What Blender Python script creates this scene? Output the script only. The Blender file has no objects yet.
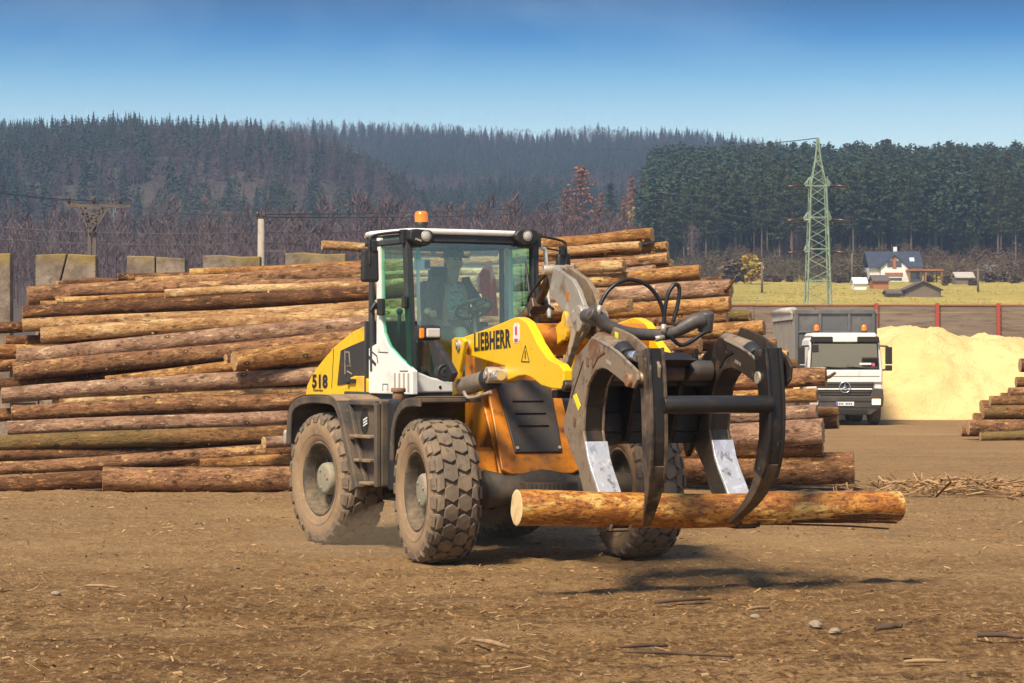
import bpy, bmesh, math, random
import numpy as np
from mathutils import Vector, Matrix, Euler
random.seed(7); RNG = np.random.default_rng(7)
scene = bpy.context.scene
COL = scene.collection
FPX, HC, CX, CY = 2420.0, 1.92, 512.0, 355.0     # lens in pixels, eye height, principal point
rad = math.radians

# ------------------------------------------------------------------ materials
def srgb(r, g, b):
    f = lambda c: (c/255/12.92) if c/255 <= .04045 else ((c/255+.055)/1.055)**2.4
    return (f(r), f(g), f(b))

def new_mat(name):
    m = bpy.data.materials.new(name); m.use_nodes = True
    nt = m.node_tree
    b = nt.nodes['Principled BSDF']
    return m, nt, b

def N(nt, t, **k):
    n = nt.nodes.new(t)
    for a, v in k.items():
        if a in n.inputs: n.inputs[a].default_value = v
        else: setattr(n, a, v)
    return n

def coords(nt, stretch=(1, 1, 1), rand=False):
    tc = N(nt, 'ShaderNodeTexCoord')
    mp = N(nt, 'ShaderNodeMapping'); mp.inputs['Scale'].default_value = stretch
    nt.links.new(tc.outputs['Object'], mp.inputs['Vector'])
    if rand:
        oi = N(nt, 'ShaderNodeObjectInfo')
        mm = N(nt, 'ShaderNodeMath', operation='MULTIPLY'); mm.inputs[1].default_value = 91.7
        nt.links.new(oi.outputs['Random'], mm.inputs[0])
        nt.links.new(mm.outputs[0], mp.inputs['Location'])
    return mp.outputs['Vector']

def noise(nt, vec, scale, detail=4, rough=.6, dist=0.0):
    n = N(nt, 'ShaderNodeTexNoise'); n.inputs['Scale'].default_value = scale
    n.inputs['Detail'].default_value = detail; n.inputs['Roughness'].default_value = rough
    n.inputs['Distortion'].default_value = dist
    nt.links.new(vec, n.inputs['Vector'])
    return n.outputs['Fac']

def rng(nt, fac, lo, hi, a=0.0, b=1.0):
    r = N(nt, 'ShaderNodeMapRange'); r.clamp = True
    for i, v in enumerate((lo, hi, a, b)): r.inputs[1+i].default_value = v
    nt.links.new(fac, r.inputs[0]); return r.outputs[0]

def mixc(nt, fac, a, b, mode='MIX'):
    m = N(nt, 'ShaderNodeMix'); m.data_type = 'RGBA'; m.blend_type = mode
    if isinstance(fac, float): m.inputs[0].default_value = fac
    else: nt.links.new(fac, m.inputs[0])
    for i, v in ((6, a), (7, b)):
        if isinstance(v, tuple): m.inputs[i].default_value = (*v[:3], 1)
        else: nt.links.new(v, m.inputs[i])
    return m.outputs[2]

def bump(nt, b, h, strength=.5, dist=.02):
    n = N(nt, 'ShaderNodeBump'); n.inputs['Strength'].default_value = strength
    n.inputs['Distance'].default_value = dist
    nt.links.new(h, n.inputs['Height']); nt.links.new(n.outputs['Normal'], b.inputs['Normal'])

def mat(name, base, rough=.6, metal=0.0, layers=(), bmp=None, stretch=(1, 1, 1), rand=False, rvar=None, spec=.5, coat=0):
    """layers: (colour, noise scale, lo, hi[, detail]) mixed over base in turn"""
    m, nt, b = new_mat(name)
    v = coords(nt, stretch, rand)
    c = base
    last = None
    for L in layers:
        last = noise(nt, v, L[1], L[4] if len(L) > 4 else 5, .62)
        c = mixc(nt, rng(nt, last, L[2], L[3]), c, L[0])
    if isinstance(c, tuple): b.inputs['Base Color'].default_value = (*c, 1)
    else: nt.links.new(c, b.inputs['Base Color'])
    b.inputs['Roughness'].default_value = rough
    if rvar and last is not None:
        nt.links.new(rng(nt, last, rvar[0], rvar[1], rvar[2], rvar[3]), b.inputs['Roughness'])
    b.inputs['Metallic'].default_value = metal
    b.inputs['Specular IOR Level'].default_value = spec
    if coat: b.inputs['Coat Weight'].default_value = coat
    if bmp: bump(nt, b, noise(nt, v, bmp[0], 6, .65), bmp[1], bmp[2])
    return m

DUST = (.30, .20, .115)
M = {}
M['yellow'] = mat('yellow_paint', (.80, .47, .010), .42, layers=[(DUST, 2.6, .55, .78), ((.62, .34, .012), 9, .58, .74)], bmp=(60, .05, .004))
M['yellow_clean'] = mat('yellow_arm_paint', (.86, .53, .008), .35, layers=[((.70, .40, .012), 5, .55, .75), ((.34, .20, .05), 11, .66, .76)], bmp=(70, .04, .003))
M['orange'] = mat('oily_orange_paint', (.56, .190, .004), .34, layers=[((.27, .085, .006), 3.5, .46, .66), ((.075, .034, .012), 7, .56, .70), ((.30, .19, .09), 16, .62, .74)], bmp=(45, .15, .005))
M['white'] = mat('white_paint', (.78, .77, .73), .35, layers=[((.56, .49, .39), 3, .52, .80), ((.40, .32, .23), 12, .64, .78)], bmp=(50, .03, .003))
M['black_plastic'] = mat('black_plastic', (.022, .022, .023), .5, layers=[((.10, .075, .05), 6, .55, .85)], bmp=(90, .1, .003))
M['dusty_plastic'] = mat('dusty_black_plastic', (.055, .048, .042), .7, layers=[((.17, .12, .075), 3.2, .38, .78), (DUST, 14, .62, .78)], bmp=(80, .15, .004))
M['dusty_top'] = mat('dust_coated_plastic', (.25, .17, .10), .95, layers=[((.09, .07, .052), 5, .50, .72), ((.36, .25, .15), 22, .55, .72)], bmp=(70, .3, .006))
M['rubber'] = mat('dusty_rubber', (.135, .105, .078), .92, layers=[((.25, .18, .115), 4, .42, .72), ((.070, .058, .048), 11, .60, .72)], bmp=(55, .35, .006))
M['rubber_side'] = mat('dusty_sidewall', (.30, .20, .115), .95, layers=[((.17, .12, .075), 4, .45, .72), ((.40, .285, .165), 16, .55, .75)], bmp=(60, .3, .005))
M['rim'] = mat('dusty_grey_rim', (.085, .072, .056), .75, .0, layers=[((.26, .19, .12), 5, .45, .70), ((.06, .052, .045), 13, .6, .72)], bmp=(60, .12, .004), spec=.15)
M['hub'] = mat('dusty_hub', (.26, .24, .18), .7, layers=[((.34, .26, .17), 6, .45, .7), ((.10, .085, .07), 17, .62, .72)], bmp=(60, .2, .004))
M['plate'] = mat('worn_muddy_steel', (.25, .185, .125), .62, .15, layers=[((.12, .075, .042), 5, .50, .68), ((.36, .29, .21), 9, .58, .74), ((.045, .032, .024), 16, .62, .70)], bmp=(40, .35, .008))
M['greyplate'] = mat('worn_grey_steel', (.36, .33, .28), .50, .35, layers=[((.22, .13, .055), 3.5, .54, .70), ((.50, .47, .41), 11, .55, .72), ((.10, .06, .03), 18, .64, .72)], bmp=(40, .2, .006))
M['darksteel'] = mat('black_greasy_steel', (.020, .017, .015), .42, .2, layers=[((.085, .055, .030), 5, .56, .76), ((.15, .10, .06), 18, .64, .76)], bmp=(40, .3, .006))
M['tube'] = mat('black_tube_paint', (.030, .028, .028), .36, .3, layers=[((.08, .06, .045), 6, .58, .8)], bmp=(60, .1, .004))
M['pipe'] = mat('grey_black_cast_pipe', (.085, .076, .070), .45, .2, layers=[((.18, .145, .115), 4, .46, .72)], bmp=(40, .15, .006))
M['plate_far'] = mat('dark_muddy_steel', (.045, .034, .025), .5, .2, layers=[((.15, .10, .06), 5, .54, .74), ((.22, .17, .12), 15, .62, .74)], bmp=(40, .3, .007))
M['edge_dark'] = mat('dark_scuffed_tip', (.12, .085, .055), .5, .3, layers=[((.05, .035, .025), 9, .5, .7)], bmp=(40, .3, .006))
M['cyl_grey'] = mat('dusty_grey_cylinder', (.20, .165, .135), .5, .2, layers=[((.30, .23, .16), 5, .45, .7), ((.10, .08, .06), 14, .6, .72)])
M['arm_plate'] = mat('grimy_arm_steel', (.135, .095, .062), .55, .15, layers=[((.035, .026, .020), 4, .46, .62), ((.26, .20, .14), 9, .58, .70), ((.17, .085, .035), 15, .60, .70)], bmp=(40, .35, .008))
M['steel'] = mat('bright_scuffed_steel', (.62, .63, .67), .38, .55, layers=[((.20, .19, .19), 9, .56, .66), ((.85, .86, .90), 17, .52, .66), ((.16, .10, .06), 24, .68, .74)], bmp=(30, .3, .005), stretch=(1, 1, .5))
M['chrome'] = mat('chromed_rod', (.72, .72, .74), .15, .9)
M['edge'] = mat('scuffed_edge_steel', (.46, .40, .33), .45, .4, layers=[((.16, .10, .06), 12, .52, .66)], bmp=(30, .2, .004))
M['hose'] = mat('rubber_hose', (.012, .012, .013), .38, layers=[((.05, .04, .03), 9, .6, .8)])
M['tag_yellow'] = mat('yellow_tape', (.80, .70, .02), .5, layers=[((.25, .18, .04), 20, .6, .75)])
M['dark_panel'] = mat('dark_vent_panel', (.035, .032, .031), .55, layers=[((.075, .052, .034), 4, .50, .72), ((.12, .085, .05), 20, .64, .76)], bmp=(70, .15, .004))
M['text_black'] = mat('black_lettering', (.018, .017, .014), .6)
M['interior'] = mat('dark_cab_trim', (.035, .04, .045), .7, layers=[((.06, .06, .06), 7, .5, .7)])
M['seatcloth'] = mat('dark_seat_cloth', (.03, .032, .036), .9, bmp=(90, .2, .004))
M['red_cloth'] = mat('red_jacket_cloth', (.85, .030, .022), .85, layers=[((.60, .015, .015), 7, .5, .7)], bmp=(18, .5, .02))
M['light_glass'] = mat('clear_lamp_glass', (.52, .50, .47), .12, spec=.8, coat=1)
M['amber'] = mat('amber_plastic', (.95, .22, .005), .22, coat=.6)
M['white_plastic'] = mat('white_plastic', (.72, .74, .72), .5)

def glass(name, tint, refl, rough=.02, k=1.1):
    m, nt, b = new_mat(name); nt.nodes.remove(b)
    out = nt.nodes['Material Output']
    t = N(nt, 'ShaderNodeBsdfTransparent'); t.inputs[0].default_value = (*tint, 1)
    g = N(nt, 'ShaderNodeBsdfGlossy'); g.inputs[0].default_value = (.9, .95, 1, 1); g.inputs['Roughness'].default_value = rough
    lw = N(nt, 'ShaderNodeLayerWeight'); lw.inputs[0].default_value = .5
    f = N(nt, 'ShaderNodeMath', operation='POWER'); f.inputs[1].default_value = 4.0; nt.links.new(lw.outputs['Facing'], f.inputs[0])
    a = N(nt, 'ShaderNodeMath', operation='MULTIPLY_ADD'); a.inputs[1].default_value = k; a.inputs[2].default_value = refl+.04
    mx = N(nt, 'ShaderNodeMixShader')
    nt.links.new(f.outputs[0], a.inputs[0]); nt.links.new(a.outputs[0], mx.inputs[0])
    nt.links.new(t.outputs[0], mx.inputs[1]); nt.links.new(g.outputs[0], mx.inputs[2])
    nt.links.new(mx.outputs[0], out.inputs[0])
    return m
M['windscreen'] = glass('tinted_windscreen', (.74, .97, .95), .055)
M['sideglass'] = glass('green_side_glass', (.40, .92, .68), .02, .02, 1.0)
M['rearglass'] = glass('rear_pane', (.88, .98, .96), .02)
M['truckglass'] = glass('truck_windscreen', (.74, .80, .80), .16)

def emit(name, col, s):
    m, nt, b = new_mat(name)
    b.inputs['Base Color'].default_value = (*col, 1); b.inputs['Emission Color'].default_value = (*col, 1)
    b.inputs['Emission Strength'].default_value = s; return m

# ------------------------------------------------------------------ mesh building
class MB:
    def __init__(s): s.v = []; s.f = []; s.m = []; s.sm = []; s.cur = 0; s.smooth = False
    def add(s, vs, fs):
        o = len(s.v); s.v += [tuple(p) for p in vs]
        for f in fs:
            s.f.append([i+o for i in f]); s.m.append(s.cur); s.sm.append(s.smooth)
        return s
    def box(s, c, d, rot=None, taper=1.0):
        x, y, z = d[0]/2, d[1]/2, d[2]/2
        vs = [Vector((a*x*(taper if k > 0 else 1), b*y*(taper if k > 0 else 1), k*z)) for k in (-1, 1) for a, b in ((-1, -1), (1, -1), (1, 1), (-1, 1))]
        R = rot.to_matrix() if isinstance(rot, Euler) else (rot if rot is not None else Matrix.Identity(3))
        vs = [R @ p + Vector(c) for p in vs]
        return s.add(vs, [(3, 2, 1, 0), (4, 5, 6, 7), (0, 1, 5, 4), (1, 2, 6, 5), (2, 3, 7, 6), (3, 0, 4, 7)])
    def beam(s, a, b, w, h=None, up=(0, 0, 1)):
        a, b = Vector(a), Vector(b); d = (b-a); L = d.length; d.normalize()
        u = Vector(up); sd = d.cross(u)
        if sd.length < 1e-4: sd = d.cross(Vector((1, 0, 0)))
        sd.normalize(); u = sd.cross(d); h = h or w
        vs = [p + sd*i*w/2 + u*j*h/2 for p in (a, b) for i, j in ((-1, -1), (1, -1), (1, 1), (-1, 1))]
        return s.add(vs, [(0, 1, 2, 3), (7, 6, 5, 4), (1, 0, 4, 5), (2, 1, 5, 6), (3, 2, 6, 7), (0, 3, 7, 4)])
    def prism(s, poly, y0, y1, axis='y'):
        """poly of (a,b); axis y: (x,z) at y0..y1; axis x: (y,z) at x0..x1; axis z: (x,y)"""
        n = len(poly)
        P = (lambda p, t: (p[0], t, p[1])) if axis == 'y' else ((lambda p, t: (t, p[0], p[1])) if axis == 'x' else (lambda p, t: (p[0], p[1], t)))
        vs = [P(p, y0) for p in poly] + [P(p, y1) for p in poly]
        fs = [tuple(range(n)), tuple(range(2*n-1, n-1, -1))] + [(i, i+n, (i+1) % n+n, (i+1) % n) for i in range(n)]
        return s.add(vs, fs)
    def tube(s, pts, r, seg=10, cap=True):
        pts = [Vector(p) for p in pts]; n = len(pts)
        rs = r if isinstance(r, (list, tuple)) else [r]*n
        vs = []; ref = None
        for i, p in enumerate(pts):
            t = (pts[min(i+1, n-1)]-pts[max(i-1, 0)]).normalized()
            if ref is None:
                ref = t.orthogonal().normalized()
            ref = (ref - t*ref.dot(t)).normalized(); b = t.cross(ref)
            for k in range(seg):
                a = 2*math.pi*k/seg
                vs.append(p + (ref*math.cos(a)+b*math.sin(a))*rs[i])
        fs = [(i*seg+k, i*seg+(k+1) % seg, (i+1)*seg+(k+1) % seg, (i+1)*seg+k) for i in range(n-1) for k in range(seg)]
        sm = s.smooth; s.smooth = True; o = len(s.v); s.add(vs, fs); s.smooth = False
        if cap:
            s.add([vs[k] for k in range(seg)], [tuple(range(seg-1, -1, -1))])
            s.add([vs[(n-1)*seg+k] for k in range(seg)], [tuple(range(seg))])
        s.smooth = sm; return s
    def cyl(s, a, b, r, seg=20, r2=None):
        return s.tube([a, b], [r, r if r2 is None else r2], seg)
    def lathe(s, prof, c=(0, 0, 0), axis='y', seg=40, closed=False):
        """prof of (along axis, radius)"""
        n = len(prof); vs = []
        for k in range(seg):
            a = 2*math.pi*k/seg; ca, sa = math.cos(a), math.sin(a)
            for t, r in prof:
                p = (r*ca, t, r*sa) if axis == 'y' else ((r*ca, r*sa, t) if axis == 'z' else (t, r*ca, r*sa))
                vs.append((p[0]+c[0], p[1]+c[1], p[2]+c[2]))
        m = n if closed else n-1
        fs = [(k*n+i, k*n+(i+1) % n, ((k+1) % seg)*n+(i+1) % n, ((k+1) % seg)*n+i) for k in range(seg) for i in range(m)]
        sm = s.smooth; s.smooth = True; s.add(vs, fs); s.smooth = sm; return s
    def sphere(s, c, r, seg=14, rings=9, sc=(1, 1, 1)):
        vs = []; fs = []
        for i in range(rings+1):
            th = math.pi*i/rings
            for k in range(seg):
                a = 2*math.pi*k/seg
                vs.append((c[0]+r*sc[0]*math.sin(th)*math.cos(a), c[1]+r*sc[1]*math.sin(th)*math.sin(a), c[2]+r*sc[2]*math.cos(th)))
        for i in range(rings):
            for k in range(seg): fs.append((i*seg+k, (i+1)*seg+k, (i+1)*seg+(k+1) % seg, i*seg+(k+1) % seg))
        sm = s.smooth; s.smooth = True; s.add(vs, fs); s.smooth = sm; return s
    def mesh(s, name, mats):
        me = bpy.data.meshes.new(name)
        me.from_pydata(s.v, [], s.f)
        for mm in (mats if isinstance(mats, (list, tuple)) else [mats]): me.materials.append(mm)
        me.polygons.foreach_set('material_index', s.m); me.polygons.foreach_set('use_smooth', s.sm)
        bm = bmesh.new(); bm.from_mesh(me); bmesh.ops.remove_doubles(bm, verts=bm.verts, dist=1e-5)
        bmesh.ops.recalc_face_normals(bm, faces=bm.faces); bm.to_mesh(me); bm.free()
        me.update(); return me
    def build(s, name, mats, parent=None, bevel=0, loc=None, seg=2):
        o = bpy.data.objects.new(name, s.mesh(name, mats)); COL.objects.link(o)
        if parent is not None: o.parent = parent
        if loc is not None: o.location = loc
        if bevel:
            b = o.modifiers.new('bevel', 'BEVEL'); b.width = bevel; b.segments = seg; b.limit_method = 'ANGLE'; b.angle_limit = rad(40)
            b.harden_normals = False
        return o

def np_mesh(name, verts, faces, mats, smooth=False, mi=None):
    """faces: (n,3) or (n,4) int array"""
    me = bpy.data.meshes.new(name); nf, k = faces.shape
    me.vertices.add(len(verts)); me.vertices.foreach_set('co', np.asarray(verts, np.float32).ravel())
    me.loops.add(nf*k); me.loops.foreach_set('vertex_index', np.asarray(faces, np.int32).ravel())
    me.polygons.add(nf); me.polygons.foreach_set('loop_start', np.arange(nf, dtype=np.int32)*k)
    me.polygons.foreach_set('loop_total', np.full(nf, k, np.int32))
    for m in (mats if isinstance(mats, (list, tuple)) else [mats]): me.materials.append(m)
    if mi is not None: me.polygons.foreach_set('material_index', np.asarray(mi, np.int32))
    me.polygons.foreach_set('use_smooth', np.full(nf, smooth))
    me.update(calc_edges=True); me.validate()
    return me

def link(name, me, parent=None):
    o = bpy.data.objects.new(name, me); COL.objects.link(o)
    if parent is not None: o.parent = parent
    return o
def tag(o, label=None, cat=None, group=None, kind=None):
    if label: o['label'] = label
    if cat: o['category'] = cat
    if group: o['group'] = group
    if kind: o['kind'] = kind
    return o
def empty(name, loc=(0, 0, 0), rz=0.0, parent=None):
    o = bpy.data.objects.new(name, None); COL.objects.link(o); o.location = loc; o.rotation_euler = (0, 0, rz)
    o.empty_display_size = .2
    if parent is not None: o.parent = parent
    return o
def text_mesh(body, size, ext, bold, sx=1.0):
    cu = bpy.data.curves.new('t', 'FONT'); cu.body = body; cu.size = size; cu.extrude = ext; cu.offset = bold; cu.resolution_u = 3; cu.space_character = 1.0+bold*14
    o = bpy.data.objects.new('t', cu); COL.objects.link(o)
    dg = bpy.context.evaluated_depsgraph_get()
    me = bpy.data.meshes.new_from_object(o.evaluated_get(dg)); bpy.data.objects.remove(o); bpy.data.curves.remove(cu)
    for v in me.vertices: v.co.x *= sx
    return me

def W(px, py, Y):           # point of the place seen at a picture position, at distance Y
    return Vector(((px-CX)*Y/FPX, Y, HC-(py-CY)*Y/FPX))

# value noise on numpy arrays
def vnoise(x, y, seed=0):
    xi = np.floor(x).astype(np.int64); yi = np.floor(y).astype(np.int64)
    fx = x-xi; fy = y-yi; fx = fx*fx*(3-2*fx); fy = fy*fy*(3-2*fy)
    def h(a, b):
        n = (a*374761393 + b*668265263 + seed*974634777) & 0xFFFFFFFF
        n = ((n ^ (n >> 13))*1274126177) & 0xFFFFFFFF
        return ((n ^ (n >> 16)) & 0xFFFF)/65535.0
    a = h(xi, yi); b = h(xi+1, yi); c = h(xi, yi+1); d = h(xi+1, yi+1)
    return (a+(b-a)*fx)*(1-fy)+(c+(d-c)*fx)*fy
def fbm(x, y, seed=0, oct=4):
    t = 0; a = .5
    for i in range(oct):
        t = t+a*vnoise(x*2**i, y*2**i, seed+i*17); a *= .5
    return t
def sstep(a, b, x):
    t = np.clip((x-a)/(b-a), 0, 1); return t*t*(3-2*t)
# ------------------------------------------------------------------ terrain
SKYL = np.array([(-900, 160), (-500, 140), (0, 136), (200, 136), (330, 134), (400, 138), (470, 141), (530, 146), (600, 141), (700, 146), (760, 156), (860, 170), (1000, 186), (1500, 195), (2000, 205)], float)
RIDGE, NEAR = 1500., 900.
def hill_z(x, y):
    s = np.interp(x*FPX/RIDGE+CX, SKYL[:, 0], SKYL[:, 1])
    zr = HC+(CY-s)*RIDGE/FPX
    t = np.clip((y-560)/(RIDGE-560), 0, 1)
    z = 17+(zr-17)*(t**1.35)
    z = z+(fbm(x/190, y/190, 5, 3)-.45)*30*np.sin(np.pi*np.clip(t, 0, 1))
    # nearer rounded hill on the left, and a low spur in the middle
    u = x*FPX/NEAR+CX
    zn = np.interp(u, [-900, -300, 0, 60, 140, 260, 340, 400, 470, 540, 700], [78, 86, 80, 83, 86, 84, 80, 68, 50, 32, 0])-9
    tn = np.where(y < NEAR, np.clip((y-520)/(NEAR-520), 0, 1), np.clip(1-(y-NEAR)/420, 0, 1))
    z = np.maximum(z, zn*np.sin(tn*np.pi/2)**1.1)
    return z-np.clip(y-RIDGE, 0, None)*.12
def yard_z(x, y):
    z = -.12*sstep(45, 68, y)
    z = z+(fbm(x/2.6, y/1.1, 1, 3)-.45)*.050*sstep(70, 40, y)
    z = z+(fbm(x/.35, y/.22, 2, 3)-.45)*.050*sstep(60, 30, y)
    z = z+(np.abs(fbm(x/.24, y/.30, 6, 3)-.45)*-.10+.012)*sstep(60, 30, y)
    z = z+(vnoise(x/.10, y/.13, 4)-.5)*.022*sstep(42, 24, y)
    return z
def meadow_z(x, y):
    z = .0457*np.clip(y-100, 0, None)
    z = np.where(y > 440, 15.5+(y-440)*(.010+.11*sstep(8, 45, x)), z)
    return z+(fbm(x/14, y/14, 9, 3)-.45)*.8*sstep(104, 130, y)-.05
def grid_mesh(name, xs, ys, fz, mats, smooth=True):
    X, Y = np.meshgrid(xs, ys); Z = fz(X, Y)
    v = np.stack([X, Y, Z], -1).reshape(-1, 3); nx, ny = len(xs), len(ys)
    i = np.arange((ny-1)*(nx-1)); r = i//(nx-1); c = i % (nx-1); a = r*nx+c
    return np_mesh(name, v, np.stack([a, a+1, a+nx+1, a+nx], 1), mats, smooth)

# yard soil
m, nt, b = new_mat('yard_soil'); v = coords(nt)
vs = coords(nt, (.40, 1.0, 1))
n1 = noise(nt, vs, .55, 5, .6, .4); n2 = noise(nt, vs, 2.2, 6, .7, .6); n3 = noise(nt, v, 6.5, 6, .78, .3); n4 = noise(nt, v, 17, 5, .8); n6 = noise(nt, coords(nt, (1.6, .55, 1)), 11, 5, .8)
c = mixc(nt, rng(nt, n1, .36, .62), (0.240, 0.127, 0.045), (0.356, 0.208, 0.085))
c = mixc(nt, rng(nt, n2, .50, .64), c, (0.120, 0.062, 0.022))
c = mixc(nt, rng(nt, n3, .50, .60, 0, .85), c, (0.132, 0.068, 0.024))
c = mixc(nt, rng(nt, n3, .32, .43, .75, 0), c, (0.448, 0.285, 0.126))
c = mixc(nt, rng(nt, n6, .53, .61, 0, .8), c, (0.496, 0.331, 0.155))
c = mixc(nt, rng(nt, n4, .52, .60, 0, .9), c, (0.076, 0.037, 0.014))
n5 = noise(nt, v, .23, 3, .5)
c = mixc(nt, rng(nt, n5, .54, .68, 0, .55), c, (0.432, 0.273, 0.122))
yl = N(nt, 'ShaderNodeSeparateXYZ'); nt.links.new(v, yl.inputs[0])      # lit middle ground painted paler into the soil, foreground left darker; ragged edge
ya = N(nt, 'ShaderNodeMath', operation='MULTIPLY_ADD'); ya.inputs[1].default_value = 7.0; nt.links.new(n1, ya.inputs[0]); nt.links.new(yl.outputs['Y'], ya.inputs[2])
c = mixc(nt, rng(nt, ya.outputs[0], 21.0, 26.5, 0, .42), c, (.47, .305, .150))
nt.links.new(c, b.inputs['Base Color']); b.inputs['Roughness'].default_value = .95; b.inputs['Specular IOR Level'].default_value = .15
ad = N(nt, 'ShaderNodeMath', operation='ADD'); nt.links.new(n3, ad.inputs[0]); nt.links.new(n4, ad.inputs[1])
bump(nt, b, ad.outputs[0], 1.0, .06)
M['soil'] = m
xs = np.concatenate([-np.geomspace(1300, 13.2, 40), np.arange(-13, 18, .06), np.geomspace(18.2, 1300, 40)])
ys = np.concatenate([[-60, -20, 0, 6, 9], np.arange(11, 40, .06), np.arange(40, 60, .15), np.arange(60, 100, .5), np.geomspace(101, 2600, 40)])
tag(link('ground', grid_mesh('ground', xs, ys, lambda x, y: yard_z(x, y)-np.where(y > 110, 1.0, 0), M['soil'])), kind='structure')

# meadow beyond the fence
m, nt, b = new_mat('meadow_grass'); v = coords(nt)
n1 = noise(nt, v, .05, 5, .6); n2 = noise(nt, v, .6, 5, .7); n3 = noise(nt, v, 3, 4, .7)
c = mixc(nt, rng(nt, n1, .40, .62), (.37, .295, .050), (.49, .37, .085))
c = mixc(nt, rng(nt, n2, .50, .72), c, (.20, .165, .045))
c = mixc(nt, rng(nt, n3, .55, .75), c, (.42, .34, .12))
xl = N(nt, 'ShaderNodeSeparateXYZ'); nt.links.new(v, xl.inputs[0])
xa = N(nt, 'ShaderNodeMath', operation='MULTIPLY_ADD'); xa.inputs[1].default_value = 30; nt.links.new(n1, xa.inputs[0]); nt.links.new(xl.outputs['X'], xa.inputs[2])
c = mixc(nt, rng(nt, xa.outputs[0], 28, 44, 1, 0), c, (.085, .060, .045))       # scrub floor left of the meadow
nt.links.new(c, b.inputs['Base Color']); b.inputs['Roughness'].default_value = 1
bump(nt, b, n3, .8, .3)
M['meadow'] = m
xs = np.concatenate([-np.geomspace(900, 121, 16), np.arange(-120, 160, 1.5), np.geomspace(161, 900, 16)])
ys = np.concatenate([np.arange(99, 480, 1.5), np.arange(482, 740, 8)])
tag(link('meadow', grid_mesh('meadow', xs, ys, meadow_z, M['meadow'])), kind='structure')

m, nt, b = new_mat('forest_floor'); v = coords(nt)
n1 = noise(nt, v, .02, 5, .6); n2 = noise(nt, v, .2, 5, .7)
c = mixc(nt, rng(nt, n1, .40, .62), (.060, .045, .034), (.045, .048, .028))
c = mixc(nt, rng(nt, n2, .50, .72), c, (.10, .070, .052))
nt.links.new(c, b.inputs['Base Color']); b.inputs['Roughness'].default_value = 1
M['forest_floor'] = m
xs = np.arange(-1250, 1251, 14.); ys = np.arange(560, 2100, 14.)
tag(link('hills', grid_mesh('hills', xs, ys, hill_z, M['forest_floor'])), kind='structure')

# ------------------------------------------------------------------ litter on the yard: chips and bark crumbs nobody could count
def chips(n, x0, x1, y0, y1, ln, wd, seed, dens=None, zfun=yard_z, heap=0.0):
    R = np.random.default_rng(seed)
    x = R.uniform(x0, x1, n); y = y0*(y1/y0)**R.uniform(0, 1, n)
    if dens is not None:
        k = R.uniform(0, 1, n) < dens(x, y); x = x[k]; y = y[k]
    n = len(x); L = R.uniform(*ln, n)*R.uniform(.5, 1, n); Wd = R.uniform(*wd, n); a = R.normal(0, .9, n)
    tilt = R.normal(0, .28, n); th = Wd*.35
    dx = np.stack([np.cos(a)*np.cos(tilt), np.sin(a)*np.cos(tilt), np.sin(tilt)], -1)*L[:, None]/2
    dy = np.stack([-np.sin(a), np.cos(a), R.normal(0, .3, n)], -1)*Wd[:, None]/2
    dz = np.zeros((n, 3)); dz[:, 2] = th
    c = np.stack([x, y, zfun(x, y)+R.uniform(0, .012, n)+(R.uniform(0, heap, n) if heap else 0)], -1)
    vs = np.stack([c-dx-dy*.6, c+dx-dy, c+dx*.9+dy*.7, c-dx+dy, c-dx*.9-dy*.5+dz, c+dx-dy*.8+dz, c+dx*.8+dy*.6+dz, c-dx+dy*.8+dz], 1).reshape(-1, 3)
    q = np.array([(4, 5, 6, 7), (0, 1, 5, 4), (1, 2, 6, 5), (2, 3, 7, 6), (3, 0, 4, 7)])
    f = (q[None]+(np.arange(n)*8)[:, None, None]).reshape(-1, 4)
    return vs, f, np.repeat(R.choice(4, n, p=[.10, .36, .24, .30]), 5)
CH = [mat('chip_straw', (.42, .27, .13), .9), mat('chip_bark', (.13, .07, .03), .95), mat('chip_brown', (.40, .25, .12), .95), mat('chip_soil', (.30, .17, .07), .95)]
v1, f1, m1 = chips(26000, -13, 17, 12.5, 40, (.02, .09), (.008, .020), 3, lambda x, y: np.clip((fbm(x/1.8, y/.9, 21, 3)-.28)*2.2, .05, 1))
v2, f2, m2 = chips(3500, -13, 17, 12.5, 34, (.06, .22), (.006, .014), 4, lambda x, y: np.clip((fbm(x/2.5, y/1.2, 31, 3)-.36)*2.4, .02, 1))
# clods of soil
v3, f3, m3 = chips(5000, -13, 17, 12.5, 34, (.015, .04), (.012, .03), 6, lambda x, y: np.clip((fbm(x/2.0, y/.8, 41, 3)-.3)*2.4, .03, 1)); m3[:] = 3
vv = np.concatenate([v1, v2, v3]); ff = np.concatenate([f1, f2+len(v1), f3+len(v1)+len(v2)])
tag(link('wood_litter', np_mesh('wood_litter', vv, ff, CH, False, np.concatenate([m1, m2, m3]))), kind='stuff')
# the raked-up heap of bark strips at the right end of the stack
def hz(x, y): return yard_z(x, y)+.10*np.exp(-(((x-6.2)/1.0)**2+((y-33.6)/1.1)**2))
vs, f, mm = chips(2600, 4.4, 8.4, 32.0, 36.0, (.08, .50), (.010, .035), 8, lambda x, y: np.exp(-(((x-6.2)/1.1)**2+((y-33.8)/1.2)**2)), hz, .10)
tag(link('bark_litter', np_mesh('bark_litter', vs, f, CH, False, mm)), kind='stuff')

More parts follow.
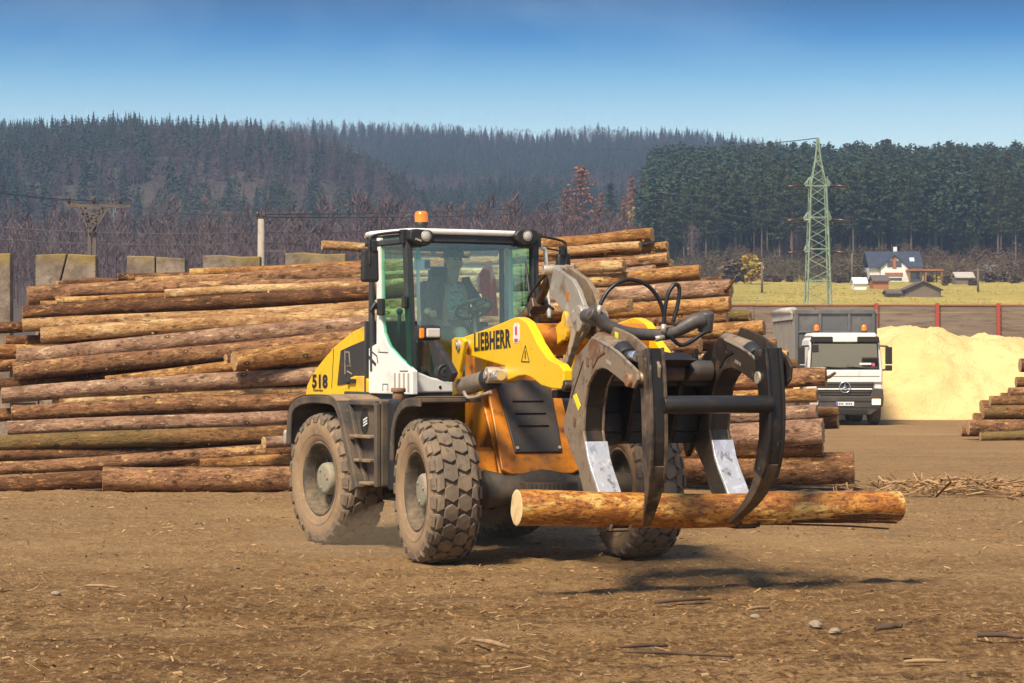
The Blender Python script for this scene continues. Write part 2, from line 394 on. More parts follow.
# single sticks and stones lying on the yard
WOODSTICK = mat('split_stick', (.34, .22, .11), .9, layers=[((.14, .08, .04), 9, .5, .7)], bmp=(40, .4, .006), stretch=(.3, 1, 1))
DARKSTICK = mat('dark_stick', (.075, .045, .028), .9, layers=[((.16, .09, .045), 9, .5, .7)], bmp=(40, .4, .006), stretch=(.3, 1, 1))
STONE = mat('grey_stone', (.27, .21, .15), .85, layers=[((.18, .13, .09), 8, .5, .7)], bmp=(25, .5, .01))
def ground_pt(px, py):
    Y = HC*FPX/(py-CY); x = (px-CX)*Y/FPX
    return x, Y, float(yard_z(np.array([x]), np.array([Y]))[0])
def stick(px0, py0, px1, py1, r, m_, label, name='stick'):
    r *= .8; lift = Vector((0, 0, .022)); a = Vector(ground_pt(px0, py0))+lift; b_ = Vector(ground_pt(px1, py1))+lift; c = (a+b_)/2
    mb = MB(); n = 7; pts = []
    for i in range(n):
        t = i/(n-1); p = a.lerp(b_, t)-c
        pts.append((p.x+random.uniform(-1, 1)*r*.7, p.y+random.uniform(-1, 1)*r*.7, p.z+r*.8+math.sin(t*3.14)*r*.5))
    mb.tube(pts, [r*(.55+.45*math.sin(.4+2.4*i/(n-1)))*random.uniform(.85, 1.1) for i in range(n)], 7)
    d = (b_-a).normalized(); k = pts[4]
    if (b_-a).length > .5: mb.tube([k, (k[0]+d.x*.12, k[1]+.06, k[2]+.03)], [r*.5, r*.25], 5)
    return tag(mb.build(name, m_, loc=c), label, 'stick')
stick(474, 644, 511, 653, .022, WOODSTICK, 'pale split stick lying on the soil below the front wheel')
stick(656, 607, 712, 604, .020, DARKSTICK, 'thin dark stick on the soil below the hanging grapple')
stick(620, 655, 735, 657, .014, DARKSTICK, 'long straight dark stick near the bottom edge of the yard')
stick(875, 637, 903, 636, .030, DARKSTICK, 'short thick dark stick right of the grey stones')
stick(978, 641, 1024, 644, .026, DARKSTICK, 'dark stick lying furthest to the right on the soil')
stick(86, 590, 118, 594, .018, WOODSTICK, 'pale splinter alone on the soil of the left foreground')
stick(620, 651, 668, 648, .016, DARKSTICK, 'thin brown stick beside the long straight dark one')
stick(905, 669, 945, 668, .018, WOODSTICK, 'pale splinter at the lower right of the yard')
stick(747, 615, 770, 610, .016, WOODSTICK, 'small pale splinter left of the grey stones')
def stone(px, py, r, label):
    x, y, z = ground_pt(px, py); mb = MB(); mb.sphere((0, 0, 0), r, 10, 7, (1.25, .9, .6))
    mb.v = [tuple(Vector(p)*(1+.28*(random.random()-.5))) for p in mb.v]; mb.sm = [False]*len(mb.f)
    bm_ = mb.build('stone', STONE, loc=(x, y, z+r*.35)); bm_.rotation_euler = (0, 0, random.random()*6)
    return tag(bm_, label, 'stone')
stone(816, 633, .055, 'larger of two grey stones lying close together on the soil')
stone(835, 637, .040, 'smaller grey stone just right of the larger stone')
stone(56, 597, .035, 'small pale stone alone on the left foreground soil')
stone(755, 620, .030, 'small stone by itself on the soil left of the pair of stones')
# ------------------------------------------------------------------ the wheel loader, two steered half-frames
class Frame:
    """ground point under an axle, x forward, y to the machine's left, z up"""
    def __init__(s, ox, oy, th):
        t = rad(th); s.o = (ox, oy); s.f = (math.sin(t), -math.cos(t)); s.l = (math.cos(t), math.sin(t)); s.rz = t-math.pi/2
    def side(s, px, py, c):       # (x, z) in the upright plane y = c
        k = (px-CX)/FPX
        x = (k*(s.o[1]+c*s.l[1])-s.o[0]-c*s.l[0])/(s.f[0]-k*s.f[1]); Y = s.o[1]+x*s.f[1]+c*s.l[1]
        return (x, HC-(py-CY)*Y/FPX)
    def front(s, px, py, c):      # (y, z) in the upright plane x = c
        k = (px-CX)/FPX
        y = (k*(s.o[1]+c*s.f[1])-s.o[0]-c*s.f[0])/(s.l[0]-k*s.l[1]); Y = s.o[1]+y*s.l[1]+c*s.f[1]
        return (y, HC-(py-CY)*Y/FPX)
    def S(s, px, py, c): x, z = s.side(px, py, c); return (x, c, z)
    def Fr(s, px, py, c): y, z = s.front(px, py, c); return (c, y, z)
    def world(s, x, y, z): return Vector((s.o[0]+x*s.f[0]+y*s.l[0], s.o[1]+x*s.f[1]+y*s.l[1], z))
R_ = Frame(-.925, 25.17, 31.0); Q_ = Frame(.25, 22.73, 19.0)
LOC = Vector((-.18, 24.0, 0))
loader = tag(empty('wheel_loader', LOC), 'yellow and white articulated wheel loader with black log grapple crossing the dirt yard', 'wheel loader')
def put(mb, name, mats, fr, bevel=0, parent=None, seg=2):
    o = mb.build(name, mats, parent or loader, bevel, seg=seg)
    if parent is None:
        o.location = (fr.o[0]-LOC.x, fr.o[1]-LOC.y, 0); o.rotation_euler = (0, 0, fr.rz)
    return o
def put_text(body, fr, p, size, mats, bold, sx, parent, rotz=0.0, name='lettering'):
    me = text_mesh(body, size, .0015, bold, sx); me.materials.append(mats)
    o = link(name, me, parent); o.location = p; o.rotation_euler = (math.pi/2, rotz, 0); return o
def both(fn):                       # near side (-1) and far side (+1)
    for sg in (-1, 1): fn(sg)
def fl(poly, d): return [(a, b) for a, b in poly]

# ---- wheels
RW, WW = .675, .45
def tyre_meshes():
    carc = MB(); carc.smooth = True
    hw = WW/2
    prof = [(-.150, .345), (-.190, .365), (-.222, .42), (-.238, .50), (-.236, .56), (-.222, .605), (-.195, .632), (-.12, .642), (0, .645),
            (.12, .642), (.195, .632), (.222, .605), (.236, .56), (.238, .50), (.222, .42), (.190, .365), (.150, .345)]
    carc.cur = 0
    carc.lathe(prof, seg=64)
    # material: tread band 0, sidewalls 1
    n = len(prof)
    for i, f in enumerate(carc.f):
        k = i % (n-1); carc.m[i] = 1 if k < 5 or k >= n-6 else 0
    # moulded bead rings on the sidewall
    carc.cur = 1
    for sg in (-1, 1): carc.lathe([(sg*.224, .44), (sg*.2345, .452), (sg*.2345, .462), (sg*.236, .47)], seg=64)
    me1 = carc.mesh('tyre', [M['rubber'], M['rubber_side']])
    tr = MB(); NL = 23
    def surf(u, v, h):             # u angle, v across
        av = abs(v); base = .645-(max(0, av-.10)/.125)**2*.030
        if av > .205: base -= (av-.205)*1.6
        r = base+h; return (r*math.cos(u), v, r*math.sin(u))
    rows = [(-.178, .098, 0), (-.062, .128, .5), (.062, .128, 0), (.178, .098, .5)]
    rr = random.Random(5)
    for v0, w, off in rows:
        for k in range(NL):
            u0 = 2*math.pi*(k+off)/NL; du = 2*math.pi/NL*.46
            edge = abs(v0) > .1
            sg = 1 if v0 > 0 else -1
            if edge: hexa = [(-.95, -.12), (-.55, .5), (.55, .5), (.95, .12), (.80, -.5), (-.70, -.5)]
            else: hexa = [(-1.0, .10), (-.62, .52), (.50, .52), (1.02, .02), (.55, -.52), (-.55, -.52)]
            if edge and sg > 0: hexa = [(a, -b) for a, b in hexa][::-1]
            top = []; bot = []
            for a, b_ in hexa:
                u = u0+a*du; v_ = v0+b_*w
                bot.append(surf(u, v_, -.012))
                top.append(surf(u0+a*du*.92, v0+b_*w*.90, .030))
            mid = [surf(u0+a*du*.99, v0+b_*w*.985, .024) for a, b_ in hexa]
            c = surf(u0, v0, .0305); o = len(tr.v)
            tr.v += bot+mid+top+[c]
            for i in range(6):
                j = (i+1) % 6
                for A, B in ((0, 6), (6, 12)):
                    tr.f.append([o+A+i, o+A+j, o+B+j, o+B+i]); tr.m.append(0); tr.sm.append(False)
                tr.f.append([o+12+i, o+12+j, o+18]); tr.m.append(0); tr.sm.append(False)
    # shoulder bars reaching down the sidewall
    for sg in (-1, 1):
        for k in range(NL):
            u0 = 2*math.pi*(k+(0 if sg < 0 else .5))/NL; du = 2*math.pi/NL*.30
            P = lambda a, v, r: (r*math.cos(u0+a*du), sg*v, r*math.sin(u0+a*du))
            vs = [P(-1, .205, .655), P(1, .205, .655), P(1, .236, .628), P(-1, .236, .628), P(-.9, .242, .575), P(.9, .242, .575), P(-1, .20, .60), P(1, .20, .60), P(-.9, .225, .57), P(.9, .225, .57)]
            tr.add(vs, [(0, 1, 2, 3), (3, 2, 5, 4), (0, 3, 6), (1, 7, 2), (3, 4, 8, 6), (2, 7, 9, 5), (4, 5, 9, 8)])
    me2 = tr.mesh('tread', [M['rubber']])
    rim = MB(); rim.smooth = True
    rim.lathe([(-.1, .325), (-.108, .318), (-.1, .310)], seg=48)
    rim.lathe([(-.155, .350), (-.175, .372), (-.198, .380), (-.206, .372), (-.200, .355), (-.165, .340), (-.120, .318), (-.035, .302), (-.022, .285), (-.02, .16)], seg=48)
    rim.lathe([(.155, .350), (.198, .380), (.200, .355), (.12, .318), (.1, .30), (.1, .0)], seg=32)
    rim.smooth = False
    for k in range(10):
        a = 2*math.pi*k/10; rim.cyl((.215*math.cos(a), -.02, .215*math.sin(a)), (.215*math.cos(a), -.052, .215*math.sin(a)), .017, 6)
    me3 = rim.mesh('rim', [M['rim']])
    hub = MB(); hub.lathe([(0.0, .165), (-.10, .165), (-.14, .158), (-.155, .145), (-.160, .120), (-.160, 0.001)], seg=32)
    for k in range(3):
        a = 2*math.pi*k/3+.4; hub.cyl((.10*math.cos(a), -.155, .10*math.sin(a)), (.10*math.cos(a), -.172, .10*math.sin(a)), .014, 6)
    me4 = hub.mesh('hub', [M['hub']])
    return me1, me2, me3, me4
TY = tyre_meshes()
def wheel(fr, y, spin):
    w = empty('wheel', parent=loader)
    p = fr.world(0, y, RW-.010); w.location = p-LOC
    w.rotation_euler = Euler((0, spin, fr.rz+(math.pi if y > 0 else 0)), 'XYZ')
    for nm, me in zip(('tyre', 'tread', 'rim', 'hub'), TY): link(nm, me, w)
for fr, s in ((R_, .3), (Q_, .12)):
    wheel(fr, -1.0, s); wheel(fr, 1.0, s+.7)
for fr in (R_, Q_):                      # axles
    mb = MB(); mb.smooth = True
    mb.lathe([(-.95, .13), (-.62, .15), (-.55, .19), (-.35, .15), (-.22, .19), (0, .21), (.22, .19), (.35, .15), (.55, .19), (.62, .15), (.95, .13)], (0, 0, .665), seg=24)
    if fr is Q_:
        mb.smooth = False
        mb.box((.26, 0, .665), (.24, .50, .15))
        for k in range(-5, 6): mb.box((.385, k*.043, .665), (.02, .012, .12))
    put(mb, 'axle', M['dusty_plastic'], fr, .01)

# ---- rear half-frame
S = R_.side
mb = MB(); mb.prism([(-1.50, .62), (-1.52, 1.0), (1.25, 1.0), (1.25, .5), (.7, .42), (-.7, .42)], -.42, .42)
mb.box((1.28, 0, .72), (.30, .34, .50))
put(mb, 'rear_chassis', M['black_plastic'], R_, .02)
mb = MB(); mb.prism([(-1.50, .70), (-1.54, .90), (-1.50, 1.25), (-1.2, 1.25), (-1.05, .72)], -.80, .80)
put(mb, 'counterweight', M['dusty_plastic'], R_, .06, seg=4)
hp = [S(*p, -.62) for p in ((372.5, 322), (352, 332), (334, 347), (322, 361), (313, 373), (307, 385.5), (305, 400))]
mb = MB(); mb.prism([(.06, hp[0][1])]+hp+[(-1.60, 1.22), (.06, 1.22)], -.62, .62)
hood = put(mb, 'engine_hood', M['yellow'], R_, .035, seg=3)
mb = MB(); mb.prism([S(*p, -.63) for p in ((340.5, 350.5), (350, 346), (369.5, 338), (368, 379), (364, 376), (351, 378), (348, 384), (337, 385.5))], -.632, -.60)
gr = put(mb, 'hood_grille', M['dark_panel'], R_, .006, hood)
mb = MB()
for x0, y0, x1, y1 in ((345, 350, 345, 374), (349, 352, 346, 352), (349, 352, 350, 366), (347, 366, 351, 366), (347, 371, 352, 374)):
    a = S(x0, y0, -.634); b_ = S(x1, y1, -.634); mb.beam((a[0], -.634, a[1]), (b_[0], -.634, b_[1]), .012, .006, (0, 1, 0))
put(mb, 'grille_clip', M['edge'], R_, 0, gr)
mb = MB()
a = S(333.6, 349, -.624); b_ = S(331.5, 388, -.624); mb.beam((a[0], -.6215, a[1]), (b_[0], -.6215, b_[1]), .010, .004, (0, 1, 0))
put(mb, 'hood_seam', M['black_plastic'], R_, 0, hood)
p = S(312.2, 387.2, -.622); q = S(328.5, 387.2, -.622)
put_text('518', R_, (p[0], -.6225, p[1]), .19, M['text_black'], .009, (q[0]-p[0])/.33, hood)
p = S(313, 391.3, -.622)
put_text('Stereo', R_, (p[0], -.6225, p[1]), .045, M['text_black'], .0, 2.0, hood)
# yellow lower panel over the fender with its latch
mb = MB(); mb.prism([S(*p, -.72) for p in ((322, 397), (335, 389.5), (347.5, 384.5), (350.5, 377.5), (354, 376), (363.5, 376), (368.3, 380.5), (368.3, 396), (322, 399))], -.72, -.60)
lp = put(mb, 'side_panel', M['yellow'], R_, .015, seg=3)
mb = MB(); c = S(352, 381, -.73); mb.box((c[0], -.735, c[1]), (.16, .03, .045)); mb.cyl((c[0]-.07, -.73, c[1]-.01), (c[0]-.07, -.76, c[1]-.01), .028, 12)
put(mb, 'latch', M['black_plastic'], R_, .006, lp)

# fenders
def fender(fr, pts, sg, top):
    mb = MB(); n = len(pts)
    y0, y1 = sg*1.245, sg*.64
    def off(i, d):
        a = Vector(pts[max(i-1, 0)]); b = Vector(pts[min(i+1, n-1)]); t = (b-a).normalized(); nn = Vector((-t.y, t.x)); return Vector(pts[i])+nn*d
    vs = []
    for i in range(n):
        o = off(i, 0); p = off(i, -.045)
        vs += [(o.x, y0, o.y), (o.x, y1, o.y), (p.x, y1, p.y), (p.x, y0, p.y)]
    fs = [(0, 1, 2, 3), tuple(4*(n-1)+k for k in (3, 2, 1, 0))]
    for i in range(n-1):
        for k in range(4): fs.append((4*i+k, 4*i+(k+1) % 4, 4*i+4+(k+1) % 4, 4*i+4+k))
    mb.add(vs, fs)
    # outer skirt
    vs = []
    for i in range(n):
        o = off(i, -.002); p = off(i, -.085); vs += [(o.x, y0-sg*.001, o.y), (p.x, y0-sg*.001, p.y), (p.x, y0-sg*.03, p.y), (o.x, y0-sg*.03, o.y)]
    mb.add(vs, [(0, 1, 2, 3), tuple(4*(n-1)+k for k in (3, 2, 1, 0))]+[(4*i+k, 4*i+(k+1) % 4, 4*i+4+(k+1) % 4, 4*i+4+k) for i in range(n-1) for k in range(4)])
    o = put(mb, 'fender', M['dusty_plastic'], fr, .010)
    mb = MB(); vs = []; idx = [i for i in range(n) if top[0] <= pts[i][0] <= top[1]]
    idx = [i for i in idx if pts[i][1] > 1.3]
    for i in idx:
        p = off(i, .006); vs += [(p.x, y0, p.y), (p.x, y1, p.y)]
    mb.smooth = True; mb.add(vs, [(2*i, 2*i+1, 2*i+3, 2*i+2) for i in range(len(idx)-1)])
    put(mb, 'dust_layer', M['dusty_top'], fr, 0, o)
def smooth_path(pts, k=4):
    out = []
    P = [Vector(p) for p in pts]
    for i in range(len(P)-1):
        p0 = P[max(i-1, 0)]; p1 = P[i]; p2 = P[i+1]; p3 = P[min(i+2, len(P)-1)]
        for j in range(k):
            t = j/k; out.append(.5*((2*p1)+(-p0+p2)*t+(2*p0-5*p1+4*p2-p3)*t*t+(-p0+3*p1-3*p2+p3)*t**3))
    out.append(P[-1]); return out
rf = smooth_path([(-.69, 1.00), (-.665, 1.26), (-.57, 1.42), (-.30, 1.500), (.10, 1.515), (.40, 1.49), (.55, 1.36), (.68, 1.10), (.80, .85), (.90, .62)], 3)
ff = smooth_path([(-.74, .92), (-.70, 1.18), (-.56, 1.38), (-.30, 1.50), (.0, 1.53), (.24, 1.53)], 3)
for sg in (-1, 1):
    fender(R_, [tuple(p) for p in rf], sg, (-.7, .5)); fender(Q_, [tuple(p) for p in ff], sg, (-.6, .3))
# boarding steps, near and far
def steps(sg):
    mb = MB(); y0, y1 = sg*1.13, sg*.62
    mb.prism([(.50, 1.475), (1.20, 1.475), (1.20, .63), (.94, .63), (.82, .85)], y0, y1)
    st = put(mb, 'boarding_steps', M['dusty_plastic'], R_, .02)
    mb = MB()      # frame round the recesses
    mb.beam((.585, sg*1.155, 1.44), (.955, sg*1.155, .63), .05, .05, (0, 1, 0)); mb.beam((1.17, sg*1.155, 1.45), (1.17, sg*1.155, .63), .06, .05, (0, 1, 0)); mb.beam((.60, sg*1.155, 1.45), (1.16, sg*1.155, 1.45), .05, .05, (0, 1, 0))
    put(mb, 'step_frame', M['dusty_plastic'], R_, .01, st)
    for a, b_, z in ((.70, 1.15, 1.12), (.80, 1.15, .885), (.92, 1.15, .665)):
        mb = MB(); mb.box(((a+b_)/2, sg*1.175, z), (b_-a, .11, .03)); put(mb, 'step', M['dusty_top'], R_, .008, st)
    mb = MB(); mb.prism([(.86+.085*math.cos(t*math.pi/10), 1.27+.125*math.sin(t*math.pi/10)) for t in range(20)], sg*1.131, sg*1.136)
    put(mb, 'recess', M['text_black'], R_, 0, st)
    mb = MB()
    for k in range(3): mb.box((.885, sg*1.139, 1.235+k*.028), (.085, .004, .014), Euler((0, -.35, 0)))
    put(mb, 'sticker', M['white_plastic'], R_, 0, st)
    mb = MB(); mb.prism([(1.22, 1.49), (1.50, 1.49), (1.50, .72), (1.40, .60), (1.22, .60)], sg*1.08, sg*.55)
    tk = put(mb, 'fuel_tank', M['black_plastic'], R_, .035, seg=3)
    mb = MB(); mb.cyl((1.28, sg*.98, 1.47), (1.28, sg*.98, 1.555), .058, 16); mb.cyl((1.28, sg*.98, 1.555), (1.28, sg*.98, 1.60), .072, 16)
    put(mb, 'filler_cap', mat('rusty_cap', (.16, .085, .045), .8, layers=[((.30, .19, .11), 9, .5, .7)]), R_, .01, tk)
both(steps)
# tail lamp column seen past the rear tyre
mb = MB(); p = S(287.0, 446, -1.15); mb.box((p[0]-.02, -1.15, 1.06), (.06, .06, .16)); put(mb, 'tail_lamp', M['edge'], R_, .03, seg=3)

# ---- cab
base_side = [(368.6, 348.5), (376.3, 343.5), (376.3, 238), (379.6, 238), (380.6, 320), (382.3, 333), (387.5, 346), (397.5, 357.5), (412.5, 371), (412.5, 394.6), (368.6, 393.2)]
mb = MB()
mb.prism([S(*p, -.78) for p in base_side], -.78, -.72)
mb.prism([S(*p, -.78) for p in base_side], .72, .78)
cabb = put(mb, 'cab_base', M['white'], R_, .008)
fz = [(-.765, 1.545), (-.765, 1.80), (-.70, 1.775), (-.50, 1.700), (-.25, 1.655), (0, 1.64), (.25, 1.655), (.50, 1.70), (.70, 1.775), (.765, 1.80), (.765, 1.545)]
mb = MB(); mb.prism(fz, .98, 1.075, 'x'); put(mb, 'cab_front_panel', M['white'], R_, .02, cabb, 3)
mb = MB()
for x in (395, 399.6, 404, 408.6):
    a = S(x, 373, -.78); b_ = S(x, 392, -.78); mb.box((a[0], -.782, (a[1]+b_[1])/2), (.035, .006, a[1]-b_[1]))
put(mb, 'louvre', mat('dusty_louvre', (.36, .32, .27), .8), R_, .004, cabb)
mb = MB()
for x0, y0, x1, y1, w in ((370, 350, 377, 356, .012), (377, 356, 378, 363, .012), (369, 357, 376, 365, .03), (378.5, 352, 388, 352.5, .008), (383, 384, 388, 384, .006), (383, 384, 383, 391, .006), (388, 384, 388, 391, .006), (400, 371, 408, 371, .008)):
    a = S(x0, y0, -.78); b_ = S(x1, y1, -.78); mb.beam((a[0], -.7815, a[1]), (b_[0], -.7815, b_[1]), w, .005, (0, 1, 0))
mb.cyl((1.076, -.40, 1.60), (1.080, -.40, 1.60), .016, 10)
put(mb, 'panel_seam', M['black_plastic'], R_, 0, cabb)
mb = MB(); mb.prism([(-.36, 1.46), (1.06, 1.46), (1.06, 1.545), (-.36, 1.545)], -.74, .74); put(mb, 'cab_floor', M['interior'], R_, .01)
# dark frame: pillars, rails
mb = MB()
def pil(a, b_, w, d): mb.beam(a, b_, w, d, (1, 0, 0))
for sg in (-1, 1):
    pil((1.055, sg*.705, 1.73), (1.005, sg*.735, 3.06), .075, .085)
    pil((.33, sg*.765, 1.75), (.31, sg*.765, 3.06), .045, .05)
    pil((-.34, sg*.45, 1.5), (-.32, sg*.45, 3.06), .03, .03)
    mb.beam((1.0, sg*.735, 3.045), (.3, sg*.765, 3.045), .05, .06); mb.beam((.3, sg*.765, 3.045), (-.33, sg*.45, 3.045), .05, .06)
    mb.prism([(.31, sg*.75), (-.34, sg*.44), (-.34, sg*.41), (.31, sg*.72)], 1.5, 2.06, 'z')
mb.beam((1.01, -.74, 3.045), (1.01, .74, 3.045), .07, .075); mb.beam((-.33, -.45, 3.045), (-.33, .45, 3.045), .05, .06)
mb.box((.085, 0, 1.90), (.03, 1.46, .74))
cabf = put(mb, 'cab_frame', M['interior'], R_, .012)
# windscreen and side panes
xf = 1.045
wsp = [(-.69, 1.81), (-.48, 1.722), (-.25, 1.678), (0, 1.662), (.25, 1.678), (.48, 1.722), (.69, 1.81)]
mb = MB(); vs = []; NW = 13
for i in range(NW):
    y = -.70+1.40*i/(NW-1); bow = .10*(1-(y/.72)**2)
    zb = np.interp(y, [p[0] for p in wsp], [p[1] for p in wsp])
    for j in range(5):
        t = j/4; vs.append((xf-.035*t+bow-.02, y*(1+.03*t), zb+(3.03-zb)*t))
mb.smooth = True; mb.add(vs, [(5*i+j, 5*i+5+j, 5*i+6+j, 5*i+1+j) for i in range(NW-1) for j in range(4)])
put(mb, 'windscreen', M['windscreen'], R_)
for sg in (-1, 1):
    mb = MB(); pl = [S(*p, -.757) for p in ((380.2, 240), (406.5, 236), (412, 369.5), (397.5, 356), (388, 344.5), (383, 332), (381, 319))]
    mb.add([(p[0], sg*.757, p[1]) for p in pl], [tuple(range(len(pl)))]); put(mb, 'side_window', M['sideglass'], R_)
    mb = MB(); mb.add([(.31, sg*.75, 2.05), (-.32, sg*.455, 2.05), (-.32, sg*.455, 3.03), (.31, sg*.75, 3.03)], [(0, 1, 2, 3)]); put(mb, 'quarter_window', M['rearglass'], R_)
mb = MB(); mb.add([(-.345, -.42, 2.22), (-.345, .42, 2.22), (-.345, .42, 3.02), (-.345, -.42, 3.02)], [(0, 1, 2, 3)]); put(mb, 'rear_window', M['rearglass'], R_)
# roof
ro = [(1.09, -.60), (1.03, -.74), (.30, -.79), (.10, -.73), (-.36, -.50), (-.40, 0), (-.36, .50), (.10, .73), (.30, .79), (1.03, .74), (1.09, .60), (1.12, 0)]
mb = MB(); mb.prism(ro, 3.118, 3.175, 'z'); roof = put(mb, 'cab_roof', M['white'], R_, .025, seg=3)
mb = MB(); mb.prism([(a*1.0-.03, b_*.96) for a, b_ in ro], 3.05, 3.116, 'z'); put(mb, 'roof_lining', M['interior'], R_, 0, roof)
# work lamps at the roof corners
for px in (421.5, 526.5):
    y, z = R_.front(px, 237.5, 1.12); sg = -1 if px < 470 else 1
    mb = MB(); mb.prism([(y-.14, z-.02), (y-.13, z+.07), (y-.06, z+.085), (y+.10, z+.075), (y+.14, z+.03), (y+.13, z-.03), (y+.05, z-.085), (y-.05, z-.085)] if sg < 0 else [(y+.14, z-.02), (y+.12, z+.075), (y+.06, z+.085), (y-.10, z+.075), (y-.15, z+.02), (y-.13, z-.04), (y-.05, z-.085), (y+.06, z-.075)], 1.02, 1.14, 'x')
    wl = put(mb, 'work_lamp', M['black_plastic'], R_, .02, seg=3)
    mb = MB(); yy, zz = R_.front(426.5 if sg < 0 else 528, 236, 1.15); mb.lathe([(1.138, .050), (1.150, .046), (1.156, .030), (1.158, .001)], (0, yy, zz), 'x', 20); put(mb, 'lamp_lens', M['light_glass'], R_, 0, wl)
    mb = MB(); mb.lathe([(1.14, .055), (1.152, .055), (1.152, .046)], (0, yy, zz), 'x', 20)
    if sg < 0: mb.beam((1.145, yy-.12, zz-.03), (1.145, yy-.06, zz-.05), .025, .02)
    put(mb, 'lamp_ring', M['edge'], R_, 0, wl)
# beacon
y, z = R_.front(421.3, 219, .80)
mb = MB(); mb.cyl((.80, y, 3.17), (.80, y, z-.11), .022, 10); mb.lathe([(z-.13, .03), (z-.10, .062), (z-.035, .068), (z-.03, .062)], (.80, y, 0), 'z', 24)
bc = put(mb, 'beacon', M['black_plastic'], R_, .0)
mb = MB(); mb.lathe([(z-.032, .066), (z+.03, .068), (z+.062, .064), (z+.078, .045), (z+.080, .001)], (.80, y, 0), 'z', 24); put(mb, 'amber_dome', M['amber'], R_, 0, bc)
# mirrors on tube frames
def mirror(sg):
    mb = MB(); x = .98; m0 = .014
    yo = sg*1.09
    mb.tube(smooth_path([(x, sg*.76, 3.14), (x, sg*.95, 3.12), (x, yo*1.02, 3.085), (x, yo*1.045, 3.02), (x, yo*1.045, 2.80)], 4), m0, 8)
    mb.tube([(x, sg*.76, 3.03), (x, yo*1.03, 2.985)], m0*.8, 8); mb.box((1.0, sg*.77, 3.09), (.09, .06, .14))
    mb.box((x, yo*1.0, 2.99), (.05, .05, .10))
    mr = put(mb, 'mirror_bracket', M['black_plastic'], R_, .004)
    mb = MB(); mb.box((x-.03, yo*1.03, 2.80), (.075, .185, .33), Euler((0, 0, sg*.15)), .92); put(mb, 'mirror', M['black_plastic'], R_, .03, mr, 3)
both(mirror)
# handrail at the far side, wiper, door hinges
mb = MB(); mb.tube(smooth_path([(1.0, .78, 3.02), (.98, .86, 3.01), (.97, .90, 2.95), (.97, .93, 2.5), (.97, .94, 2.3)], 4), .022, 8); put(mb, 'handrail', M['white'], R_)
mb = MB(); mb.tube([(1.10, .55, 1.72), (1.10, .66, 2.30), (1.07, .60, 2.85)], .012, 6); mb.beam((1.085, .68, 2.25), (1.065, .69, 2.9), .02, .012); put(mb, 'wiper', M['black_plastic'], R_)
for px, py, w, h in ((381, 307, .10, .17), (404.5, 302, .055, .12)):
    mb = MB(); p = S(px, py, -.79); mb.box((p[0], -.79, p[1]), (w, .05, h)); put(mb, 'door_hinge', M['black_plastic'], R_, .012)
mb = MB(); p = S(374, 306, -.79); mb.box((p[0], -.79, p[1]), (.10, .05, .07))
mb.tube([(S(370, 312, -.86)[0], -.86, S(370, 312, -.86)[1]), (S(376, 303, -.80)[0], -.80, S(376, 303, -.80)[1])], .028, 8)
put(mb, 'door_holder', M['black_plastic'], R_, .012)
# inside: seat, steering wheel, console box
SY = R_.front(455, 262, .37)[0]
mb = MB(); mb.box((.30, SY, 1.78), (.40, .46, .46)); put(mb, 'seat_base', M['interior'], R_, .03)
mb = MB(); mb.box((.36, SY, 2.05), (.46, .48, .12)); mb.box((.10, SY, 2.38), (.12, .48, .62), Euler((0, -.12, 0))); mb.box((.05, SY, 2.75), (.09, .26, .18), Euler((0, -.12, 0)))
put(mb, 'driver_seat', M['seatcloth'], R_, .04, seg=3)
mb = MB(); sw = R_.Fr(474, 309, .76)
SWR = Euler((0, -.55, 0)).to_matrix()
ring = [Vector(sw)+SWR @ Vector((.185*math.cos(a), .185*math.sin(a), 0)) for a in [2*math.pi*k/24 for k in range(25)]]
mb.tube(ring, .017, 8, False); mb.cyl(Vector(sw)+SWR @ Vector((0, 0, .01)), Vector(sw)+SWR @ Vector((0, 0, -.05)), .05, 14)
for a in (0.5, 2.6, 4.7): mb.beam(Vector(sw), Vector(sw)+SWR @ Vector((.18*math.cos(a), .18*math.sin(a), 0)), .03, .012)
mb.cyl(Vector(sw)+SWR @ Vector((0, 0, -.03)), (sw[0]+.14, sw[1]*.9, 1.60), .045, 12)
put(mb, 'steering_wheel', M['black_plastic'], R_, 0)
mb = MB(); c = R_.Fr(422, 264.5, .88); mb.box(c, (.05, .17, .115)); 
mon = put(mb, 'monitor', M['white_plastic'], R_, .01)
mb = MB(); mb.box((c[0]+.028, c[1]+.045, c[2]), (.004, .06, .08)); put(mb, 'dark_screen', M['interior'], R_, 0, mon)
mb = MB(); mb.tube([R_.Fr(417.5, 240, .90), R_.Fr(419, 330, .95)], .018, 8); put(mb, 'inner_rail', M['white_plastic'], R_)
mb = MB(); a = R_.Fr(418, 246, .93); mb.prism([(a[1]-.035, a[2]-.13), (a[1]+.035, a[2]-.13), (a[1]+.012, a[2]-.03), (a[1]-.012, a[2]-.03)], .925, .935, 'x'); put(mb, 'hanging_tag', mat('green_card', (.02, .36, .16), .6), R_)
mb = MB(); mb.box((.30, -.58, 1.76), (.45, .16, .36)); mb.box((.30, .55, 1.85), (.45, .16, .55)); mb.cyl((.42, -.52, 1.9), (.45, -.52, 2.34), .02, 8); mb.sphere((.45, -.52, 2.36), .035)
mb.box((.86, 0, 1.66), (.2, .9, .2))
put(mb, 'side_console', M['interior'], R_, .03)

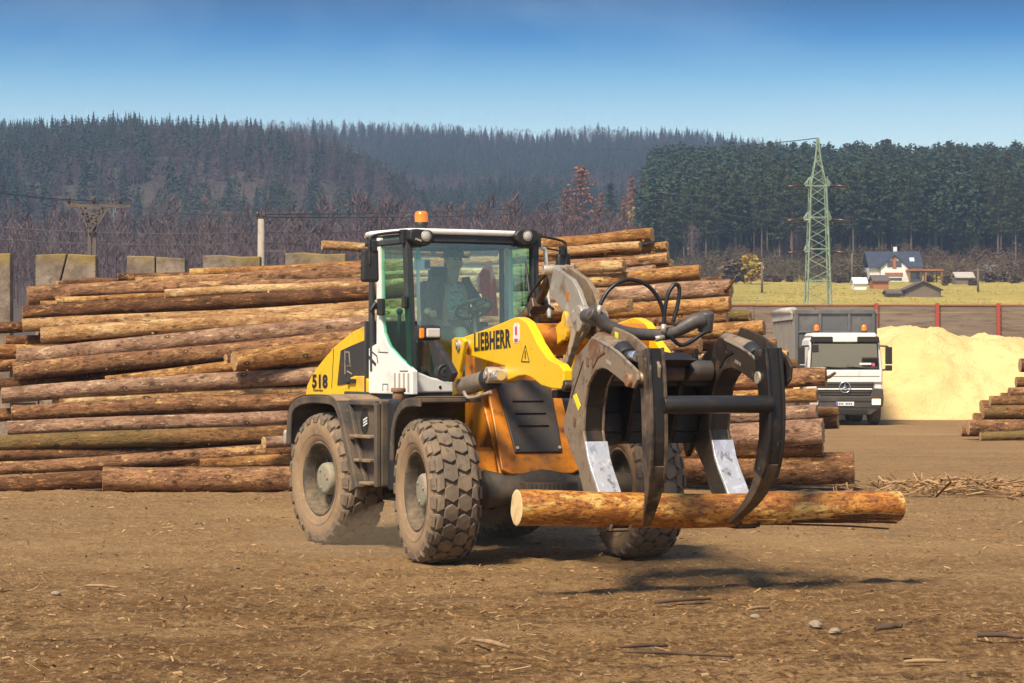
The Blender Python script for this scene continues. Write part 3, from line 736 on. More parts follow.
# ---- front half-frame
T = Q_.side; V = Q_.S
mb = MB()
for sg in (-1, 1):
    mb.prism([(-1.02, .75), (-1.02, 2.02), (-.86, 2.10), (-.60, 2.06), (-.60, 1.66), (.02, .84), (.12, .60), (-.45, .55)], sg*.40, sg*.34)
mb.box((-.95, 0, 1.30), (.10, .66, 1.2))
ffr = put(mb, 'lift_frame', M['orange'], Q_, .012)
for sg in (-1, 1):      # axle seat castings
    mb = MB(); mb.prism([(-.32, .60), (-.30, .74), (-.22, .86), (-.18, 1.06), (-.06, 1.02), (.02, .84), (.10, .72), (.12, .60)], sg*.64, sg*.41)
    put(mb, 'axle_bracket', M['orange'], Q_, .02, ffr)
mb = MB()      # raked front plate, from the axle up and back
a0, a1 = Vector((.08, 0, .79)), Vector((-.55, 0, 1.70)); d = (a1-a0).normalized(); nrm = Vector((d.z, 0, -d.x))
if nrm.x < 0: nrm = -nrm
def plate_pts(rows, off):
    return [a0+d*t+Vector((0, y, 0))+nrm*off for t, y in rows]
Lp = (a1-a0).length
rows = [(0.0, -.30), (.05, -.395), (Lp*.5, -.375), (Lp, -.36), (Lp, .36), (Lp*.5, .375), (.05, .395), (0.0, .30)]
n = len(rows); vs = plate_pts(rows, 0)+plate_pts(rows, .045)
mb.add(vs, [tuple(range(n)), tuple(range(2*n-1, n-1, -1))]+[(i, i+n, (i+1) % n+n, (i+1) % n) for i in range(n)])
fp = put(mb, 'front_plate', M['orange'], Q_, .01, ffr)
mb = MB(); rows = [(.22, -.235), (.22, .235), (Lp-.08, .275), (Lp-.06, -.275)]; n = 4
vs = plate_pts(rows, .046)+plate_pts(rows, .072)
mb.add(vs, [tuple(range(n)), tuple(range(2*n-1, n-1, -1))]+[(i, i+n, (i+1) % n+n, (i+1) % n) for i in range(n)])
vp = put(mb, 'vent_cover', M['dark_panel'], Q_, .01)
mb = MB()
for t in (.50, .64, .78):
    vs = plate_pts([(t, -.16), (t, .16), (t+.045, .14), (t+.045, -.14)], .073)+plate_pts([(t+.004, -.15), (t+.004, .15), (t+.042, .13), (t+.042, -.13)], .092)
    vs[6] = vs[2]+nrm*.002; vs[7] = vs[3]+nrm*.002
    mb.add(vs, [(0, 1, 5, 4), (1, 2, 6, 5), (2, 3, 7, 6), (3, 0, 4, 7), (4, 5, 6, 7)])
put(mb, 'vent_rib', M['dark_panel'], Q_, 0, vp)
for t, y in ((.26, -.21), (.26, .21), (Lp-.11, -.25), (Lp-.10, .25)):
    mb = MB(); p = plate_pts([(t, y)], .07)[0]; mb.cyl(p, p+nrm*.018, .018, 6); put(mb, 'bolt', M['edge'], Q_, 0, vp)
# tower ears that carry the arms
for sg in (-1, 1):
    mb = MB()
    po = [T(*p, -.67) for p in ((453.5, 339), (456, 337.5), (464, 337.5), (466.5, 341), (464.5, 352), (461, 372), (459, 394), (454, 396))]
    mb.prism(po, sg*.69, sg*.645); mb.prism([(a+.02, b_-.02) for a, b_ in po], sg*.47, sg*.43)
    tw = put(mb, 'tower_plate', M['yellow'], Q_, .012)
    mb = MB(); c = T(460, 345, -.67); mb.cyl((c[0]+.03, sg*.42, c[1]), (c[0]+.03, sg*.71, c[1]), .055, 18); mb.cyl((c[0]+.03, sg*.705, c[1]), (c[0]+.03, sg*.725, c[1]), .028, 8)
    put(mb, 'pivot_pin', M['edge'], Q_, .004, tw)
# lift arms
ARM = [(464, 336.6), (490, 327.5), (514, 317.6), (517.5, 317.0), (521, 318.2), (526.4, 322), (531.5, 331), (536.7, 342.4), (546.9, 357.8), (553, 361.5), (559, 364), (563.5, 370), (563.5, 386), (560.8, 389.2), (552.8, 389), (541, 385.4), (532.3, 378.3), (525, 375.4), (517.6, 376.3), (510.3, 379.6), (506, 381), (504, 376), (504.5, 366.4), (487, 361), (469.3, 355.6), (463.5, 353.5), (460.5, 346)]
armp = [T(*p, -.60) for p in ARM]
for sg in (-1, 1):
    mb = MB(); mb.prism(armp, sg*.60, sg*.515)
    arm = put(mb, 'lift_arm', M['yellow_clean'], Q_, .012, seg=3)
    if sg < 0:
        p = T(474.2, 350.6, -.60); q = T(511, 346.6, -.60)
        ln = math.hypot(q[0]-p[0], q[1]-p[1])
        me = text_mesh('LIEBHERR', .225, .0015, .0078, 1.0); wx = max(v.co.x for v in me.vertices)
        for v_ in me.vertices: v_.co.x *= ln/wx
        me.materials.append(M['text_black']); o = link('lettering', me, arm); o.location = (p[0], -.6025, p[1])
        o.rotation_euler = (math.pi/2, -math.atan2(q[1]-p[1], q[0]-p[0]), 0)
        mb = MB(); c = T(516.5, 333, -.6); mb.prism([(c[0]+dx, c[1]+dz) for dx, dz in ((-.085, -.06), (-.085, .06), (-.05, .088), (.05, .088), (.085, .06), (.085, -.06), (.05, -.088), (-.05, -.088))], -.6035, -.6005)
        st = put(mb, 'sticker', M['white_plastic'], Q_, 0, arm)
        mb = MB(); mb.box((c[0], -.6045, c[1]+.02), (.05, .002, .075)); mb.box((c[0], -.6045, c[1]-.065), (.09, .002, .03)); put(mb, 'red_mark', mat('red_print', (.6, .05, .08), .5), Q_, 0, st)
        mb = MB(); tr = [T(*p_, -.6) for p_ in ((521.5, 361.5), (529.5, 362), (525.5, 345.5))]
        for i in range(3):
            a, b_ = tr[i], tr[(i+1) % 3]; mb.beam((a[0], -.602, a[1]), (b_[0], -.602, b_[1]), .009, .003, (0, 1, 0))
        a = T(525.4, 351, -.6); b_ = T(525.4, 359, -.6); mb.beam((a[0], -.602, a[1]), (b_[0], -.602, b_[1]), .02, .003, (0, 1, 0))
        put(mb, 'warning_triangle', M['text_black'], Q_, 0, arm)
    mb = MB(); c = T(501, 375, -.64); mb.cyl((c[0], sg*.50, c[1]), (c[0], sg*.78, c[1]), .075, 18); mb.cyl((c[0], sg*.78, c[1]), (c[0], sg*.80, c[1]), .04, 8)
    put(mb, 'cylinder_boss', M['edge'], Q_, .006, arm)
    # lift cylinder
    a = T(464, 386.5, -.70); b_ = T(488.5, 379, -.70); e = T(501, 375.3, -.70)
    mb = MB(); mb.cyl((a[0], sg*.70, a[1]), (b_[0], sg*.70, b_[1]), .088, 20); cy = put(mb, 'lift_cylinder', M['cyl_grey'], Q_, .006)
    mb = MB(); g = T(493, 377.7, -.70); mb.cyl((b_[0], sg*.70, b_[1]), (g[0], sg*.70, g[1]), .100, 20); put(mb, 'gland', M['black_plastic'], Q_, .008, cy)
    mb = MB(); mb.cyl((g[0], sg*.70, g[1]), (e[0], sg*.70, e[1]), .045, 16); put(mb, 'rod', M['chrome'], Q_, 0, cy)
    mb = MB(); p0 = T(466, 392, -.78); p1 = T(472, 398, -.78); p2 = T(491, 392, -.78); mb.tube(smooth_path([(p0[0], sg*.80, p0[1]), (p1[0], sg*.80, p1[1]), (p2[0], sg*.78, p2[1])], 4), .016, 8); put(mb, 'oil_line', M['edge'], Q_, 0, cy)
# cross tube between the arms
cx, cz = T(536.5, 339, -.5)
mb = MB(); mb.cyl((cx, -.515, cz), (cx, .515, cz), .140, 28); put(mb, 'cross_tube', M['orange'], Q_, .004)
mb = MB()
for y0, y1 in ((-.36, -.32), (-.13, -.09)):
    c = T(566.5, 326, -.34); mb.prism([(c[0]+.07*math.cos(k*math.pi/8)-.02, c[1]+.13*math.sin(k*math.pi/8)) for k in range(16)], y0, y1)
    mb.prism([(cx-.05, cz-.10), (cx-.05, cz+.06), (c[0]-.05, c[1]+.06), (c[0]+.03, c[1]-.10)], y0+.003, y1-.003)
put(mb, 'rocker_bracket', M['yellow'], Q_, .01)
# rocker, drawn in its own plane, two plates
RK = [(550, 265.5), (552.5, 264.3), (556, 266.5), (574, 279.3), (580, 289.5), (587.5, 310.4), (590.5, 318), (588, 330), (581, 341), (573, 338), (571.6, 321), (563.4, 309), (553, 295), (549.8, 275)]
for y in (-.30, -.165):
    mb = MB(); mb.prism([T(*p, -.30) for p in RK], y-.022, y+.022); rk = put(mb, 'rocker_plate', M['greyplate'] if y < -.2 else M['plate'], Q_, .008)
    mb = MB(); a = T(570.3, 291.5, -.3); b_ = T(570.3, 301, -.3); mb.beam((a[0], y-.021, a[1]), (b_[0], y-.021, b_[1]), .075, .008, (0, 1, 0)); put(mb, 'slot', M['orange'], Q_, .02, rk)
mb = MB()
for px, py, r in ((582, 319, .075), (553.5, 270, .045)):
    mb = MB(); c = T(px, py, -.30); mb.cyl((c[0], -.40, c[1]), (c[0], -.08, c[1]), r, 20); put(mb, 'rocker_pin', M['edge'], Q_, .008)
# curved link from rocker to coupler
lk = smooth_path([T(*p, -.40) for p in ((582, 318.5), (577.5, 328), (573.5, 345), (568, 362), (561.5, 378), (562.5, 392))], 4)
mb = MB(); n = len(lk); vs = []
for i, p in enumerate(lk):
    t = (lk[min(i+1, n-1)]-lk[max(i-1, 0)]).normalized(); w = .075-.035*math.sin(math.pi*i/(n-1)); nn = Vector((-t.y, t.x))*w
    vs += [(p.x+nn.x, -.43, p.y+nn.y), (p.x-nn.x, -.43, p.y-nn.y), (p.x-nn.x, -.37, p.y-nn.y), (p.x+nn.x, -.37, p.y+nn.y)]
mb.add(vs, [(0, 1, 2, 3), tuple(4*(n-1)+k for k in (3, 2, 1, 0))]+[(4*i+k, 4*i+(k+1) % 4, 4*i+4+(k+1) % 4, 4*i+4+k) for i in range(n-1) for k in range(4)])
c = lk[0]; mb.cyl((c.x, -.445, c.y), (c.x, -.355, c.y), .115, 20)
put(mb, 'link_rod', M['edge'], Q_, .010)
# tilt cylinder with its hoses
mb = MB(); a = T(552, 269, -.23); b_ = T(538, 306, -.23); mb.cyl((-.62, -.23, 1.98), (b_[0], -.23, b_[1]), .07, 18); mb.cyl((b_[0], -.23, b_[1]), (a[0], -.23, a[1]), .042, 14); mb.box((b_[0], -.23, b_[1]), (.15, .16, .10), Euler((0, -.5, 0)))
tc_ = put(mb, 'tilt_cylinder', mat('oily_brown_cylinder', (.10, .06, .04), .45, .3, layers=[((.24, .15, .09), 8, .5, .7)]), Q_, .01)
for k, pts in enumerate((((531, 318), (528, 300), (537, 285), (546, 274)), ((522, 320), (527, 306), (533, 302), (540, 300)), ((533, 320), (536, 305), (545, 304), (553, 309)))):
    mb = MB(); mb.tube(smooth_path([Q_.S(*p, -.30+.05*k) for p in pts], 5), .014, 8); put(mb, 'hydraulic_hose', M['hose'], Q_, 0, tc_)
# headlamps and horns on their brackets
for sg in (-1, 1):
    yb = -.86
    def P(px, py): x, z = T(px, py, yb); return (x, sg*abs(yb), z)
    mb = MB(); pts = [T(*p, yb) for p in ((428, 341), (434, 340), (447, 362), (453, 373), (448, 382), (437, 379), (433, 366))]
    mb.prism(pts, sg*.80, sg*.86)
    hb = put(mb, 'lamp_bracket', M['black_plastic'], Q_, .015)
    mb = MB(); c = T(443, 372.5, yb); mb.lathe([(-.06, .07), (.05, .082), (.09, .086), (.095, .070), (.08, .060), (.095, .045), (.09, .02), (.085, .001)], (c[0], sg*.86, c[1]), 'x', 22); put(mb, 'horn', M['black_plastic'], Q_, 0, hb)
    mb = MB(); c = P(427.5, 333); mb.box(c, (.15, .24, .145)); hl = put(mb, 'headlamp', M['black_plastic'], Q_, .035, seg=3)
    mb = MB(); mb.box((c[0]+.075, c[1]+sg*(-.035), c[2]), (.03, .14, .09)); put(mb, 'headlamp_lens', M['light_glass'], Q_, .02, hl, 3)
    mb = MB(); mb.box((c[0]+.075, c[1]+sg*.080, c[2]-.005), (.034, .05, .10)); put(mb, 'indicator_lens', M['amber'], Q_, .015, hl, 3)

# ---- grapple
PLATE_B = [(595, 327), (604, 330.5), (612.7, 335), (623, 343.4), (636, 357.5), (639.5, 367), (638.5, 380), (633.5, 388.5), (629, 386.8), (615, 375), (606.9, 369.2), (602.2, 368), (596.3, 370.4), (591.6, 377.4), (587.5, 386.8), (586.4, 395), (584.6, 407.6), (583.4, 431), (585.2, 442.7), (588, 460), (592, 474), (598, 492), (602, 506), (606, 517), (611, 525), (610, 531), (603, 529), (596, 518), (589, 505), (584, 492), (578.8, 470), (571.7, 452), (564.7, 432), (564, 420.5), (567, 410), (571.5, 392), (573, 368), (578, 355), (588, 343)]
PLATE_A = PLATE_B[:]; PLATE_A[0] = (592, 336.5); PLATE_A[1] = (597.5, 339); PLATE_A[2] = (611.6, 347); PLATE_A[3] = (618.6, 352.2); PLATE_A[4] = (633, 366.5); PLATE_A[5] = (637.5, 371); PLATE_A[6] = (638, 380)
INNER = PLATE_B[7:25]
gA = [T(*p, -.65) for p in PLATE_A]; gB = [T(*p, -.65) for p in PLATE_B]; gI = [T(*p, -.65) for p in INNER]
gO = [T(*p, -.65) for p in PLATE_B[25:]]
def strip(mb, path, y0, y1, th, side=1):
    n = len(path); P = [Vector(p) for p in path]; vs = []
    for i, p in enumerate(P):
        t = (P[min(i+1, n-1)]-P[max(i-1, 0)]).normalized(); nn = Vector((-t.y, t.x))*side*th
        vs += [(p.x, y0, p.y), (p.x, y1, p.y), (p.x+nn.x, y1, p.y+nn.y), (p.x+nn.x, y0, p.y+nn.y)]
    mb.add(vs, [(0, 1, 2, 3), tuple(4*(n-1)+k for k in (3, 2, 1, 0))]+[(4*i+k, 4*i+(k+1) % 4, 4*i+4+(k+1) % 4, 4*i+4+k) for i in range(n-1) for k in range(4)])
for yc in (-.56, .56):
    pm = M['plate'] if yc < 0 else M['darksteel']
    mb = MB(); mb.prism(gA, yc-.095, yc-.070); mb.prism(gB, yc+.070, yc+.095)
    strip(mb, gO, yc-.069, yc+.069, .02, -1)
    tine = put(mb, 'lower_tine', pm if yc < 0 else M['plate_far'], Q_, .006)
    mb = MB(); strip(mb, gI[:12], yc-.069, yc+.069, .025, -1); put(mb, 'inner_web', M['darksteel'], Q_, 0, tine)
    mb = MB(); strip(mb, gI[11:-2], yc-.0965, yc+.0965, .028, 1); put(mb, 'wear_plate', M['steel'], Q_, .004, tine)
    mb = MB(); c = T(613, 527, -.56); mb.box((c[0], yc, c[1]), (.22, .19, .065)); put(mb, 'tine_tip', M['darksteel'], Q_, .01, tine)
    mb = MB()
    for a, b_ in zip(gA[1:4], gA[2:5]): mb.beam((a[0], yc-.097, a[1]), (b_[0], yc-.097, b_[1]), .016, .01, (0, 1, 0))
    put(mb, 'weld_ridge', M['edge'], Q_, 0, tine); mb = MB()
    a = T(607, 361, -.65); b_ = T(612, 365, -.65); mb.beam((a[0], yc-.097, a[1]), (b_[0], yc-.097, b_[1]), .025, .006, (0, 1, 0)); put(mb, 'steel_pad', M['edge'], Q_, 0, tine); mb = MB()
    a = T(584, 361, -.65); b_ = T(572, 398, -.65); mb.beam((a[0], yc-.096, a[1]), (b_[0], yc-.096, b_[1]), .012, .006, (0, 1, 0))
    put(mb, 'weld_seam', M['darksteel'], Q_, 0, tine)
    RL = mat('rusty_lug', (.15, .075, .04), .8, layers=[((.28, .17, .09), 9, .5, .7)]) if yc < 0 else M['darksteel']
    for a, b_, w in (((588, 366), (589, 357), .05), ((593, 366), (600, 353), .045), ((575, 426), (576, 417), .05), ((600, 355), (606, 351), .03)):
        mb = MB(); a = T(*a, -.65); b_ = T(*b_, -.65); mb.beam((a[0], yc-.097, a[1]), (b_[0], yc-.097, b_[1]), w, .012, (0, 1, 0)); put(mb, 'rust_lug', RL, Q_, .003, tine)
    mb = MB(); mb.prism([(T(595, 346, -.65)[0]+.13*math.cos(k*math.pi/8), T(595, 346, -.65)[1]-.03+.09*math.sin(k*math.pi/8)) for k in range(16)], yc-.100, yc-.0955)
    put(mb, 'rust_patch', RL, Q_, .003, tine)
    mb = MB(); c = T(631, 380, -.65); mb.cyl((c[0], yc-.13, c[1]), (c[0], yc+.13, c[1]), .055, 18); put(mb, 'hinge_pin', M['edge'] if yc > 0 else mat('rusty_pin', (.30, .17, .085), .6, .2, layers=[((.12, .07, .04), 14, .5, .7)]), Q_, .008, tine)
    if yc < 0:
        for q in (((596.8, 331.5), (600, 333), (600, 340), (597, 338)), ((633.5, 356.5), (637, 358), (638, 368), (633.8, 367)), ((574, 396), (577, 393.5), (581.5, 406), (579.5, 411))):
            mb = MB(); c = -.662 if q[0][0] < 590 else -.6575
            pl = [T(*p, -.65) for p in q]
            mb.prism(pl, yc-.1005, yc-.096) if q[0][0] < 590 else mb.prism(pl, yc+.064, yc+.0685)
            put(mb, 'warning_tape', M['tag_yellow'], Q_, 0, tine)
    # clamp cylinder lying in the tine's head
    mb = MB(); a = T(600, 341, -.56); b_ = T(622, 350, -.56); e = T(638, 356.5, -.56)
    mb.cyl((a[0], yc, a[1]), (b_[0], yc, b_[1]), .075, 20); cy = put(mb, 'clamp_cylinder', M['plate'], Q_, .006)
    mb = MB(); mb.cyl((b_[0], yc, b_[1]), (b_[0]+.12, yc, b_[1]-.06), .085, 20); put(mb, 'gland', M['black_plastic'], Q_, .008, cy)
    mb = MB(); mb.cyl((b_[0]+.1, yc, b_[1]-.05), (e[0], yc, e[1]), .045, 16); put(mb, 'rod', M['chrome'], Q_, 0, cy)
# clamp arms
CL = [(3.99, 1.955, .50), (4.01, 1.87, .50), (4.04, 1.74, .50), (4.07, 1.50, .50), (4.07, 1.25, .495), (4.02, 1.03, .48), (3.93, .86, .455), (3.78, .71, .42), (3.58, .575, .37)]
cl = smooth_path([Vector(p) for p in CL], 4)
def sweep(mb, path, sg, wl, dp, yo=0.0, do=0.0, a=0.0, b=1.0):
    n = len(path); vs = []; k0, k1 = int(a*(n-1)), int(b*(n-1)); m_ = k1-k0+1
    for i in range(k0, k1+1):
        p = path[i]; s_ = i/(n-1)
        q0, q1 = path[max(i-1, 0)], path[min(i+1, n-1)]; t = Vector((q1.x-q0.x, q1.y-q0.y)).normalized(); nn = Vector((t.y, -t.x))   # outward (forward)
        w = wl(s_)/2; h = dp(s_)/2; yy = sg*p.z+yo; c = Vector((p.x, p.y))+nn*(do(s_) if callable(do) else do)
        for a_, b_ in ((-1, -1), (1, -1), (1, 1), (-1, 1)):
            q = c+nn*b_*h; vs.append((q.x, yy+a_*w, q.y))
    mb.add(vs, [(0, 1, 2, 3), tuple(4*(m_-1)+k for k in (3, 2, 1, 0))]+[(4*i+k, 4*i+(k+1) % 4, 4*i+4+(k+1) % 4, 4*i+4+k) for i in range(m_-1) for k in range(4)])
for sg in (-1, 1):
    dpt = lambda s_: .215-.06*s_ if s_ < .6 else max(.05, .18-.30*(s_-.6))
    mb = MB()
    for yo in (-.06, .06): sweep(mb, cl, sg, lambda s_: .026, dpt, yo*1.0, 0, 0, .66)
    if sg < 0: sweep(mb, cl, sg, lambda s_: .03, lambda s_: dpt(s_)*.5, -.048, -.03, 0, .6)
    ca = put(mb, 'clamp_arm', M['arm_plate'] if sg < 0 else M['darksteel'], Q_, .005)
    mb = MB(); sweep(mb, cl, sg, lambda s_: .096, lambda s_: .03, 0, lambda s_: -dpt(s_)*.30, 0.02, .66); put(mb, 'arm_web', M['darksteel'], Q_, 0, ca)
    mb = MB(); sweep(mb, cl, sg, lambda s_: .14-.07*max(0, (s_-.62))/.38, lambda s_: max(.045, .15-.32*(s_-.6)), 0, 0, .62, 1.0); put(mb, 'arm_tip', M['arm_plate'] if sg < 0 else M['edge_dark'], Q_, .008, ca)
    mb = MB(); sweep(mb, cl, sg, lambda s_: .014, lambda s_: .012, .073, lambda s_: dpt(s_)/2, 0, .66); put(mb, 'worn_edge', M['edge'], Q_, 0, ca)
    mb = MB(); mb.box((3.97, sg*.50, 1.93), (.14, .150, .07)); put(mb, 'arm_head', M['arm_plate'], Q_, .015, ca); mb = MB(); mb.cyl((3.97, sg*.50-.09, 1.74), (3.97, sg*.50+.09, 1.74), .05, 16)
    put(mb, 'arm_pin', M['edge'], Q_, .006, ca)
# bars that join the arms and tines
mb = MB(); mb.cyl((4.13, -.46, 1.535), (4.13, .46, 1.535), .070, 24); put(mb, 'clamp_bar', M['tube'], Q_, .004)
mb = MB(); mb.box((2.78, 0, 1.77), (.30, .93, .22)); mb.box((2.62, 0, 1.36), (.14, .93, .17)); mb.box((2.62, 0, 1.56), (.05, .93, .30))
for y in (-.20, .20):
    mb.prism([(2.10, 1.35), (2.15, 1.80), (2.55, 1.95), (3.0, 1.92), (3.20, 1.80), (2.95, 1.66), (2.75, 1.20), (2.35, 1.15)], y-.02, y+.02)
mb.prism([(2.75, 1.80), (2.75, 1.93), (3.1, 1.94), (3.35, 1.88), (3.1, 1.82)], -.18, .18)
gf = put(mb, 'grapple_frame', M['darksteel'], Q_, .012)
mb = MB(); mb.cyl((3.0, -.44, 1.79), (3.0, .44, 1.79), .085, 22); put(mb, 'torque_tube', M['pipe'], Q_, .004, gf)
# coupler between lift arms and grapple
mb = MB()
for sg in (-1, 1): mb.prism([(2.18, 1.50), (2.20, 1.78), (2.40, 1.80), (2.62, 1.98), (2.66, 1.25), (2.45, 1.05)], sg*.50, sg*.45)
mb.cyl((2.30, -.60, 1.66), (2.30, .60, 1.66), .05, 16); mb.box((2.60, 0, 1.25), (.12, .9, .14)); mb.box((2.5, 0, 1.55), (.10, .55, .55))
p = T(563, 394, -.43); mb.box((p[0], -.43, p[1]), (.14, .16, .07))
put(mb, 'quick_coupler', M['darksteel'], Q_, .012)
# sagging feed pipe on top, with hose loops
PP = [(589, 313), (597, 317), (606, 325), (622, 331.5), (645, 334.5), (666, 334), (682, 328), (694, 321.5), (703, 320)]
pp = smooth_path([Vector(Q_.Fr(*p, 3.02)) for p in PP], 4); n = len(pp)
mb = MB(); mb.tube(pp, [.072-.022*math.sin(math.pi*i/(n-1)) for i in range(n)], 14); fpz = put(mb, 'feed_pipe', M['pipe'], Q_, 0)
mb = MB(); c = Q_.Fr(706, 322, 3.02); mb.cyl((c[0]-.02, c[1], c[2]-.085), (c[0]+.02, c[1], c[2]+.085), .062, 18); put(mb, 'pipe_end', M['pipe'], Q_, .015, fpz); mb = MB(); c = Q_.Fr(590, 316, 3.0); mb.cyl((c[0]-.1, c[1], c[2]), (c[0]+.06, c[1], c[2]), .06, 18)
put(mb, 'pipe_end', M['pipe'], Q_, .015, fpz)
for pts in (((598, 315), (601, 303), (609, 290), (621, 281.5), (634, 280), (648, 286), (658, 298), (664, 315), (664.5, 333)),
            ((663.5, 334), (664, 318), (667, 298), (672, 287), (677, 284.5), (679.5, 291), (677, 308), (673, 322)),
            ((655, 339), (668, 336), (680, 345), (690, 342), (702, 334), (709, 331))):
    mb = MB(); mb.tube(smooth_path([Vector(Q_.Fr(*p, 3.06)) for p in pts], 6), .017, 10); ho = put(mb, 'hydraulic_hose', M['hose'], Q_, 0)
    mb = MB(); a, b_ = Vector(Q_.Fr(*pts[0], 3.06)), Vector(Q_.Fr(*pts[1], 3.06)); mb.cyl(a, a.lerp(b_, min(1, .08/(b_-a).length)), .026, 8); put(mb, 'hose_fitting', M['edge'], Q_, 0, ho)
# ------------------------------------------------------------------ logs
def bark(name, c0, c1, peel, dark, pk=.60, rough=.85, knots=True, greenish=None):
    m, nt, b = new_mat(name)
    v = coords(nt, (.22, 1, 1), True); v2 = coords(nt, (1, 1, 1), True)
    oi = N(nt, 'ShaderNodeObjectInfo')
    base = mixc(nt, oi.outputs['Random'], c0, c1)
    pale = tuple(min(.8, q*1.25+.02) for q in peel)
    vb = coords(nt, (.34, 1, 1), True); vc = coords(nt, (.5, 1, 1), True)
    n1 = noise(nt, vb, 9, 6, .72, .5); n2 = noise(nt, v, 3.0, 5, .65, .8); n3 = noise(nt, vc, 24, 5, .75); n4 = noise(nt, vb, 15, 6, .75, .3); n5 = noise(nt, v2, 2.2, 3, .5)
    c = mixc(nt, rng(nt, n5, .40, .62, 0, .32), base, dark)
    c = mixc(nt, rng(nt, n1, .50, .60, 0, .62), c, dark)
    c = mixc(nt, rng(nt, n1, .33, .43, .7, 0), c, peel)
    c = mixc(nt, rng(nt, n2, pk, pk+.06), c, peel)
    c = mixc(nt, rng(nt, n4, .57, .64, 0, .85), c, pale)
    c = mixc(nt, rng(nt, n3, .53, .62, 0, .72), c, dark)
    if greenish: c = mixc(nt, rng(nt, noise(nt, v, 1.3, 4, .6), .46, .62, 0, .8), c, greenish)
    if knots:
        vo = N(nt, 'ShaderNodeTexVoronoi'); vo.inputs['Scale'].default_value = 4.2; nt.links.new(coords(nt, (.8, 1.3, 1.3), True), vo.inputs['Vector'])
        c = mixc(nt, rng(nt, vo.outputs['Distance'], .10, .22, .9, 0), c, (.045, .022, .011)); c = mixc(nt, rng(nt, vo.outputs['Distance'], .04, .08, .8, 0), c, pale)
    nt.links.new(c, b.inputs['Base Color']); b.inputs['Roughness'].default_value = rough; b.inputs['Specular IOR Level'].default_value = .25
    ad = N(nt, 'ShaderNodeMath', operation='ADD'); nt.links.new(n1, ad.inputs[0]); nt.links.new(n3, ad.inputs[1])
    bump(nt, b, ad.outputs[0], 1.0, .06)
    return m
DK = (.060, .027, .011)
BARK = {
 'b': bark('brown_bark', (0.346, 0.169, 0.079), (0.448, 0.230, 0.115), (0.666, 0.384, 0.154), DK),
 'o': bark('orange_bark', (0.435, 0.198, 0.061), (0.550, 0.275, 0.090), (0.742, 0.448, 0.166), (0.154, 0.061, 0.020), .56),
 'p': bark('pale_peeled_log', (0.538, 0.301, 0.125), (0.640, 0.371, 0.160), (0.750, 0.512, 0.256), (0.218, 0.096, 0.036), .54),
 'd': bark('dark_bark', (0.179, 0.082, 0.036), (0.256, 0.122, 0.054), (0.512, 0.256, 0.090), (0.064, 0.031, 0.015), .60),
 'g': bark('mossy_bark', (0.256, 0.138, 0.054), (0.320, 0.160, 0.061), (0.486, 0.256, 0.090), DK, .62, greenish=(0.218, 0.173, 0.058)),
 'k': bark('pinkish_bark', (0.397, 0.224, 0.134), (0.512, 0.314, 0.198), (0.691, 0.474, 0.294), (0.128, 0.064, 0.036), .58),
}
m, nt, b = new_mat('cut_wood'); v = coords(nt, (.01, 1, 1), True)
oi = N(nt, 'ShaderNodeObjectInfo')
ln = N(nt, 'ShaderNodeVectorMath', operation='LENGTH'); tcx = N(nt, 'ShaderNodeTexCoord')
sx_ = N(nt, 'ShaderNodeMapping'); sx_.inputs['Scale'].default_value = (0, 1, 1); nt.links.new(tcx.outputs['Object'], sx_.inputs['Vector']); nt.links.new(sx_.outputs[0], ln.inputs[0])
wv = N(nt, 'ShaderNodeMath', operation='SINE'); ml = N(nt, 'ShaderNodeMath', operation='MULTIPLY'); ml.inputs[1].default_value = 260
nt.links.new(ln.outputs['Value'], ml.inputs[0]); nt.links.new(ml.outputs[0], wv.inputs[0])
c = mixc(nt, oi.outputs['Random'], (.50, .32, .14), (.40, .23, .10))
c = mixc(nt, rng(nt, wv.outputs[0], -.2, 1, 0, .35), c, (.28, .15, .06))
c = mixc(nt, rng(nt, noise(nt, v, 6, 4), .55, .72), c, (.20, .11, .05))
nt.links.new(c, b.inputs['Base Color']); b.inputs['Roughness'].default_value = .85
M['cutwood'] = m
m, nt, b = new_mat('bright_cut_wood'); v = coords(nt, (1, 1, 1))
c = mixc(nt, rng(nt, noise(nt, v, 9, 4), .45, .7), (.74, .55, .28), (.60, .40, .17)); nt.links.new(c, b.inputs['Base Color']); b.inputs['Roughness'].default_value = .7
M['brightcut'] = m

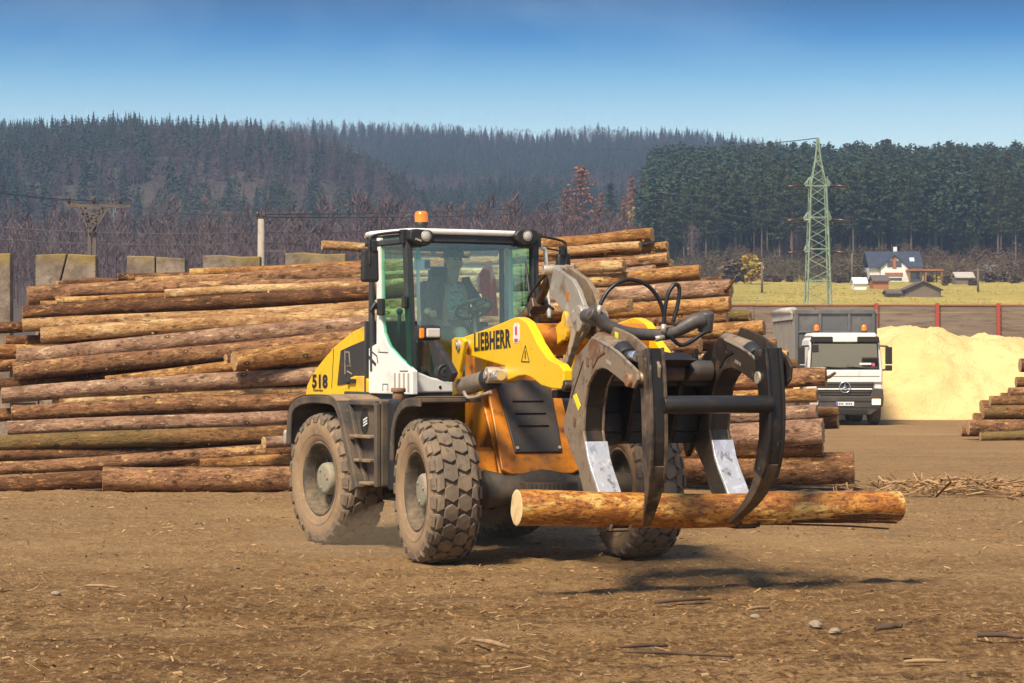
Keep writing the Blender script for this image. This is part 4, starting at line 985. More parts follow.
def make_log(name, a, b_, r0, r1, bk, label, cat='log', group=None, ends=(True, True), seed=0, seg=22, cut='cutwood', stubs=3):
    R = random.Random(seed*7919+13); a, b_ = Vector(a), Vector(b_); d = b_-a; L = d.length
    n = max(6, int(L/.15)); ph = R.uniform(0, 9); bx, bz = R.uniform(-1, 1)*.022*L**.5, R.uniform(-1, 1)*.014*L**.5
    mb = MB(); mb.smooth = True; vs = []; rims = []
    for i in range(n+1):
        t = i/n; r = r0+(r1-r0)*t
        cy_ = math.sin(t*math.pi*1.0)*bx+math.sin(t*7+ph)*.012; cz_ = math.sin(t*math.pi)*bz+math.sin(t*9+ph*2)*.010
        ring = []
        for k in range(seg):
            an = 2*math.pi*k/seg
            ca, sa = math.cos(an), math.sin(an); q = r*(1+.03*math.sin(2*an+t*3+ph)+.06*(vn1(ca*1.2+ph, sa*1.2+t*L*1.3, seed)-.5)+.07*(vn1(ca*2.6+t*L*3.1, sa*2.6-t*L*2.2, seed+3)-.5)+.055*max(0, vn1(ca*5+t*L*5.5, sa*5+t*L*1.7, seed+9)-.55)+.05*(vn1(ca*4, sa*4+t*L*.35, seed+5)-.5))
            ring.append((t*L+(0 if 0 < i < n else (R.uniform(-.008, .008) if seg < 28 else R.uniform(-.001, .001))), cy_+q*math.cos(an), cz_+q*math.sin(an)))
        vs += ring
        if i in (0, n): rims.append(ring)
    mb.add(vs, [(i*seg+k, i*seg+(k+1) % seg, (i+1)*seg+(k+1) % seg, (i+1)*seg+k) for i in range(n) for k in range(seg)])
    for s_ in range(stubs):
        t = R.uniform(.05, .95); an = R.uniform(3.3, 6.1)      # knots and cut branch stubs on the open side
        r = r0+(r1-r0)*t; p = Vector((t*L, math.sin(t*math.pi)*bx, math.sin(t*math.pi)*bz)); nn = Vector((R.uniform(-.3, .3), math.cos(an), math.sin(an)))
        mb.tube([p+nn*r*.9, p+nn*(r+R.uniform(.012, .03))], [R.uniform(.018, .032), .014], 6)
    if not ends[0]: mb.add(rims[0], [tuple(range(seg-1, -1, -1))])
    if not ends[1]: mb.add(rims[1], [tuple(range(seg))])
    o = mb.build(name, BARK[bk] if isinstance(bk, str) else bk)
    o.location = a; o.rotation_mode = 'QUATERNION'; o.rotation_quaternion = d.to_track_quat('X', 'Z')
    tag(o, label, cat, group)
    for e in (0, 1):
        if not ends[e]: continue
        ring = rims[e]; c = Vector((sum(p[0] for p in ring), sum(p[1] for p in ring), sum(p[2] for p in ring)))/seg
        m2 = MB(); inner = [tuple(c+(Vector(p)-c)*.90) for p in ring]
        sgn = -1 if e == 0 else 1
        inner = [(p[0]+sgn*.004, p[1], p[2]) for p in inner]
        m2.add(ring+inner+[(c.x+sgn*.006, c.y, c.z)], [(k, (k+1) % seg, seg+(k+1) % seg, seg+k) for k in range(seg)]+[(seg+k, seg+(k+1) % seg, 2*seg) for k in range(seg)])
        ce = m2.build('cut_end', M[cut], o)
    return o
def vn1(x, y, s):
    return float(vnoise(np.array([x]), np.array([y]), s)[0])
_vcache = {}
_tab = RNG.random((64, 64))
def vn1(x, y, s):                   # quick lattice noise for the log surfaces
    x += s*5.37; y += s*3.11
    xi, yi = math.floor(x), math.floor(y); fx, fy = x-xi, y-yi
    g = lambda i, j: _tab[i & 63, j & 63]
    return (g(xi, yi)*(1-fx)+g(xi+1, yi)*fx)*(1-fy)+(g(xi, yi+1)*(1-fx)+g(xi+1, yi+1)*fx)*fy

def stackY(py, off, px=0):
    Y = 34.0
    for _ in range(6):
        z = HC-(py-CY)*Y/FPX; Y = 33.9+max(0, z)*.95+off
    return Y
GL = 'logs of the long stack'
def slog(x0, y0, x1, y1, r0, r1, off, bk, label, ends=(True, False), xe=None, seed=0, stubs=3, dy=0.0):
    if xe is not None:
        y1 = y0+(y1-y0)*(xe-x0)/(x1-x0); x1 = xe
    Ya, Yb = stackY(y0, off), stackY((y0+y1)/2, off)+dy
    a, b_ = W(x0, y0, Ya), W(x1, y1, Yb)
    return make_log('log', a, b_, .95*r0*Ya/FPX, .95*r1*Yb/FPX, bk, label, 'log', GL, ends, seed, stubs=stubs)
LEFT = [
 # x0 y0 x1 y1 r0 r1 off bark label xe
 (57, 284.5, 134, 281, 4.6, 4.4, .9, 'd', 'short dark log on the top of the stack in front of the second concrete slab', 137, (True, True)),
 (136, 282, 370, 276, 4.2, 4.6, .8, 'p', 'thin pale log on the top of the stack, carrying on from a short dark log', 520, (True, False)),
 (190, 273.5, 370, 265.5, 4.4, 4.6, .9, 'o', 'thin orange log highest on the stack in front of the fourth concrete slab', 500, (True, False)),
 (118, 277.5, 300, 274, 4.2, 4.2, 1.3, 'd', 'thin dark log poking out behind the pale top log below the third slab', 420, (True, False)),
 (322, 245.5, 372, 248.5, 5.0, 5.0, 2.0, 'p', 'loose pale log lying high behind the cab, its end above the last slab', 470, (True, False)),
 (28, 297, 120, 291, 11.0, 10.0, .85, 'b', 'thick brown butt log at the upper left corner of the stack', 460, (True, False)),
 (70, 291.5, 370, 284.5, 5.2, 6.0, .25, 'b', 'slim brown log lying just above a thick butt log at the upper left', 520, (True, False)),
 (165, 294.5, 370, 285.5, 5.2, 5.4, -.05, 'p', 'pale log with a torn light patch in the upper middle of the left stack', 500, (True, False)),
 (56, 300.5, 200, 296, 4.6, 4.2, .0, 'o', 'thin reddish log over the large dark log at the upper left', 230, (True, False)),
 (41, 305, 120, 303, 4.4, 4.0, .30, 'd', 'thin dark log tucked under the thick butt log at the upper left', 300, (True, False)),
 (23, 313.5, 320, 298, 7.8, 8.2, .0, 'd', 'long dark brown log running the whole upper stack behind the cab', 540, (True, False)),
 (23, 326, 320, 309.5, 7.2, 7.4, .0, 'p', 'long pale orange log below the long dark brown one', 530, (True, False)),
 (-2, 327.5, 60, 325, 6.2, 6.0, .45, 'd', 'dark log end at the far left behind the long pale orange log', 320, (True, False)),
 (41, 335.5, 330, 319.5, 8.4, 7.6, -.15, 'p', 'knotty pale log with a round cut end, resting below the long pale orange log', 520, (True, False)),
 (6, 341, 60, 340, 5.6, 5.4, .35, 'd', 'small dark log end left of the knotty pale log', 300, (True, False)),
 (-14, 352.5, 60, 350, 8.0, 7.6, .45, 'o', 'orange log reaching out of the frame behind two big brown logs', 330, (True, False)),
 (17, 357, 320, 331, 9.4, 9.2, .0, 'k', 'big smooth brown log, the upper of two climbing to the right', 520, (True, False)),
 (-8, 367, 60, 364, 6.4, 6.4, .45, 'd', 'shaded log end at the left edge between two big climbing logs', 300, (True, False)),
 (14, 372, 320, 342, 9.8, 9.8, .0, 'b', 'big smooth brown log, the lower of two climbing to the right', 520, (True, False)),
 (234, 361.5, 340, 350.5, 10.2, 10.0, -.45, 'o', 'short pale orange log sticking out in front with a bright cut end', 540, (True, False)),
 (226, 360, 300, 354, 6.0, 6.0, -.1, 'd', 'small log end just left of the short pale orange log', 330, (True, False)),
 (106, 381, 232, 367.5, 6.2, 7.0, -.05, 'o', 'slim orange log wedged under the lower big climbing log', 480, (True, False)),
 (-6, 385, 60, 381, 6.6, 6.6, .4, 'd', 'dark log end at the left edge above the pinkish log', 300, (True, False)),
 (2, 395.5, 310, 376.5, 8.4, 8.6, .0, 'k', 'pinkish log with orange scrape marks at mid height of the left stack', 560, (True, False)),
 (60, 401, 310, 391, 4.6, 4.6, .12, 'p', 'thin whitish peeled log squeezed under the pinkish log', 480, (True, False)),
 (12, 412.5, 310, 400, 8.2, 8.6, .0, 'b', 'brown log dotted with knots under the thin whitish peeled log', 560, (True, False)),
 (-12, 416, 60, 413, 7.2, 7.2, .4, 'd', 'dark log end at the left edge beside the log dotted with knots', 300, (True, False)),
 (8, 429, 290, 418, 8.0, 8.6, .0, 'k', 'reddish brown log above the greenish log in the lower left stack', 560, (True, False)),
 (-4, 444, 290, 432, 8.8, 9.0, .0, 'g', 'greenish mossy log with pale knots in the lower left stack', 560, (True, False)),
 (-6, 456, 140, 451.5, 6.4, 5.6, .12, 'd', 'narrow dark log tapering out under the greenish log', 330, (True, False)),
 (-4, 468.5, 270, 449.5, 7.2, 7.4, -.12, 'b', 'brown log crossing upward above the bottom logs at the left', 400, (True, True)),
 (264, 443.5, 300, 442, 6.4, 6.4, -.30, 'k', 'grey cut log end sticking out beside the rear tyre of the loader', 520, (True, False)),
 (-10, 486, 103, 478.5, 9.0, 9.2, .05, 'd', 'dark bottom log at the left edge lying on the soil', 340, (True, False)),
 (103, 478.5, 300, 477.5, 13.0, 13.0, -.30, 'b', 'thickest bottom log with knots lying on the soil left of the loader', 590, (True, False)),
 (200, 462, 300, 460, 7.4, 7.4, .20, 'o', 'log just over the thickest bottom log beside the rear wheel', 560, (True, False)),
]
for i, (x0, y0, x1, y1, r0, r1, off, bk, lab, xe, en) in enumerate(LEFT):
    slog(x0, y0, x1, y1, r0, r1, off, bk, lab, en, xe, seed=i+1, stubs=9, dy=2.0 if 'short pale orange log sticking' in lab or 'cut log end' in lab else .7)
RIGHT = [   # left end, right end
 (520, 246.5, 652, 235, 6.8, 7.4, 1.1, 'o', 'topmost log of the stack right of the cab with a bright cut end'),
 (500, 257, 640, 246.5, 5.4, 5.2, .75, 'p', 'pale log second from the top of the stack right of the cab'),
 (560, 254, 667, 246.5, 5.0, 5.0, 1.25, 'o', 'orange log end peeking out to the right below the topmost log'),
 (490, 270, 668, 258.5, 6.2, 7.0, .80, 'b', 'brown log with a shaded right half under the two top logs'),
 (500, 274, 624, 265.5, 6.0, 6.4, .35, 'p', 'pale log ending short in front of the brown one near the far mirror'),
 (560, 274.5, 654, 269.5, 4.4, 4.4, .55, 'k', 'small pinkish log with a sawn end below the shaded brown log'),
 (580, 275, 672, 265.5, 5.4, 6.0, 1.25, 'd', 'dark log end in the gap under the top right logs'),
 (480, 291, 700, 272.5, 7.2, 8.0, .45, 'o', 'orange log with a thick end right of the hose loops, above all wider layers'),
 (590, 286, 720, 280.5, 4.6, 3.8, .70, 'd', 'thin dark log tip pointing right beside the thick orange end'),
 (480, 304, 731, 289.5, 9.4, 10.0, .25, 'k', 'wide pinkish brown log with a ragged branch stub at its right end'),
 (470, 318, 730, 304.5, 7.8, 8.0, .15, 'o', 'orange log right under the wide pinkish brown one'),
 (520, 312, 630, 306, 6.4, 6.6, -.25, 'p', 'log with a pale split end inside the large hose loop'),
 (560, 326, 727, 317, 6.0, 6.2, .30, 'b', 'brown log end above the long tawny log right of the grapple pipe'),
 (600, 321, 750, 315.5, 5.0, 6.0, .75, 'g', 'mossy greenish log end at the right step of the stack'),
 (470, 341, 764, 328.5, 7.6, 8.2, .25, 'o', 'long tawny log reaching right above the far grapple tine'),
 (560, 349, 776, 342, 5.4, 5.4, .55, 'b', 'slim brown log end behind the top of the far clamp arm'),
 (600, 358, 788, 354.5, 5.0, 5.0, .75, 'o', 'slim orange log end to the right of the far clamp arm'),
 (600, 369, 797, 364.5, 5.2, 5.4, .85, 'g', 'greenish log end beside the tipper body of the truck'),
 (480, 352, 700, 344, 7.6, 7.6, .20, 'b', 'brown log hidden for the most part behind the grapple frame'),
 (480, 366, 740, 358, 7.6, 7.6, .25, 'k', 'pinkish log seen through the grapple above the clamp bar'),
 (480, 390, 826, 376.5, 10.0, 10.2, .0, 'b', 'thick brown log with a snapped branch pointing at the truck'),
 (480, 405, 817, 396, 7.0, 7.2, .10, 'o', 'orange log just below the thick log with the snapped branch'),
 (470, 424, 817, 412.5, 9.0, 9.0, .05, 'k', 'pale pinkish log with knots at the height of the clamp bar'),
 (600, 417, 838, 411, 5.4, 5.0, .45, 'p', 'pale log end jutting out furthest at the right, level with the licence plate'),
 (600, 430, 838, 422.5, 7.2, 7.0, .65, 'd', 'dark log end in shade directly under the pale jutting one'),
 (470, 443, 823, 431.5, 12.6, 13.0, -.15, 'k', 'thick pinkish log with knots, second from the ground at the right'),
 (480, 462, 823, 449, 8.0, 8.0, .45, 'd', 'shaded log in the gap over the huge bottom log'),
 (430, 478, 854, 467.5, 15.6, 16.4, .75, 'b', 'huge bottom log with dirt and red specks at the right end of the stack'),
]
for i, (x0, y0, x1, y1, r0, r1, off, bk, lab) in enumerate(RIGHT):
    o = slog(x0, y0, x1, y1, r0, r1, off+.5, bk, lab, (False, True), None, seed=100+i, stubs=6, dy=-1.5 if off < .3 else -1.0)
    if 'with a snapped branch' in lab or 'branch stub' in lab:
        mb = MB(); L = (W(x1, y1, 36)-W(x0, y0, 36)).length
        Ls = max(v_.co.x for v_ in o.data.vertices)
        mb.tube([(Ls-.05, -.05, -.02), (Ls+.05, -.06, -.01), (Ls+.14, -.07, .05)] if 'snapped' in lab else [(Ls-.06, -.12, -.02), (Ls+.02, -.2, .03), (Ls+.10, -.2, .14)], [.03, .026, .02], 7)
        st = mb.build('branch_stub', BARK['d'], o)
# second layer of logs that shows through the gaps
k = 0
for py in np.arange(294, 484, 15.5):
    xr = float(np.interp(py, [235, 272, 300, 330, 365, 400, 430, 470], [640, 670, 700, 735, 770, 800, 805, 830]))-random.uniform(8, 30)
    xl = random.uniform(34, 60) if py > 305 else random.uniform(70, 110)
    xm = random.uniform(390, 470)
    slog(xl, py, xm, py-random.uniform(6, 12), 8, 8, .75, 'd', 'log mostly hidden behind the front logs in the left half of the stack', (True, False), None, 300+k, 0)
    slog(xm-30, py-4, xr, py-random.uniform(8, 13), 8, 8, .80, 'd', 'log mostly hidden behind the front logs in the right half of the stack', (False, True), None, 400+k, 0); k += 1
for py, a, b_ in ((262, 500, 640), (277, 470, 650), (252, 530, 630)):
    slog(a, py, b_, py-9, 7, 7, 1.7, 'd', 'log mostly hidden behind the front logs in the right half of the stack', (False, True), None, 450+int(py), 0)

# log held in the grapple
FL = 3.43
def lp_(px, py):
    y, z = Q_.front(px, py, FL); return Q_.world(FL, y, z)
la, lb = lp_(516.5, 508.5), lp_(898, 505.5)
m = bark('wet_orange_bark', (.46, .185, .028), (.46, .185, .028), (.72, .40, .085), (.13, .036, .008), .53, .42, False)
nt = m.node_tree; m.node_tree.nodes['Principled BSDF'].inputs['Specular IOR Level'].default_value = .5
v = coords(nt, (.42, 1, 1)); b = nt.nodes['Principled BSDF']
h1 = noise(nt, v, 13, 6, .72, .4); h2 = noise(nt, v, 6, 5, .7, .6); h3 = noise(nt, coords(nt, (.5, 1, 1)), 34, 4, .7)
c = mixc(nt, rng(nt, h1, .42, .56), (.56, .245, .035), (.30, .095, .014))
c = mixc(nt, rng(nt, h2, .54, .64), c, (.74, .46, .13)); c = mixc(nt, rng(nt, h3, .52, .64, 0, .9), c, (.10, .030, .008)); c = mixc(nt, rng(nt, h2, .34, .44, .85, 0), c, (.13, .045, .014))
nt.links.new(c, b.inputs['Base Color']); bump(nt, b, h1, .8, .03)
hl_ = make_log('log', la, lb, .141, .124, m, 'orange wet looking log gripped by the black grapple in front of the loader', 'log', None, (True, True), 77, 28, 'brightcut', 0)
mb = MB(); L = (lb-la).length
R = random.Random(3)
def bark_flake(x0, x1, a0, wid, lift, r=.135):
    n = 14; vs = []
    for i in range(n):
        t = i/(n-1); x = x0+(x1-x0)*t; ww = wid*(.5+.5*math.sin(math.pi*min(1, t*1.1)))*R.uniform(.7, 1.2)
        for q in (-1, 1):
            an = a0+q*ww; rr = r+.004+lift*(t**3)+(.004 if q > 0 else 0); vs.append((x, rr*math.cos(an), rr*math.sin(an)))
        for q in (1, -1):
            an = a0+q*ww; rr = r+.014+lift*(t**3); vs.append((x, rr*math.cos(an), rr*math.sin(an)))
    fs = [(4*i+k, 4*i+(k+1) % 4, 4*i+4+(k+1) % 4, 4*i+4+k) for i in range(n-1) for k in range(4)]
    return vs, fs
# the camera sees local -y / -z sides; loose strips hang along the lower front
for x0, x1, an, wd, lift, nm in ((1.5, 3.25, -1.75, .16, .05, 'loose_bark'), (2.35, 3.3, -2.2, .20, .02, 'loose_bark'), (.75, 1.6, -1.65, .12, .02, 'loose_bark'), (2.75, L-.03, -2.6, .16, .0, 'loose_bark')):
    mb = MB(); mb.add(*bark_flake(x0, x1, an, wd, lift)); mb.build(nm, BARK['d'], hl_)
mb = MB(); mb.add(*bark_flake(1.15, 2.2, -2.3, .16, .0, .128)); mb.build('torn_patch', M['brightcut'], hl_)

# small stack at the right edge
SM = [
 (1020, 365, 7.2, 'd', 'topmost round log of the small stack at the right edge', .9),
 (1016, 382, 5.6, 'd', 'second log from the top of the small right stack', .75),
 (1009, 392, 5.2, 'b', 'third log from the top of the small right stack', .6),
 (990, 401, 5.6, 'g', 'greenish log in the middle of the small right stack, set back from its neighbours', .25),
 (981, 406, 6.6, 'd', 'dark log end beside the greenish log of the small right stack', .7),
 (983, 412, 7.0, 'g', 'mossy thick log above the bottom layer of the small right stack', .1),
 (974, 419, 6.4, 'b', 'brown log end low on the left of the small right stack', .5),
 (968, 428, 8.0, 'b', 'thick brown log in the bottom layer of the small right stack', -.1),
 (961, 431.5, 5.2, 'd', 'small log end furthest left on the ground of the small right stack', .35),
 (980, 436, 4.6, 'g', 'thin log lying on the soil in front of the small right stack', -.45),
 (1001, 398, 5.2, 'd', 'log between the third log and the greenish one of the small stack', .9),
]
for i, (x, y, r, bk, lab, off) in enumerate(SM):
    Y = 56.2+off; a = W(x, y, Y); b_ = a+Vector((4.2+random.uniform(-.2, .4), .25, .05+random.uniform(-.05, .05)))
    make_log('log', a, b_, r*Y/FPX, r*Y/FPX*.92, bk, lab, 'log', 'logs of the small stack at the right edge', (True, True), 600+i, 14, stubs=3)

# ------------------------------------------------------------------ concrete slabs behind the stack
m, nt, b = new_mat('old_concrete'); v = coords(nt, (1, 1, 1), True)
n1 = noise(nt, v, 2.2, 6, .7); n2 = noise(nt, v, 9, 5, .7); n3 = noise(nt, v, 1.2, 4, .6)
tcz = N(nt, 'ShaderNodeTexCoord'); sz = N(nt, 'ShaderNodeSeparateXYZ'); nt.links.new(tcz.outputs['Object'], sz.inputs[0])
c = mixc(nt, rng(nt, n1, .40, .64), (.27, .215, .16), (.12, .09, .066))
c = mixc(nt, rng(nt, n2, .55, .72), c, (.085, .066, .05))
ad = N(nt, 'ShaderNodeMath', operation='MULTIPLY_ADD'); ad.inputs[1].default_value = .9; ad.inputs[2].default_value = -2.86; nt.links.new(sz.outputs['Z'], ad.inputs[0])
ad2 = N(nt, 'ShaderNodeMath', operation='ADD'); nt.links.new(ad.outputs[0], ad2.inputs[0]); nt.links.new(n3, ad2.inputs[1])
c = mixc(nt, rng(nt, ad2.outputs[0], .88, 1.15, 0, .7), c, (.27, .19, .028))       # lichen along the top edges
nt.links.new(c, b.inputs['Base Color']); b.inputs['Roughness'].default_value = .95; bump(nt, b, n2, .7, .03)
M['concrete'] = m
SL = [(-45, 12, 253, 'concrete slab cut by the left edge of the frame'), (37, 97, 254, 'concrete slab split by a diagonal crack with yellow lichen'),
      (128, 186, 256, 'concrete slab made of two tones joined by an upright seam'), (204, 261, 256, 'concrete slab with a yellow lichen half, left of the round concrete pole'), (286, 346, 253.5, 'concrete slab nearest the cab, partly behind top logs')]
for i, (xa, xb, yt, lab) in enumerate(SL):
    Y = 45.; a = W(xa, yt, Y); b_ = W(xb, yt, Y); h = a.z; wd = b_.x-a.x
    root = tag(empty('concrete_slab', ((a.x+b_.x)/2, Y, 0)), lab, 'concrete slab', 'concrete slabs behind the stack')
    mb = MB()
    if i == 1:
        mb.prism([(-wd/2, 0), (-wd/2, h-.02), (.02, h), (-.12, h-.55), (-.5, h-1.5), (-.52, 0)], -.15, .15); mb.prism([(.045, h+.0), (wd/2, h-.03), (wd/2, 0), (-.5, 0), (-.475, h-1.5), (-.095, h-.56)], -.14, .16)
    elif i == 2:
        mb.prism([(-wd/2, 0), (-wd/2, h), (-.02, h-.01), (-.02, 0)], -.15, .15); mb.prism([(-.0, 0), (-.0, h-.02), (wd/2, h-.05), (wd/2, 0)], -.13, .17)
    else:
        mb.prism([(-wd/2, 0), (-wd/2, h), (-wd/5, h+.015), (wd/6, h-.02), (wd/2, h-.01), (wd/2, 0)], -.15, .15)
    mb.build('wall_slab', M['concrete'], root, .02)
    mb = MB(); mb.box((0, .75, .12), (wd, 1.2, .24)); mb.build('foot', M['concrete'], root, .02)

# ------------------------------------------------------------------ poles and wires on the left
M['pole_concrete'] = mat('pole_concrete', (.34, .30, .25), .9, layers=[((.20, .17, .14), 3, .5, .7)], bmp=(20, .3, .01))
M['old_wood'] = mat('old_pole_steel', (.12, .095, .072), .8, layers=[((.12, .09, .07), 4, .5, .7)])
M['ceramic'] = mat('brown_insulator', (.05, .028, .02), .3)
M['wire'] = mat('wire_metal', (.09, .09, .09), .5, .4)
Yp = 120.
P = lambda px, py: (lambda q: Vector((q.x, 0, q.z)))(W(px, py, Yp))
base = P(92, 300); ox = base.x
root = tag(empty('power_pole', (ox, Yp, 0)), 'power pole with a V shaped lattice head carrying a crossarm above the left slabs', 'power pole')
L2 = lambda px, py, dy=0: Vector((P(px, py).x-ox, dy, P(px, py).z))
mb = MB()
for px in (89.6, 94.8): mb.beam((P(px, 300).x-ox, 0, 0), L2(px, 232), .16, .16, (0, 1, 0))
for py in (236, 247, 258, 275): mb.beam(L2(89.6, py), L2(94.8, py), .10, .10, (0, 1, 0))
mb.build('mast', M['old_wood'], root)
mb = MB()
for (a, b_) in (((90, 233), (80.5, 207)), ((94, 233), (104, 207)), ((92.5, 233), (86, 207)), ((93, 233), (110, 207)), ((81, 208.5), (104, 208.5)), ((83, 214), (101, 214)), ((86.5, 222), (98, 222)), ((83, 214), (98, 222)), ((101, 214), (86.5, 222)), ((88, 228), (97, 228))):
    mb.beam(L2(*a, -.2), L2(*b_, -.2), .09, .09, (0, 1, 0)); 
mb.build('lattice_head', M['old_wood'], root)
mb = MB(); mb.beam(L2(67, 205.5), L2(131, 206.5), .16, .16, (0, 1, 0)); mb.build('crossarm', M['old_wood'], root)
for px in (69, 94, 120.5):
    mb = MB(); q = L2(px, 204); mb.lathe([(q.z, .05), (q.z+.10, .11), (q.z+.18, .07), (q.z+.26, .11), (q.z+.34, .06), (q.z+.38, .001)], (q.x, 0, 0), 'z', 10); mb.build('insulator', M['ceramic'], root)
Y2 = 105.
c = W(261, 300, Y2)
root = tag(empty('concrete_pole', (c.x, Y2, 0)), 'round concrete pole with a small steel cap behind the fourth slab', 'pole')
mb = MB(); zt = W(261, 219, Y2).z; mb.cyl((0, 0, 0), (0, 0, zt), .19, 16, .14); mb.build('shaft', M['pole_concrete'], root)
mb = MB(); mb.box((0, 0, zt+.04), (.46, .14, .10)); mb.lathe([(zt+.09, .05), (zt+.2, .09), (zt+.3, .05), (zt+.34, .01)], (-.15, 0, 0), 'z', 8); mb.lathe([(zt+.09, .05), (zt+.14, .09), (zt+.2, .04), (zt+.24, .01)], (.14, 0, 0), 'z', 8); mb.build('cap', M['ceramic'], root)
mb = MB(); zb = W(284, 251, Y2); mb.beam((.1, 0, zb.z), (1.1, 0, zb.z), .05, .05); mb.box((1.05, 0, zb.z-.05), (.08, .08, .25)); mb.build('bracket', M['old_wood'], root)
def wire(pts, r, label, sag=0):
    P3 = [Vector(p) for p in pts]; out = []
    for i in range(len(P3)-1):
        for k in range(12):
            t = k/12; p = P3[i].lerp(P3[i+1], t); p.z -= sag*4*t*(1-t); out.append(p)
    out.append(P3[-1]); mb = MB(); c = out[0].copy(); mb.tube([p-c for p in out], r, 5); o = mb.build('power_line', M['wire'], loc=c)
    return tag(o, label, 'wire', 'overhead wires')
for k, px in enumerate((69, 94, 120.5)):
    nm = ('left', 'middle', 'right')[k]
    q = W(px, 201, Yp)
    wire([W(-120+px*.2, 166+k*5, 95), q], .016, f'wire leaving the frame from the {nm} insulator of the V headed pole', .25)
    wire([q, W(255+px*.1, 213+k*1.5, Y2+.5)], .016, f'wire between the {nm} insulator of the V headed pole and the concrete pole', .25)
wire([W(263, 214, Y2), W(660, 192, 260), W(818, 190, 236)], .028, 'long thin wire rising past the cab roof to the green pylon', .6)
wire([W(263, 217, Y2), W(660, 199, 260), W(818, 222, 236)], .028, 'lower long wire passing over the cab roof toward the pylon', .6)
wire([W(-60, 222, 130), W(263, 232, 130), W(430, 222, 160)], .018, 'wire drawn low across the wooded slope left of the cab', .3)
wire([W(-60, 234, 130), W(263, 243, 130), W(430, 236, 160)], .018, 'lowest wire across the wooded slope left of the cab', .3)
# ------------------------------------------------------------------ truck
M['truck_white'] = mat('truck_white_paint', (.74, .73, .70), .35, layers=[((.45, .38, .29), 1.5, .58, .80)])
M['truck_grey'] = mat('grey_tipper_steel', (.105, .105, .105), .55, .1, layers=[((.17, .155, .135), 1.6, .50, .72), ((.06, .055, .05), 4, .6, .75)])
M['truck_side'] = mat('dusty_tipper_side', (.20, .185, .165), .65, .1, layers=[((.28, .24, .19), 1.6, .50, .72)])
M['truck_dark'] = mat('dusty_bumper', (.055, .047, .040), .6, layers=[((.11, .09, .065), 2.2, .50, .74)])
M['tarp'] = mat('pale_rolled_tarp', (.46, .43, .38), .8, layers=[((.30, .26, .21), 3, .5, .7)])
truck = tag(empty('tipper_truck', (9.62, 70, -.115)), 'white tipper truck with grey body and orange beacons parked before the sawdust heap', 'truck')
def tb(mb, name, m_, bevel=0, parent=None, seg=2): return mb.build(name, m_, parent or truck, bevel, seg=seg)
# cab shell: profile across x, tapering a little upward
mb = MB(); mb.prism([(-1.10, .78), (-1.11, 1.60), (-1.02, 2.46), (-.90, 2.60), (.90, 2.60), (1.02, 2.46), (1.11, 1.60), (1.10, .78)], .02, 1.75)
cab = tb(mb, 'cab', M['truck_white'], .05, seg=3)
mb = MB(); mb.prism([(-.98, 2.58), (-.90, 2.68), (.90, 2.68), (.98, 2.58)], .10, 1.70); tb(mb, 'roof', M['truck_white'], .04, cab, 3)
mb = MB(); mb.prism([(-1.0, 1.62), (-.955, 2.40), (.955, 2.40), (1.0, 1.62)], -.012, .018); ws = tb(mb, 'windscreen_frame', M['text_black'], .0, cab)
mb = MB(); mb.add([(-.965, -.016, 1.68), (.965, -.016, 1.68), (.925, -.016, 2.36), (-.925, -.016, 2.36)], [(0, 1, 2, 3)]); tb(mb, 'windscreen', M['truckglass'], 0, cab)
mb = MB(); mb.prism([(-1.0, 2.40), (-.97, 2.57), (-.36, 2.57), (-.36, 2.40)], -.14, -.01); mb.prism([(.36, 2.40), (.36, 2.57), (.97, 2.57), (1.0, 2.40)], -.14, -.01); tb(mb, 'sun_visor', M['text_black'], .02, cab)
mb = MB(); mb.prism([(-.355, 2.41), (-.355, 2.57), (.355, 2.57), (.355, 2.41)], -.13, -.01); tb(mb, 'visor_middle', M['truck_white'], .02, cab)
mb = MB(); mb.prism([(-1.08, 1.24), (-1.08, 1.60), (1.08, 1.60), (1.08, 1.24)], -.035, .015); tb(mb, 'front_flap', M['truck_white'], .03, cab, 3)
mb = MB(); mb.box((0, -.038, 1.42), (2.0, .01, .012)); mb.beam((-.62, -.03, 1.70), (-.1, -.03, 1.66), .02, .02); mb.beam((.05, -.03, 1.70), (.62, -.03, 1.66), .02, .02); tb(mb, 'wiper', M['text_black'], 0, cab)
mb = MB(); mb.prism([(-.85, 1.24), (-.80, 1.08), (-.72, .86), (.72, .86), (.80, 1.08), (.85, 1.24)], -.045, .0); g = tb(mb, 'grille', M['text_black'], .01)
mb = MB()
for z in (.90, .97, 1.13, 1.20): mb.box((0, -.055, z), (1.5 if z < 1 else 1.62, .02, .035))
tb(mb, 'grille_bar', M['truck_dark'], .005, g)
mb = MB(); mb.box((0, -.060, 1.05), (1.58, .03, .05)); tb(mb, 'grille_band', M['truck_white'], .01, g)
mb = MB(); mb.tube([(.155*math.cos(t*math.pi/12), -.085, 1.10+.155*math.sin(t*math.pi/12)) for t in range(25)], .016, 8, False)
for a in (90, 210, 330):
    t = rad(a); n_ = Vector((-math.sin(t), 0, math.cos(t)))*.028; c = Vector((0, -.085, 1.10)); e = c+Vector((math.cos(t), 0, math.sin(t)))*.15
    mb.add([c+n_, c-n_, e, c+Vector((0, -.02, 0))], [(0, 1, 2), (0, 3, 2), (1, 2, 3)])
tb(mb, 'star_emblem', M['chrome'], 0, g)
mb = MB(); mb.prism([(-1.12, .78), (-1.10, 1.06), (-.80, 1.08), (-.74, .84), (.74, .84), (.80, 1.08), (1.10, 1.06), (1.12, .78), (1.10, .56), (.74, .30), (-.74, .30), (-1.10, .56)], -.10, .30)
bp = tb(mb, 'bumper', M['truck_dark'], .03, seg=3)
